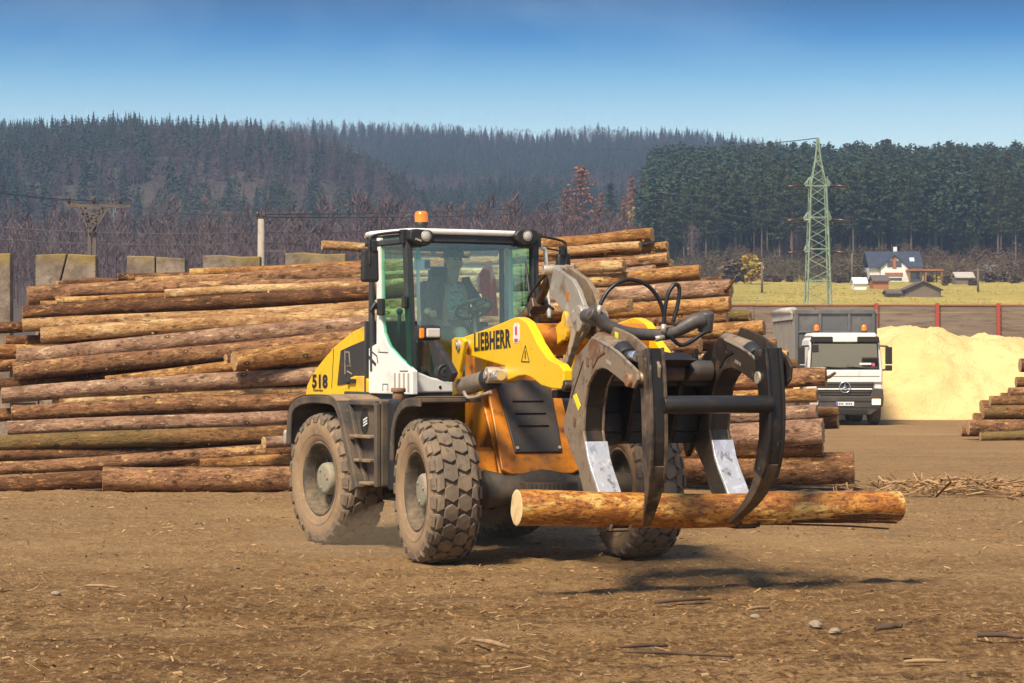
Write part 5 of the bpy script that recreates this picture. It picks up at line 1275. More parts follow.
mb = MB(); mb.box((0, -.105, .40), (1.3, .02, .12)); mb.box((0, -.108, .70), (1.5, .012, .02)); mb.box((0, -.108, .52), (2.1, .012, .02)); tb(mb, 'bumper_slot', M['text_black'], 0, bp)
for sg in (-1, 1):
    mb = MB(); mb.box((sg*.90, -.09, .68), (.30, .06, .22)); h = tb(mb, 'headlight', M['text_black'], .03)
    mb = MB(); mb.box((sg*.90, -.125, .68), (.25, .02, .17)); tb(mb, 'headlight_lens', emit('lit_headlight', (1.0, .70, .36), 1.3) if sg > 0 else M['light_glass'], .02, h, 3)
mb = MB(); mb.box((0, -.115, .625), (.52, .012, .115)); pl = tb(mb, 'licence_plate', M['white_plastic'], .004)
mb = MB(); mb.box((-.235, -.1225, .625), (.045, .003, .105)); tb(mb, 'plate_strip', mat('blue_print', (.02, .08, .45), .5), 0, pl)
mb = MB()
for k, x in enumerate((-.17, -.12, -.07, .03, .08, .13, .18)): mb.box((x, -.1225, .625), (.026, .003, .06))
tb(mb, 'plate_mark', M['text_black'], 0, pl)
mb = MB(); mb.box((.60, -.02, 1.78), (.34, .008, .06)); st = tb(mb, 'card', M['white_plastic'], 0, cab)
mb = MB(); mb.cyl((.83, -.018, 1.76), (.83, -.026, 1.76), .05, 12); tb(mb, 'pink_dot', mat('pink_print', (.7, .08, .2), .5), 0, cab)
for x, lab in ((-.78, ''), (.60, '')):
    mb = MB(); mb.cyl((x, .25, 2.68), (x, .25, 2.74), .08, 12); bcn = tb(mb, 'beacon_base', M['text_black'])
    mb = MB(); mb.lathe([(2.74, .075), (2.86, .078), (2.91, .05), (2.92, .001)], (x, .25, 0), 'z', 14); tb(mb, 'beacon_dome', M['amber'], 0, bcn)
for sg in (-1, 1):
    mb = MB(); mb.box((sg*1.26, -.10, 2.02), (.19, .14, .50)); mb.box((sg*1.26, -.10, 1.66), (.19, .14, .16)); mb.beam((sg*1.02, .0, 2.30), (sg*1.26, -.08, 2.28), .05); mb.beam((sg*1.08, .0, 1.60), (sg*1.26, -.08, 1.62), .05)
    tb(mb, 'side_mirror', M['text_black'], .03)
mb = MB(); mb.tube(smooth_path([(-1.0, -.05, 2.46), (-1.0, -.42, 2.46), (-.92, -.45, 2.35)], 4), .02, 6); mb.box((-.90, -.45, 2.22), (.18, .08, .22)); tb(mb, 'front_mirror', M['text_black'], .02)
mb = MB(); mb.box((0, .9, .95), (2.0, 1.5, .5)); mb.box((0, 3.6, .80), (.9, 7.0, .28)); mb.box((-.85, 2.3, .75), (.5, .9, .5)); tb(mb, 'chassis', M['text_black'], .02)
mb = MB(); mb.box((0, 1.2, 1.70), (1.5, .5, .5)); mb.box((-.5, 1.0, 1.85), (.45, .2, .6)); mb.box((.5, 1.0, 1.85), (.45, .2, .6)); tb(mb, 'cab_seat', M['interior'], .04)
TT = None
for x in (-.98, .98):
    for y in (.95, 4.4, 5.75):
        mb = MB(); mb.smooth = True
        mb.lathe([(-.13, .26), (-.155, .34), (-.15, .46), (-.12, .50), (.12, .50), (.15, .46), (.155, .34), (.13, .26), (-.13, .26)], (0, 0, 0), 'x', 28)
        t = tb(mb, 'wheel', M['rubber']); t.location = (x, y, .50)
        mb = MB(); mb.lathe([(-.13, .27), (-.06, .22), (-.10, .10), (-.13, .001)], (0, 0, 0), 'x', 20); mb.lathe([(.13, .27), (.06, .22), (.10, .10), (.13, .001)], (0, 0, 0), 'x', 20); mb.build('rim', M['truck_dark'], t)
for sg in (-1, 1):
    mb = MB(); mb.prism([(.35, .60), (.45, 1.02), (.95, 1.16), (1.45, 1.02), (1.55, .60), (1.45, .60), (1.37, .95), (.95, 1.06), (.53, .95), (.45, .60)], sg*1.14, sg*.82, 'x'); tb(mb, 'mudguard', M['truck_dark'], .01)
# tipper body
zb, zt, yb, ye = 1.15, 3.38, 2.1, 7.6
mb = MB(); mb.box((0, yb, (zb+zt)/2), (2.36, .06, zt-zb)); mb.box((0, (yb+ye)/2, zb), (2.36, ye-yb, .12)); mb.box((0, ye, (zb+zt)/2-.2), (2.36, .06, zt-zb-.4))
bx = tb(mb, 'tipper_body', M['truck_grey'], .01)
mb = MB()
for x in (-1.14, -.45, .42, 1.14): mb.box((x, yb-.05, (zb+zt)/2), (.09, .06, zt-zb))
mb.box((0, yb-.05, zt-.06), (2.36, .08, .12)); mb.box((0, yb-.05, 2.72), (2.3, .05, .05)); tb(mb, 'front_rib', M['truck_grey'], .01, bx)
for sg in (-1, 1):
    mb = MB(); mb.box((sg*1.19, (yb+ye)/2, (zb+zt)/2), (.05, ye-yb, zt-zb)); sd = tb(mb, 'side_wall', M['truck_side'], .01, bx)
    mb = MB()
    for k in range(13): mb.box((sg*1.235, yb+.1+k*.44, (zb+zt)/2-.05), (.06, .10, zt-zb-.1))
    mb.box((sg*1.235, (yb+ye)/2, zt-.06), (.08, ye-yb, .12)); tb(mb, 'side_rib', M['truck_side'], .01, bx)
mb = MB(); mb.tube([(-1.22, yb+.1, zt-.02), (-1.24, (yb+ye)/2, zt+.0), (-1.22, ye, zt-.02)], .11, 10); mb.box((-1.27, (yb+ye)/2, zt-.16), (.02, ye-yb, .25)); tb(mb, 'rolled_tarp', M['tarp'], 0, bx)

# ------------------------------------------------------------------ sawdust heap
m, nt, b = new_mat('fresh_sawdust'); v = coords(nt)
n1 = noise(nt, v, .55, 5, .65, .5); n2 = noise(nt, v, 3.0, 5, .7); n3 = noise(nt, v, 16, 4, .7)
c = mixc(nt, rng(nt, n1, .42, .66), (.90, .655, .30), (.84, .575, .235)); c = mixc(nt, rng(nt, n2, .55, .74), c, (.72, .48, .20)); c = mixc(nt, rng(nt, n3, .56, .74), c, (.90, .74, .44))
nt.links.new(c, b.inputs['Base Color']); b.inputs['Roughness'].default_value = 1; b.inputs['Specular IOR Level'].default_value = .1
ad = N(nt, 'ShaderNodeMath', operation='ADD'); nt.links.new(n2, ad.inputs[0]); nt.links.new(n3, ad.inputs[1]); bump(nt, b, ad.outputs[0], .9, .10)
M['sawdust'] = m
def saw_z(x, y):
    xl = 9.4+ .8*np.sin(y*.7)
    tx = np.clip((x-xl)/3.6, 0, 1); fx = 1-(1-tx)**1.8
    fx = fx*np.clip((31-x)/7, 0, 1)
    ty = np.clip((y-76.6)/5.0, 0, 1); f = np.sin(ty*math.pi/2)**.85*np.clip((93-y)/6, 0, 1)
    crest = 2.62+.22*np.sin((x-11.5)*.75)*sstep(11, 14, x)+.16*np.sin(x*1.9+1)
    z = crest*fx*f
    z = z+(fbm(x/1.6, y/1.6, 61, 4)-.45)*.75*np.minimum(1, z/.6)+(np.abs(fbm(x/1.1, y/.8, 66, 3)-.45))*-.5*np.minimum(1, z/.6)+(fbm(x/.4, y/.4, 62, 3)-.45)*.26*np.minimum(1, z/.3)
    skirt = .07*np.clip((y-74.3)/2.3, 0, 1)*sstep(9, 10.5, x)
    return z-.17+skirt
tag(link('sawdust_heap', grid_mesh('sawdust_heap', np.arange(8.4, 31.5, .14), np.arange(74, 93.5, .14), saw_z, M['sawdust'])), 'large heap of fresh pale yellow sawdust behind the truck', 'sawdust heap')

# ------------------------------------------------------------------ plank fence with red posts
m, nt, b = new_mat('weathered_planks'); v = coords(nt, (.12, 1, 1))
n1 = noise(nt, v, 1.6, 5, .7); n2 = noise(nt, v, 7, 5, .7)
c = mixc(nt, rng(nt, n1, .38, .66), (.155, .115, .088), (.235, .185, .145)); c = mixc(nt, rng(nt, n2, .52, .72), c, (.075, .055, .042))
nt.links.new(c, b.inputs['Base Color']); b.inputs['Roughness'].default_value = .9; bump(nt, b, n2, .5, .02)
M['planks'] = m
M['red_post'] = mat('red_painted_post', (.33, .055, .034), .6, layers=[((.26, .07, .04), 3, .52, .7)])
YF = 97.
fx0 = W(937, 305, YF).x; dxp = W(998, 305, YF).x-fx0
fence = tag(empty('plank_fence', (fx0, YF, -.12)), 'high fence of weathered horizontal planks with red posts behind the sawdust', 'fence')
hF = W(0, 305.5, YF).z+.12
for k in range(-8, 8):
    mb = MB(); nb = 15; bh = hF/nb
    for j in range(nb):
        mb.box((k*dxp+dxp/2, random.uniform(.0, .03), (j+.5)*bh), (dxp-.02, .045, bh-random.uniform(.003, .010)), Euler((0, random.uniform(-.004, .004), 0)))
    mb.build('plank_panel', M['planks'], fence)
    mb = MB(); mb.box((k*dxp+dxp/2, .0, hF+.02), (dxp, .09, .035)); mb.build('top_rail', M['red_post'], fence)
for k in range(-8, 9):
    if k < -1:       # the older stretch left of the truck has its posts behind the planks
        mb = MB(); mb.box((k*dxp, .14, hF/2), (.14, .14, hF)); mb.build('post', M['red_post'], fence)
    else:
        mb = MB(); mb.box((k*dxp, -.09, hF/2+.04), (.15, .10, hF+.10)); mb.build('post', M['red_post'], fence, .01)

# ------------------------------------------------------------------ house and sheds
def gz(x, y): return float(meadow_z(np.array([x]), np.array([y]))[0])
YH = 420.
sc = YH/FPX
hc = W(894, 281, YH); hz_ = gz(hc.x, YH)
M['plaster'] = mat('white_plaster', (.78, .77, .74), .8, layers=[((.62, .60, .56), .8, .5, .7)])
M['roof_tiles'] = mat('dark_slate_roof', (.040, .050, .075), .55, layers=[((.065, .075, .10), 1.0, .5, .7)])
M['wood_clad'] = mat('orange_timber', (.36, .14, .055), .7, layers=[((.26, .10, .04), 1.5, .5, .7)])
M['dark_glass'] = mat('dark_window_glass', (.035, .045, .06), .1, spec=.8)
M['shed_wood'] = mat('grey_shed_boards', (.17, .135, .105), .9, layers=[((.10, .08, .06), .7, .5, .7)])
M['shed_roof'] = mat('grey_brown_roof', (.115, .095, .085), .8, layers=[((.17, .14, .12), .6, .5, .7)])
house = tag(empty('house', (hc.x, YH, hz_)), 'white house with a slate roof and timber clad gable at the edge of the wood', 'house')
zg = hc.z-hz_            # visible foot above its ground point
u = sc                   # metres per picture pixel at the house
def hx(px): return (px-894)*u
def hzz(py): return (281-py)*u+zg
mb = MB(); mb.box(((hx(870)+hx(922))/2, 4, hzz(267)/2), (hx(922)-hx(870), 7.6, hzz(267))); wl = mb.build('wall', M['plaster'], house)
mb = MB(); mb.prism([(hx(880), 0), (hx(880), hzz(267)), (hx(893.5), hzz(255.5)), (hx(908), hzz(267)), (hx(908), 0)], -.9, .3); gab = mb.build('gable', M['plaster'], house)
mb = MB(); mb.prism([(-.4, hzz(267)), (4, hzz(250.5)), (8.4, hzz(267)), (8.4, hzz(267.8)), (4, hzz(251.3)), (-.4, hzz(267.8))], hx(868), hx(923.5), 'x'); rf_ = mb.build('roof', M['roof_tiles'], house)
mb = MB()
for s_ in (-1, 1):
    a = Vector((hx(893.5), 0, hzz(254.6))); e = Vector((hx(893.5)+s_*hx(909.5), 0, hzz(268))); e.x = hx(893.5+s_*15.5); mb.add([(a.x, -1.2, a.z), (e.x, -1.2, e.z), (e.x, 3.6, e.z), (a.x, 3.6, a.z), (a.x, -1.2, a.z-.22), (e.x, -1.2, e.z-.22), (e.x, 3.6, e.z-.22), (a.x, 3.6, a.z-.22)], [(0, 1, 2, 3), (4, 5, 6, 7), (0, 1, 5, 4), (1, 2, 6, 5), (2, 3, 7, 6), (3, 0, 4, 7)])
mb.build('gable_roof', M['roof_tiles'], house)
mb = MB(); mb.box((hx(899), 4.4, hzz(249.5)), (.6, .6, 1.3)); mb.build('chimney', M['plaster'], rf_)
mb = MB(); mb.box((hx(893.5), -.93, hzz(262.5)), (.75, .06, 2.2)); mb.prism([(hx(886), hzz(266.8)), (hx(893.5), hzz(257.2)), (hx(901), hzz(266.8)), (hx(901), hzz(267.4)), (hx(886), hzz(267.4))], -.94, -.90); mb.build('timber_cladding', M['wood_clad'], gab)
for x0, x1, y0, y1 in ((886.5, 892, 261, 267), (895, 900.5, 261, 267)):
    mb = MB(); mb.box((hx((x0+x1)/2), -.965, hzz((y0+y1)/2)), (hx(x1)-hx(x0), .05, (y1-y0)*u)); wn = mb.build('window', M['dark_glass'], gab)
mb = MB(); mb.box((hx(893), -.95, hzz(274.6)), (hx(902)-hx(884), .08, 3.6*u)); mb.build('balcony_panel', M['wood_clad'], gab)
for x0, x1, y0, y1 in ((885, 901, 278, 280.5), (911, 920, 272, 279)):
    mb = MB(); yy = -.93 if x0 < 900 else .15; mb.box((hx((x0+x1)/2), yy, hzz((y0+y1)/2)), (hx(x1)-hx(x0), .10, (y1-y0)*u)); mb.build('window', M['dark_glass'], house)
mb = MB(); mb.box((hx(913), 1.2, hzz(259.5)), (.8, .2, .9), Euler((-.75, 0, 0))); mb.build('skylight', M['white_plastic'], rf_)
def shed(px0, px1, pyt, pyb, Y, depth, wall, roof, label, kind='gable', over=.3):
    c = W((px0+px1)/2, pyb, Y); g = gz(c.x, Y); wdt = (px1-px0)*Y/FPX; ht = (pyb-pyt)*Y/FPX; ft = c.z-g
    root = tag(empty('shed' if kind != 'carport' else 'carport', (c.x, Y, g)), label, 'shed' if kind != 'carport' else 'carport')
    if kind == 'gable':
        mb = MB(); mb.box((0, depth/2, (ft+ht*.6)/2), (wdt-.4, depth, ft+ht*.6)); mb.build('wall', wall, root)
        mb = MB(); mb.prism([(-over, ft+ht*.55), (depth/2, ft+ht), (depth+over, ft+ht*.55), (depth+over, ft+ht*.55-.15), (depth/2, ft+ht-.15), (-over, ft+ht*.55-.15)], -wdt/2, wdt/2, 'x'); mb.build('roof', roof, root)
    elif kind == 'cross':
        mb = MB(); mb.prism([(-wdt*.45, 0), (-wdt*.45, ft+ht*.45), (0, ft+ht*.95), (wdt*.45, ft+ht*.45), (wdt*.45, 0)], 0, depth); mb.build('wall', wall, root)
        mb = MB(); mb.prism([(-wdt/2, ft+ht*.42), (0, ft+ht), (wdt/2, ft+ht*.42), (wdt/2, ft+ht*.36), (0, ft+ht*.94), (-wdt/2, ft+ht*.36)], -.4, depth+.3); mb.build('roof', roof, root)
    else:
        mb = MB()
        for x in (-wdt/2+.2, 0, wdt/2-.2):
            for y in (0, depth): mb.box((x, y, (ft+ht)/2), (.2, .2, ft+ht))
        mb.build('frame', wall, root); mb = MB(); mb.box((0, depth/2, ft+ht), (wdt, depth+.6, .3)); mb.build('roof', roof, root)
    return root
shed(908.5, 943, 270, 281, 416, 5, M['wood_clad'], M['wood_clad'], 'timber carport attached to the right of the white house', 'carport')
shed(903, 943, 280.5, 296, 302, 5, M['shed_wood'], M['shed_roof'], 'low grey brown wooden shed in front of the white house', 'cross')
shed(872, 890, 274.5, 288, 360, 4, M['wood_clad'], M['shed_roof'], 'small orange timber hut left of the grey brown shed', 'gable')
shed(955, 975, 271.5, 284, 400, 4, M['shed_wood'], M['tarp'], 'dark shed with a pale roof right of the house', 'gable')
shed(976, 1000, 264, 280, 438, 5, mat('ochre_boards', (.19, .13, .06), .9), M['shed_roof'], 'ochre wooden cabin furthest right under the trees', 'gable')
shed(853, 868, 277, 290, 345, 3, M['plaster'], M['plaster'], 'small white outbuilding left of the house', 'gable')
shed(886, 902, 289, 297, 300, 3, M['shed_wood'], M['shed_roof'], 'tiny dark lean-to left of the grey brown shed', 'gable')

# ------------------------------------------------------------------ pylon
YP = 235.
M['green_steel'] = mat('green_painted_steel', (.20, .275, .195), .55, layers=[((.32, .37, .28), 1.5, .48, .70), ((.15, .22, .14), 4, .6, .75)])
pc = W(818, 312, YP); pg = gz(pc.x, YP)
pyl = tag(empty('lattice_pylon', (pc.x, YP, pg)), 'tall green lattice pylon with three levels of crossarms standing in the meadow', 'pylon')
up = YP/FPX
def pz(py): return (312-py)*up+pc.z-pg
def hw(py): return float(np.interp(py, [138, 160, 186, 312], [.5, 2.6, 7.6, 12.2]))*up*1.0
levels = [340]+list(np.linspace(312, 186, 13))+[177, 169, 161, 154, 147, 138]
mb = MB()
for s1 in (-1, 1):
    for s2 in (-1, 1):
        for a, b_ in zip(levels[:-1], levels[1:]):
            mb.beam((s1*hw(a), s2*hw(a), pz(a)), (s1*hw(b_), s2*hw(b_), pz(b_)), .125 if a > 186 else .09, None, (1, 1, 0))
mb.build('corner_leg', M['green_steel'], pyl)
mb = MB()
for i, (a, b_) in enumerate(zip(levels[:-1], levels[1:])):
    for s1 in (-1, 1):
        k = s1 if i % 2 else -s1
        mb.beam((-k*hw(a), s1*hw(a), pz(a)), (k*hw(b_), s1*hw(b_), pz(b_)), .062); mb.beam((s1*hw(a), k*hw(a), pz(a)), (s1*hw(b_), -k*hw(b_), pz(b_)), .062)
        if i % 3 == 0: mb.beam((-hw(b_), s1*hw(b_), pz(b_)), (hw(b_), s1*hw(b_), pz(b_)), .07); mb.beam((s1*hw(b_), -hw(b_), pz(b_)), (s1*hw(b_), hw(b_), pz(b_)), .07)
mb.build('bracing', M['green_steel'], pyl)
for py, l_, r_ in ((186, 15, 12), (220, 16, 13), (252, 15, 12)):
    for sg, ln_ in ((-1, l_), (1, r_)):
        mb = MB(); h0 = hw(py)
        tip = Vector((sg*ln_*up, -.6, pz(py)))
        for s2 in (-1, 1):
            mb.beam((sg*h0, s2*h0, pz(py)), tip, .11); mb.beam((sg*h0, s2*h0, pz(py-9)), tip, .09)
            for t in (.3, .6): mb.beam(Vector((sg*h0, s2*h0, pz(py))).lerp(tip, t), Vector((sg*h0, s2*h0, pz(py-9))).lerp(tip, t-.2), .06)
        ar = mb.build('crossarm', M['green_steel'], pyl)
        mb = MB(); mb.tube([tip+Vector((-.05*sg, 0, -.02)), tip+Vector((sg*.8, -.3, -.06)), tip+Vector((sg*1.65, -.6, -.16))], .15, 6)
        mb.tube([tip+Vector((sg*.1, 0, 0)), tip+Vector((sg*.12, 0, -1.1))], .06, 6)
        mb.build('insulator', M['ceramic'], ar)
wire([W(818, 138, YP), W(700, 146, 420), W(560, 150, 900)], .05, 'earth wire leaving the top of the green pylon to the left', .3)
# small wooden poles in the meadow
for px, pt, pb, Y, lab in ((852, 253, 283, 400, 'plain grey pole left of the white house'), (978, 268, 303, 330, 'wooden pole with a short crossbar at the right meadow edge'), (762, 262, 284, 330, 'thin pole left of the pylon in the meadow')):
    c = W(px, pb, Y); g = gz(c.x, Y); root = tag(empty('utility_pole', (c.x, Y, g)), lab, 'pole'); zt_ = W(px, pt, Y).z-g
    mb = MB(); mb.cyl((0, 0, 0), (0, 0, zt_), .16, 10, .11); mb.build('shaft', M['shed_wood'], root)
    mb = MB(); mb.box((0, 0, zt_-.3), (1.6 if 'crossbar' in lab else .5, .12, .12)); mb.build('crossbar', M['shed_wood'], root)
# ------------------------------------------------------------------ trees
def foliage(name, cols, rand=True, pos=.0, rough=.9):
    """leaf colour varies from tree to tree and from clump to clump"""
    m, nt, b = new_mat(name); v = coords(nt)
    n = noise(nt, v, .55 if not pos else pos, 3, .6)
    c = mixc(nt, rng(nt, n, .38, .64), cols[0], cols[1])
    if rand:
        oi = N(nt, 'ShaderNodeObjectInfo'); c = mixc(nt, rng(nt, oi.outputs['Random'], 0, 1, 0, .6), c, cols[2])
    else:
        c = mixc(nt, rng(nt, noise(nt, v, pos*.15, 3, .6), .44, .62), c, cols[2])
    nt.links.new(c, b.inputs['Base Color']); b.inputs['Roughness'].default_value = rough; b.inputs['Specular IOR Level'].default_value = .2
    return m
M['pine_leaf'] = foliage('pine_needles', ((.032, .060, .024), (.070, .100, .040), (.075, .075, .034)))
M['spruce_leaf'] = foliage('spruce_needles', ((.024, .050, .026), (.050, .080, .038), (.042, .068, .030)))
M['larch_leaf'] = foliage('larch_twigs', ((.26, .115, .042), (.36, .17, .065), (.30, .13, .05)))
M['bare_twig'] = foliage('bare_twigs', ((.115, .085, .085), (.18, .132, .128), (.14, .105, .11)))
M['pale_twig'] = foliage('pale_birch_twigs', ((.34, .28, .25), (.42, .35, .32), (.36, .29, .28)))
M['gold_leaf'] = foliage('golden_leaves', ((.42, .29, .045), (.50, .37, .07), (.30, .20, .06)))
M['brush_leaf'] = foliage('brown_brush', ((.13, .085, .05), (.20, .14, .075), (.15, .11, .04)))
M['trunk'] = mat('pine_trunk', (.125, .085, .062), .9, layers=[((.20, .14, .10), .8, .46, .7)])
M['birch_trunk'] = mat('birch_trunk', (.46, .42, .38), .9, layers=[((.16, .13, .12), 1.6, .52, .7)])

def quads_at(pts, sizes, R, flat=.5):
    """one ragged leaf face at each point"""
    n = len(pts); a = R.normal(0, 1, (n, 3)); a /= np.linalg.norm(a, axis=1)[:, None]+1e-9
    b_ = R.normal(0, 1, (n, 3)); b_[:, 2] *= flat; b_ -= a*(a*b_).sum(1)[:, None]; b_ /= np.linalg.norm(b_, axis=1)[:, None]+1e-9
    s = sizes[:, None]
    v = np.stack([pts-a*s*.5-b_*s*.32*R.uniform(.5, 1.3, (n, 1)), pts+a*s*.55-b_*s*.25*R.uniform(.3, 1.2, (n, 1)), pts+a*s*.5+b_*s*.35*R.uniform(.5, 1.3, (n, 1)), pts-a*s*.4+b_*s*.30*R.uniform(.4, 1.3, (n, 1))], 1)
    return v.reshape(-1, 3), np.arange(4*n).reshape(-1, 4)
def tree_meshes(kind, seed, h):
    R = np.random.default_rng(seed); mb = MB(); bend = R.normal(0, .012, 2)*h
    tp = lambda t: np.array([bend[0]*t*t, bend[1]*t*t, t*h])
    mb.tube([tuple(tp(t)) for t in np.linspace(0, .97, 9)], [h*.0115*(1-.86*t) for t in np.linspace(0, 1, 9)], 7)
    P = []; S = []
    if kind in ('pine', 'spruce', 'larch'):
        c0 = {'pine': R.uniform(.24, .46), 'spruce': .10, 'larch': .10}[kind]; nl = {'pine': 46, 'spruce': 62, 'larch': 60}[kind]
        for i in range(nl):
            q = i/(nl-1); t = c0+(.985-c0)*q; an = i*2.4+R.uniform(-.5, .5)
            if kind == 'pine': ln = h*.155*(math.sin(math.pi*min(1, (q*.80+.20)))**.7)*R.uniform(.5, 1.15); rise = R.uniform(-.1, .35)
            else: ln = h*(.175 if kind == 'spruce' else .15)*(1-q)**.85*R.uniform(.75, 1.1)+.15; rise = R.uniform(-.45, -.1) if kind == 'spruce' else R.uniform(-.05, .25)
            o = tp(t); d = np.array([math.cos(an), math.sin(an), rise]); e = o+d*ln
            mb.tube([tuple(o), tuple(o+d*ln*.5+np.array([0, 0, .05*ln])), tuple(e)], [h*.0028*(1.2-q), h*.002*(1.2-q), .01], 4, False)
            nc = max(3, int(ln/.42)); 
            for c in range(nc):
                w = (c+1)/nc
                if w < .25 and kind == 'pine': continue
                ce = o+d*ln*w; k = {'pine': 24, 'spruce': 18, 'larch': 24}[kind]; sp = .30+.16*ln*(.4 if kind == 'spruce' else .5)
                P.append(ce+R.normal(0, 1, (k, 3))*np.array([sp, sp, sp*.45])*.75); S.append(R.uniform(.20, .48, k)*(h/22)**.5*(1 if kind != 'larch' else .8))
        if kind == 'pine' and R.random() < .7:      # dead stubs on the bare trunk
            for i in range(9):
                t = R.uniform(.15, c0); an = R.uniform(0, 6.3); o = tp(t); ln = R.uniform(.5, 1.6); mb.tube([tuple(o), tuple(o+np.array([math.cos(an)*ln, math.sin(an)*ln, R.uniform(-.3, .3)]))], [.04, .012], 4, False)
    else:        # leafless broad crown of rising twigs
        for i in range(26):
            t = R.uniform(.22, .8); an = R.uniform(0, 6.3); o = tp(t); ln = h*R.uniform(.16, .34)*(1.15-t); d = np.array([math.cos(an)*.65, math.sin(an)*.65, R.uniform(.55, 1.1)])
            e = o+d*ln; mid = o+d*ln*.5+R.normal(0, .05, 3)*ln
            mb.tube([tuple(o), tuple(mid), tuple(e)], [h*.0042*(1.1-t), h*.0026*(1.1-t), .012], 4, False)
            k = 26 if kind == 'bare' else 60
            w = R.uniform(.3, 1.15, k)[:, None]; P.append(o+d*ln*w+R.normal(0, .05*h, (k, 3))*np.array([1, 1, .8])); S.append(R.uniform(.5, 1.3, k)*h/14)
    P = np.concatenate(P); S = np.concatenate(S)
    if kind in ('pine', 'spruce', 'larch', 'gold'):
        v, f = quads_at(P, S, R)
    else:        # slivers
        n = len(P); a = R.normal(0, .5, (n, 3)); a[:, 2] = np.abs(a[:, 2])+.6; a /= np.linalg.norm(a, axis=1)[:, None]; b_ = R.normal(0, 1, (n, 3)); b_ -= a*(a*b_).sum(1)[:, None]; b_ /= np.linalg.norm(b_, axis=1)[:, None]
        s = S[:, None]; v = np.stack([P-a*s*.5-b_*s*.035, P-a*s*.5+b_*s*.035, P+a*s*.5+b_*s*.012, P+a*s*.5-b_*s*.012], 1).reshape(-1, 3); f = np.arange(4*n).reshape(-1, 4)
    return mb, v, f
PROTO = {}
def proto(kind, k, h, leaf, trunk='trunk'):
    key = (kind, k, leaf)
    if key not in PROTO:
        mb, v, f = tree_meshes(kind, 1000+k*31+hash_kind(kind), h)
        PROTO[key] = (mb.mesh('trunk', M[trunk]), np_mesh('crown', v, f, M[leaf]))
    return PROTO[key]
def hash_kind(s): return sum(ord(c)*7 for c in s)
def tree(name, kind, k, x, y, h, base_h, leaf, label, cat, group=None, zf=None, trunk='trunk', wide=1.0, rz=None):
    tm, cm = proto(kind, k, base_h, leaf, trunk); s = h/base_h
    z = float((zf or meadow_z)(np.array([x]), np.array([y]))[0])-.1
    r = tag(empty(name, (x, y, z), random.uniform(0, 6.28) if rz is None else rz), label, cat, group); r.scale = (s*wide, s*wide, s)
    link('trunk', tm, r); link('crown', cm, r); return r
TR = random.Random(11)
# the pine wood behind the meadow: every tree along its front
front = []
for i in range(165):
    q = i/165; px = 655+ (1075-655)*((i*0.6180339)%1); row = TR.random()
    Y = 462+row**1.1*170+ (12 if 860 < px < 960 else 0)
    x = (px-CX)*Y/FPX
    if any((x-a)**2+(Y-b_)**2 < 2.6**2 for a, b_ in front): continue
    front.append((x, Y))
    hh = float(np.interp(px, [655, 700, 760, 860, 950, 1075], [15, 17, 18.5, 18.5, 19.5, 19]))*TR.uniform(.82, 1.08)
    r_ = TR.random()
    if px > 1030 and r_ < .35: tree('larch_tree', 'larch', i % 2, x, Y, hh*.85, 22, 'larch_leaf', 'brown leafless larch among the dark pines of the wood behind the meadow', 'tree', 'larches in the wood behind the meadow')
    elif r_ < .74: tree('pine_tree', 'pine', i % 8, x, Y, hh, 24, 'pine_leaf', 'dark green pine with a tall bare trunk in the wood behind the meadow', 'tree', 'pines of the wood behind the meadow')
    elif r_ < .93: tree('spruce_tree', 'spruce', i % 4, x, Y, hh*.92, 22, 'spruce_leaf', 'dark cone shaped spruce in the wood behind the meadow', 'tree', 'spruces of the wood behind the meadow')
    else: tree('bare_tree', 'bare', i % 3, x, Y, hh*.6, 14, 'bare_twig', 'leafless brownish tree in the wood behind the meadow', 'tree', 'leafless trees of the wood behind the meadow')
# single trees one can pick out
def at_hill(px, Y): return (px-CX)*Y/FPX
def hill_tree(name, kind, k, px, pyt, Y, base_h, leaf, label, group=None, trunk='trunk', wide=1.0):
    x = at_hill(px, Y); z = float(hill_z(np.array([x]), np.array([float(Y)]))[0]) if Y > 560 else gz(x, Y)
    h = HC-(pyt-CY)*Y/FPX-z
    return tree(name, kind, k, x, float(Y), max(3, h), base_h, leaf, label, 'tree', group, hill_z if Y > 560 else None, trunk, wide)
hill_tree('larch_tree', 'larch', 5, 580, 165, 585, 22, 'larch_leaf', 'tall rust coloured larch rising above the log stack right of the cab', wide=1.7)
hill_tree('larch_tree', 'larch', 6, 566, 188, 604, 22, 'larch_leaf', 'shorter rust coloured larch leaning on the left of the tall one', wide=1.3)
hill_tree('spruce_tree', 'spruce', 5, 612, 182, 590, 22, 'spruce_leaf', 'dark spruce standing alone right of the rust coloured larch', wide=1.0)
for k, (px, py) in enumerate(((631, 176), (641, 182), (650, 178), (656, 186), (624, 196), (600, 192))):
    hill_tree('larch_tree', 'larch', k % 2, px, py, 610+k*5, 22, 'larch_leaf', 'pale reddish larch in the row left of the pine wood', 'reddish larches left of the pine wood', wide=.9)
for k, (px, py) in enumerate(((636, 196), (645, 198))):
    hill_tree('spruce_tree', 'spruce', k, px, py, 580+k*6, 22, 'spruce_leaf', 'small dark spruce before the pale reddish larches', 'small spruces before the reddish larches', wide=.8)
tree('golden_tree', 'gold', 1, at_hill(751, 395), 395, 6.2, 8, 'gold_leaf', 'round tree with golden yellow top at the back of the meadow', 'tree', None, lambda a, b_: meadow_z(a, b_)-.9, 'trunk', 1.45)
tree('brush_tree', 'gold', 2, at_hill(736, 398), 398, 5.6, 8, 'brush_leaf', 'round brownish bush left of the golden yellow tree', 'tree', None, lambda a, b_: meadow_z(a, b_)-1.0, 'trunk', 2.0)
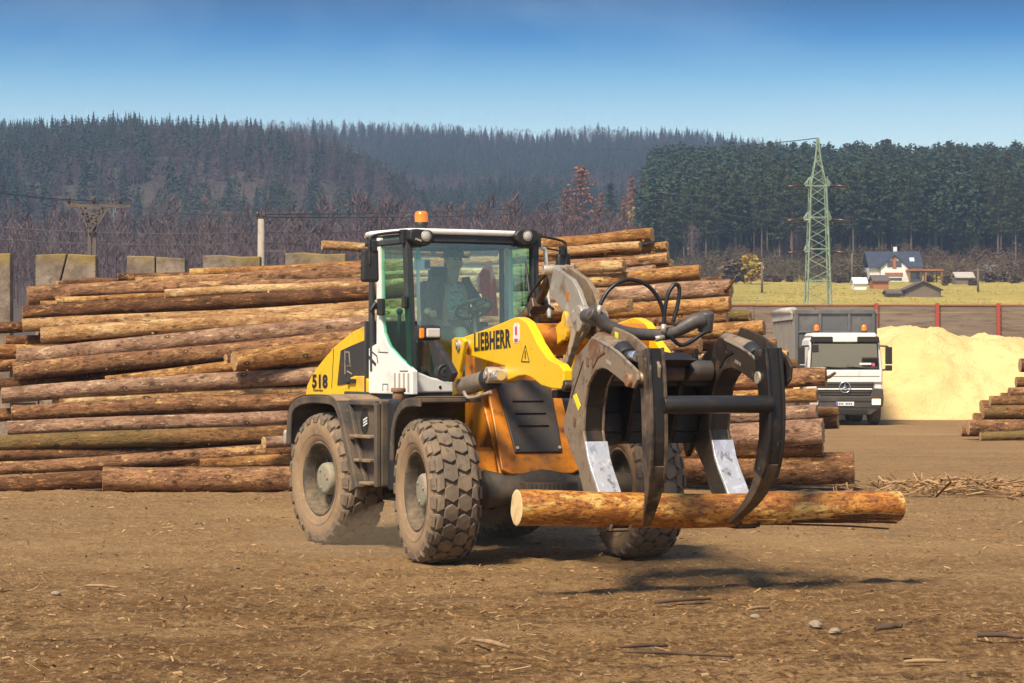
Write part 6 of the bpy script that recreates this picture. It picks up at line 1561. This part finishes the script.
for k, (px, Y, h) in enumerate(((702, 420, 2.4), (712, 424, 2.0), (722, 410, 2.2), (768, 415, 2.2), (778, 412, 2.6), (790, 418, 2.0), (838, 420, 3.0), (846, 425, 3.6), (856, 428, 3.0), (862, 424, 3.2), (930, 425, 2.2), (948, 410, 2.6), (962, 420, 2.4), (972, 385, 2.0), (990, 410, 3.2), (1004, 415, 3.0), (1015, 400, 2.6), (1030, 405, 2.8), (868, 400, 1.6), (880, 380, 1.3), (945, 380, 1.4))):
    tree('brush_bush', 'gold', 3+k % 3, at_hill(px, Y), Y, h*.9, 8, 'brush_leaf', 'low brown bush along the far edge of the meadow', 'bush', 'brown bushes along the far edge of the meadow', lambda a, b_: meadow_z(a, b_)-h*.22, 'trunk', 2.3)
# leafless trees below the hill on the left
for k in range(46):
    px = -40+ (590*((k*.6180339) % 1)); Y = TR.uniform(300, 480); x = at_hill(px, Y)
    pyt = TR.uniform(218, 262)
    h = HC-(pyt-CY)*Y/FPX-gz(x, Y)
    tree('bare_tree', 'bare', k % 3, x, Y, max(6, h), 14, 'bare_twig', 'leafless purplish tree low on the slope behind the log stack', 'tree', 'leafless trees behind the log stack')
for k, (px, pyt, Y) in enumerate(((208, 209, 420), (168, 226, 400), (140, 232, 390), (114, 190, 520))):
    x = at_hill(px, Y); h = HC-(pyt-CY)*Y/FPX-gz(x, Y)
    tree('birch_tree', 'bare', 4, x, Y, h*.95, 14, 'pale_twig', ('pale whitish birch left of the round concrete pole', 'pale birch behind the gap left of the third slab', 'thin pale birch right of the V headed pole', 'pinkish pale birch above the V headed pole')[k], 'tree', None, None, 'birch_trunk', .8)

# ------------------------------------------------------------------ far woods, one mass per kind
def low_conifer(R, nt=11, nb=7):
    V = []; F = []
    for i in range(nt):
        q = i/(nt-1); z = .16+.78*q; r = .155*(1-q)**.9+.012
        for k in range(nb):
            a = 2*math.pi*(k+R.random())/nb; w = .42; rr = r*R.uniform(.7, 1.15); dz = -.07*(1-q)-.02+R.uniform(-.02, .02)
            o = len(V); V += [(0, 0, z+.055), (rr*math.cos(a-w), rr*math.sin(a-w), z+dz*.6), (rr*1.12*math.cos(a), rr*1.12*math.sin(a), z+dz), (rr*math.cos(a+w), rr*math.sin(a+w), z+dz*.6)]; F += [(o, o+1, o+2), (o, o+2, o+3)]
    o = len(V); V += [(0, 0, 1.0), (.012, 0, .9), (-.006, .010, .9), (-.006, -.010, .9)]; F += [(o, o+1, o+2), (o, o+2, o+3), (o, o+3, o+1)]
    return np.array(V), np.array(F)
def low_pine(R, n=100, sz=(.032, .065)):
    P = R.normal(0, 1, (n, 3)); P /= np.linalg.norm(P, axis=1)[:, None]; P *= R.uniform(.35, 1, (n, 1))**.5
    P = P*np.array([.125, .125, .34])+np.array([0, 0, .62]); P[:, :2] *= (1.35-.85*(P[:, 2:3]-.30)/.66)
    v, f = quads_at(P, R.uniform(*sz, n), R)
    F = np.concatenate([f[:, [0, 1, 2]], f[:, [0, 2, 3]]])
    o = len(v); t = np.array([(.010, 0, 0), (-.005, .009, 0), (-.005, -.009, 0), (.006, 0, .7), (-.003, .005, .7), (-.003, -.005, .7)])
    return np.concatenate([v, t]), np.concatenate([F, np.array([(0, 1, 4), (0, 4, 3), (1, 2, 5), (1, 5, 4), (2, 0, 3), (2, 3, 5)])+o])
def low_bare(R, n=130):
    q = R.uniform(0, 1, n); a = R.uniform(0, 6.28, n); rr = .17*np.sin(np.pi*(q*.8+.2))**.8*np.sqrt(R.uniform(0, 1, n))
    P = np.stack([rr*np.cos(a), rr*np.sin(a), .30+.68*q], 1)
    d = np.stack([np.cos(a)*.45, np.sin(a)*.45, np.ones(n)], 1)+R.normal(0, .25, (n, 3)); d /= np.linalg.norm(d, axis=1)[:, None]
    s = np.cross(d, R.normal(0, 1, (n, 3))); s /= np.linalg.norm(s, axis=1)[:, None]
    L = R.uniform(.05, .12, (n, 1)); wd = R.uniform(.0025, .0065, (n, 1))
    v = np.stack([P-d*L*.5-s*wd, P-d*L*.5+s*wd, P+d*L*.6], 1).reshape(-1, 3); f = np.arange(3*n).reshape(-1, 3)
    o = len(v); t = np.array([(.011, 0, 0), (-.006, .010, 0), (-.006, -.010, 0), (0, 0, .8)])
    return np.concatenate([v, t]), np.concatenate([f, np.array([(0, 1, 3), (1, 2, 3), (2, 0, 3)])+o])
def scatter(name, x, y, z, h, wide, tpls, m_, seed):
    R = np.random.default_rng(seed); Vs = []; Fs = []; off = 0; pick = R.integers(0, len(tpls), len(x)); a = R.uniform(0, 6.28, len(x))
    for t, (tv, tf) in enumerate(tpls):
        k = np.where(pick == t)[0]
        if not len(k): continue
        c, s = np.cos(a[k])[:, None], np.sin(a[k])[:, None]; H = h[k][:, None]; Wd = (h[k]*wide[k])[:, None]
        X = (tv[None, :, 0]*c-tv[None, :, 1]*s)*Wd+x[k][:, None]; Yv = (tv[None, :, 0]*s+tv[None, :, 1]*c)*Wd+y[k][:, None]; Z = tv[None, :, 2]*H+z[k][:, None]
        Vs.append(np.stack([X, Yv, Z], -1).reshape(-1, 3)); Fs.append((tf[None]+(np.arange(len(k))*len(tv))[:, None, None]+off).reshape(-1, 3)); off += len(k)*len(tv)
    return tag(link(name, np_mesh(name, np.concatenate(Vs), np.concatenate(Fs), m_)), kind='stuff')
R = np.random.default_rng(99)
TC = [low_conifer(R) for _ in range(4)]; TPN = [low_pine(R) for _ in range(4)]; TPW = [low_pine(R, 300, (.022, .046)) for _ in range(4)]; TB = [low_bare(R) for _ in range(5)]
M['far_conifer'] = foliage('far_conifer_needles', ((.012, .028, .020), (.028, .052, .032), (.018, .034, .030)), False, .09)
M['far_pine'] = foliage('far_pine_needles', ((.032, .055, .026), (.055, .078, .036), (.042, .058, .036)), False, .09)
M['far_bare'] = foliage('far_bare_twigs', ((.085, .062, .064), (.145, .102, .098), (.108, .080, .086)), False, .07)
n = 26000
y = 560+(1560-560)*R.uniform(0, 1, n)**.8; x = R.uniform(-1, 1, n)*(.2116*y+95); z = hill_z(x, y)-.3
zone = fbm(x/170, y/260, 71, 3); zone2 = fbm(x/70, y/110, 75, 3); t = (y-560)/940
pc_ = np.where(t > .86, .80, .50)+(zone-.47)*3.6+np.where((np.abs(y-900) < 60) & (x < 0), .25, 0)                 # share of conifers
pg_ = (zone2-.46)*4.0+np.where((t > .10) & (t < .45), .35, -.1)+np.where(x > -60, .15, 0)
r = R.uniform(0, 1, n)
isc = r < pc_; isp = (~isc) & (R.uniform(0, 1, n) < pg_); isb = ~(isc | isp)
h = R.uniform(7, 12.5, n)
scatter('conifer_woods', x[isc], y[isc], z[isc], h[isc]*1.08, R.uniform(1.0, 1.5, isc.sum()), TC, M['far_conifer'], 1)
scatter('pine_woods', x[isp], y[isp], z[isp], h[isp]*.95, R.uniform(1.1, 1.6, isp.sum()), TPN, M['far_pine'], 2)
scatter('leafless_woods', x[isb], y[isb], z[isb], h[isb]*.95, R.uniform(1.0, 1.5, isb.sum()), TB, M['far_bare'], 3)
# the depth of the pine wood behind its front trees
n = 2300; y = R.uniform(485, 705, n); px = R.uniform(648, 1110, n); x = (px-CX)*y/FPX; z = meadow_z(x, y)
scatter('pine_wood', x, y, z, R.uniform(13, 18.5, n), R.uniform(1.1, 1.7, n), TPW, M['spruce_leaf'], 5)
# leafless scrub woods between the yard and the hill on the left
n = 1900; y = R.uniform(230, 565, n); px = R.uniform(-130, 640, n); x = (px-CX)*y/FPX; k = (x < 22+fbm(y/40, x/40, 3, 2)*10); x = x[k]; y = y[k]; z = meadow_z(x, y)
scatter('leafless_scrub', x, y, z, R.uniform(4, 12, len(x)), R.uniform(.9, 1.4, len(x)), TB, M['far_bare'], 6)
# brown undergrowth along the foot of the wood
n = 1500; y = R.uniform(418, 480, n); px = R.uniform(680, 1100, n); k = ~((px > 862) & (px < 950) & (y < 434)); y = y[k]; px = px[k]; x = (px-CX)*y/FPX
M['undergrowth'] = foliage('undergrowth_twigs', ((.10, .065, .045), (.17, .115, .07), (.11, .095, .05)), False, .09)
scatter('undergrowth', x, y, meadow_z(x, y)-.2, R.uniform(1.5, 4.6, len(x)), R.uniform(1.6, 2.6, len(x)), TB+TPN, M['undergrowth'], 7)
# dry grass and low growth on the meadow
n = 12000; y = R.uniform(150, 455, n)**1.0; px = R.uniform(690, 1090, n); x = (px-CX)*y/FPX; z = meadow_z(x, y); s = R.uniform(.04, .14, n)*np.clip(fbm(x/9, y/9, 81, 3)*2.2, .3, 1.6)
v = np.stack([np.stack([x-s*.5, y, z-.05], 1), np.stack([x+s*.5, y+R.normal(0, .2, n), z-.05], 1), np.stack([x+R.normal(0, .2, n), y+R.normal(0, .2, n), z+s], 1)], 1).reshape(-1, 3)
tag(link('meadow_grass', np_mesh('meadow_grass', v, np.arange(3*n).reshape(-1, 3), foliage('dry_grass', ((.32, .28, .055), (.43, .36, .09), (.36, .27, .09)), False, .3))), kind='stuff')
# ------------------------------------------------------------------ the driver
def skin(name, nodes, edges, mats, parent, sub=2):
    """nodes: (x,y,z,radius); one continuous skinned surface"""
    me = bpy.data.meshes.new(name); me.from_pydata([n_[:3] for n_ in nodes], edges, [])
    o = bpy.data.objects.new(name, me); COL.objects.link(o)
    o.modifiers.new('s', 'SKIN'); sl_ = me.skin_vertices[0].data
    for i, n_ in enumerate(nodes): sl_[i].radius = (n_[3], n_[4] if len(n_) > 4 else n_[3]); sl_[i].use_root = (i == 0)
    s = o.modifiers.new('d', 'SUBSURF'); s.levels = s.render_levels = sub
    dg = bpy.context.evaluated_depsgraph_get(); m2 = bpy.data.meshes.new_from_object(o.evaluated_get(dg)); m2.name = name
    bpy.data.objects.remove(o); m2.materials.clear()
    for q in mats: m2.materials.append(q)
    m2.polygons.foreach_set('use_smooth', [True]*len(m2.polygons))
    return link(name, m2, parent)
DX = .34
y0, zh = R_.front(455, 262, DX+.03)
base = R_.world(DX, y0, 0); zs = 2.11
driver = tag(empty('person', (base.x, base.y, zs), R_.rz), 'person in a cap, dark jacket and pale patterned shirt steering the loader behind the windscreen', 'person')
SK = mat('skin', (.46, .28, .20), .55); SHIRT = mat('patterned_shirt', (.36, .40, .31), .9, layers=[((.12, .17, .12), 22, .50, .58), ((.62, .66, .56), 30, .56, .64)])
JK = mat('dark_jacket', (.05, .06, .085), .85, bmp=(30, .4, .01)); TRS = mat('work_trousers', (.16, .17, .14), .9, bmp=(30, .3, .01)); CAPM = mat('patterned_cap', (.13, .14, .10), .9, layers=[((.05, .06, .045), 24, .5, .6)])
hz2 = zh-zs

lh = Vector(R_.Fr(483, 303, .68))-Vector((DX, y0, zs)); rh = Vector(R_.Fr(430, 313, .62))-Vector((DX, y0, zs))
NB = [(0, 0, .02, .15), (-.04, 0, .22, .135), (-.05, 0, .42, .15), (-.03, 0, .545, .075), (.0, 0, hz2-.10, .058), (.015, 0, hz2-.03, .082), (.01, 0, hz2+.06, .092), (0, 0, hz2+.12, .06),
      (-.04, .19, .50, .062), (.10, .27, .30, .047), (lh.x-.06, lh.y-.02, lh.z-.01, .033), (lh.x-.01, lh.y, lh.z+.01, .030),
      (-.04, -.19, .50, .062), (.06, -.27, .28, .047), (rh.x-.07, rh.y, rh.z+.02, .033), (rh.x-.01, rh.y, rh.z+.0, .030),
      (.10, .10, .0, .085), (.46, .16, .03, .062), (.52, .17, -.42, .045), (.62, .17, -.47, .04),
      (.10, -.10, .0, .085), (.46, -.16, .03, .062), (.52, -.17, -.42, .045), (.62, -.17, -.47, .04)]
ED = [(0, 1), (1, 2), (2, 3), (3, 4), (4, 5), (5, 6), (6, 7), (2, 8), (8, 9), (9, 10), (10, 11), (2, 12), (12, 13), (13, 14), (14, 15), (0, 16), (16, 17), (17, 18), (18, 19), (0, 20), (20, 21), (21, 22), (22, 23)]
body = skin('body', NB, ED, [SK], driver)
# face and fingers grow out of the body surface
bm = bmesh.new(); bm.from_mesh(body.data)
def blob(c, r, sc=(1, 1, 1)):
    g = bmesh.ops.create_icosphere(bm, subdivisions=2, radius=r)
    for v_ in g['verts']: v_.co = Vector((v_.co.x*sc[0], v_.co.y*sc[1], v_.co.z*sc[2]))+Vector(c)
blob((.10, 0, hz2+.005), .022, (1.1, .7, 1.2)); blob((.075, 0, hz2-.065), .035, (1, 1.1, .7)); blob((.0, .095, hz2+.01), .028, (.6, .4, 1)); blob((.0, -.095, hz2+.01), .028, (.6, .4, 1))
for hnd, sg in ((lh, 1), (rh, -1)):
    blob((hnd.x+.01, hnd.y, hnd.z), .045, (1.1, .85, .55))
    for k, (ln, off) in enumerate(((.07, -.03), (.08, -.01), (.075, .01), (.06, .03))):
        mbf = MB(); p = Vector((hnd.x+.03, hnd.y+off, hnd.z+.005)); mbf.tube([p, p+Vector((ln*.5, 0, .015)), p+Vector((ln*.75, 0, -.012)), p+Vector((ln*.6, 0, -.045))], [.011, .0105, .0095, .008], 8)
        vs_n = [bm.verts.new(q) for q in mbf.v]
        for f_ in mbf.f: bm.faces.new([vs_n[i] for i in f_])
    mbf = MB(); p = Vector((hnd.x-.005, hnd.y-sg*.035, hnd.z)); mbf.tube([p, p+Vector((.03, -sg*.02, -.01)), p+Vector((.055, -sg*.01, -.025))], [.013, .012, .009], 8)
    vs_n = [bm.verts.new(q) for q in mbf.v]
    for f_ in mbf.f: bm.faces.new([vs_n[i] for i in f_])
bm.to_mesh(body.data); bm.free(); body.data.polygons.foreach_set('use_smooth', [True]*len(body.data.polygons))
mb = MB()
for s_ in (-1, 1): mb.sphere((.085, s_*.034, hz2+.028), .013, 8, 6)
mb.build('eye', mat('dark_eye', (.03, .025, .02), .3), driver)
mb = MB(); mb.sphere((.088, 0, hz2-.048), .02, 8, 6, (.5, 1.2, .25)); mb.build('mouth', mat('lips', (.30, .12, .10), .6), driver)
skin('shirt', [(0, 0, .03, .165), (-.03, 0, .22, .150), (-.04, 0, .42, .160), (-.03, 0, .53, .082), (-.02, 0, .57, .07)], [(0, 1), (1, 2), (2, 3), (3, 4)], [SHIRT], driver)
# open jacket: back, sides and sleeves, the shirt shows between its fronts
for s_ in (-1, 1):
    hd = lh if s_ > 0 else rh
    skin('jacket_half', [(-.07, s_*.10, .46, .125), (-.06, s_*.11, .24, .115), (-.05, s_*.12, .05, .11), (-.05, s_*.20, .495, .085), ((.10 if s_ > 0 else .06), s_*.275, .29, .066), (hd.x-.09, hd.y-s_*.01, hd.z+.0, .047)], [(0, 1), (1, 2), (0, 3), (3, 4), (4, 5)], [JK], driver)
skin('trousers', [(0, 0, .0, .16), (.10, .10, .01, .10), (.46, .16, .04, .076), (.52, .17, -.40, .058), (.10, -.10, .01, .10), (.46, -.16, .04, .076), (.52, -.17, -.40, .058)], [(0, 1), (1, 2), (2, 3), (0, 4), (4, 5), (5, 6)], [TRS], driver)
mb = MB(); mb.smooth = True
mb.lathe([(hz2+.055, .108), (hz2+.09, .108), (hz2+.135, .098), (hz2+.165, .07), (hz2+.175, .001)], (.0, 0, 0), 'z', 20)
mb.lathe([(hz2+.045, .155), (hz2+.06, .108), (hz2+.066, .108), (hz2+.052, .155), (hz2+.045, .155)], (.03, 0, 0), 'z', 20)
mb.build('cap', CAPM, driver)
# red jacket hanging at the back of the cab
jp = [(491, 261), (494, 268), (497, 279), (496.5, 297), (498.5, 316), (483, 316), (487, 303), (484, 290), (479.5, 280), (485, 270)]
jl = [R_.front(*p, .0) for p in jp]; jy = sum(a for a, b_ in jl)/len(jl)
jb = R_.world(-.05, jy, 1.545)
mb = MB(); n = 18; vs = []
for i in range(n):
    t = i/(n-1); py = 261+55*t
    L_ = np.interp(py, [261, 270, 280, 290, 303, 316], [490, 485, 479.5, 484, 487, 483]); R__ = np.interp(py, [261, 268, 279, 297, 316], [492, 494, 497, 496.5, 498.5])
    for side in (0, 1):
        for j in range(9):
            q = j/8; px = L_+(R__-L_)*q; y, z = R_.front(px, py, .0)
            vs.append(((.035+.018*math.sin(q*11+t*4)) * (1 if side == 0 else -.6), y-jy, z-1.545))
def gi(i, s_, j): return i*18+s_*9+j
fs = [(gi(i, 0, j), gi(i, 0, j+1), gi(i+1, 0, j+1), gi(i+1, 0, j)) for i in range(n-1) for j in range(8)]+[(gi(i, 1, j+1), gi(i, 1, j), gi(i+1, 1, j), gi(i+1, 1, j+1)) for i in range(n-1) for j in range(8)]
fs += [(gi(i, 0, 0), gi(i+1, 0, 0), gi(i+1, 1, 0), gi(i, 1, 0)) for i in range(n-1)]+[(gi(i, 0, 8), gi(i, 1, 8), gi(i+1, 1, 8), gi(i+1, 0, 8)) for i in range(n-1)]
mb.smooth = True; mb.add(vs, fs); jo = mb.build('jacket', M['red_cloth'], loc=jb); jo.rotation_euler = (0, 0, R_.rz)
tag(jo, 'red jacket hanging inside the cab beside the driver', 'jacket')

# low dust stirred up by the near wheels
m, nt, b = new_mat('dust_air'); nt.nodes.remove(b)
pv = N(nt, 'ShaderNodeVolumePrincipled'); pv.inputs['Color'].default_value = (.80, .62, .42, 1); pv.inputs['Density'].default_value = .30
nt.links.new(pv.outputs[0], nt.nodes['Material Output'].inputs['Volume'])
mb = MB(); mb.sphere((0, 0, 0), 1, 28, 18, (1.25, .60, .34))
mb.v = [(p[0]*(1+.25*math.sin(p[2]*5+p[1]*3)), p[1], max(-.10, p[2]*(1+.4*math.sin(p[0]*4+1)))) for p in mb.v]
tag(mb.build('dust_cloud', m, loc=(-1.12, 22.9, .12)), kind='stuff')

# ------------------------------------------------------------------ haze in the valley air
HAZE = .00048
m, nt, b = new_mat('haze_air'); nt.nodes.remove(b)
pv = N(nt, 'ShaderNodeVolumePrincipled'); pv.inputs['Color'].default_value = (.60, .76, 1.0, 1); pv.inputs['Density'].default_value = HAZE; pv.inputs['Anisotropy'].default_value = .4
nt.links.new(pv.outputs[0], nt.nodes['Material Output'].inputs['Volume'])
mb = MB(); mb.box((0, 1290, 78.4), (2840, 2820, 159.4)); hz_o = mb.build('haze', m); tag(hz_o, kind='stuff')
# ------------------------------------------------------------------ camera, sky, sun
cam = bpy.data.objects.new('camera', bpy.data.cameras.new('camera')); COL.objects.link(cam)
cam.location = (0, 0, HC); cam.rotation_euler = (math.pi/2, 0, 0)
cam.data.sensor_width = 36; cam.data.lens = FPX*36/1024; cam.data.shift_x = 0; cam.data.shift_y = (CY-341.5)/1024
cam.data.clip_start = .5; cam.data.clip_end = 9000
scene.camera = cam
SUN = Vector((-.34, -.62, .88)).normalized()
sl = bpy.data.lights.new('sun', 'SUN'); sl.energy = 5.0; sl.angle = rad(14.0); sl.color = (1.0, .85, .64)
so = bpy.data.objects.new('sun', sl); COL.objects.link(so); so.rotation_euler = SUN.to_track_quat('Z', 'Y').to_euler(); so.location = (-30, -20, 40)
w = bpy.data.worlds.new('World'); scene.world = w; w.use_nodes = True; nt = w.node_tree
bg = nt.nodes['Background']
sky = N(nt, 'ShaderNodeTexSky'); sky.sky_type = 'NISHITA'; sky.sun_disc = False
sky.sun_elevation = math.asin(SUN.z); sky.sun_rotation = math.atan2(SUN.x, SUN.y); sky.altitude = 300; sky.air_density = 1.0; sky.dust_density = 1.2; sky.ozone_density = 1.5
tc = N(nt, 'ShaderNodeTexCoord'); sp = N(nt, 'ShaderNodeSeparateXYZ'); nt.links.new(tc.outputs['Generated'], sp.inputs[0])
cr = N(nt, 'ShaderNodeValToRGB'); el = cr.color_ramp.elements
el[0].position = 0.0; el[0].color = (2.1, 1.9, 1.62, 1); el[1].position = 1.0; el[1].color = (1, 1, 1, 1)
for p_, c_ in ((.045, (2.15, 1.98, 1.70)), (.085, (1.62, 1.70, 1.60)), (.113, (.58, .98, 1.18)), (.130, (.08, .48, .86)), (.146, (.0, .21, .47)), (.20, (.02, .20, .46)), (.45, (.9, .95, 1.0))):
    e = el.new(p_); e.color = (*c_, 1)
nt.links.new(sp.outputs['Z'], cr.inputs[0])
mp = N(nt, 'ShaderNodeMapping'); mp.inputs['Scale'].default_value = (6, 6, 16); nt.links.new(tc.outputs['Generated'], mp.inputs['Vector'])
cl_ = noise(nt, mp.outputs[0], 1.0, 4, .55, .3)
tint = mixc(nt, rng(nt, cl_, .48, .76, 0, .22), cr.outputs[0], (1.55, 1.45, 1.30))       # thin high veil of cloud
skc = mixc(nt, 1.0, sky.outputs[0], tint, 'MULTIPLY')
nt.links.new(skc, bg.inputs[0]); bg.inputs[1].default_value = .105
vs_ = scene.view_settings; scene.display_settings.display_device = 'sRGB'
vs_.view_transform = 'Standard'; vs_.look = 'None'; vs_.exposure = 0.5; vs_.gamma = 1.0; vs_.use_curve_mapping = False
cy = scene.cycles
cy.use_denoising = True
cy.max_bounces = 8; cy.transparent_max_bounces = 12; cy.volume_bounces = 0
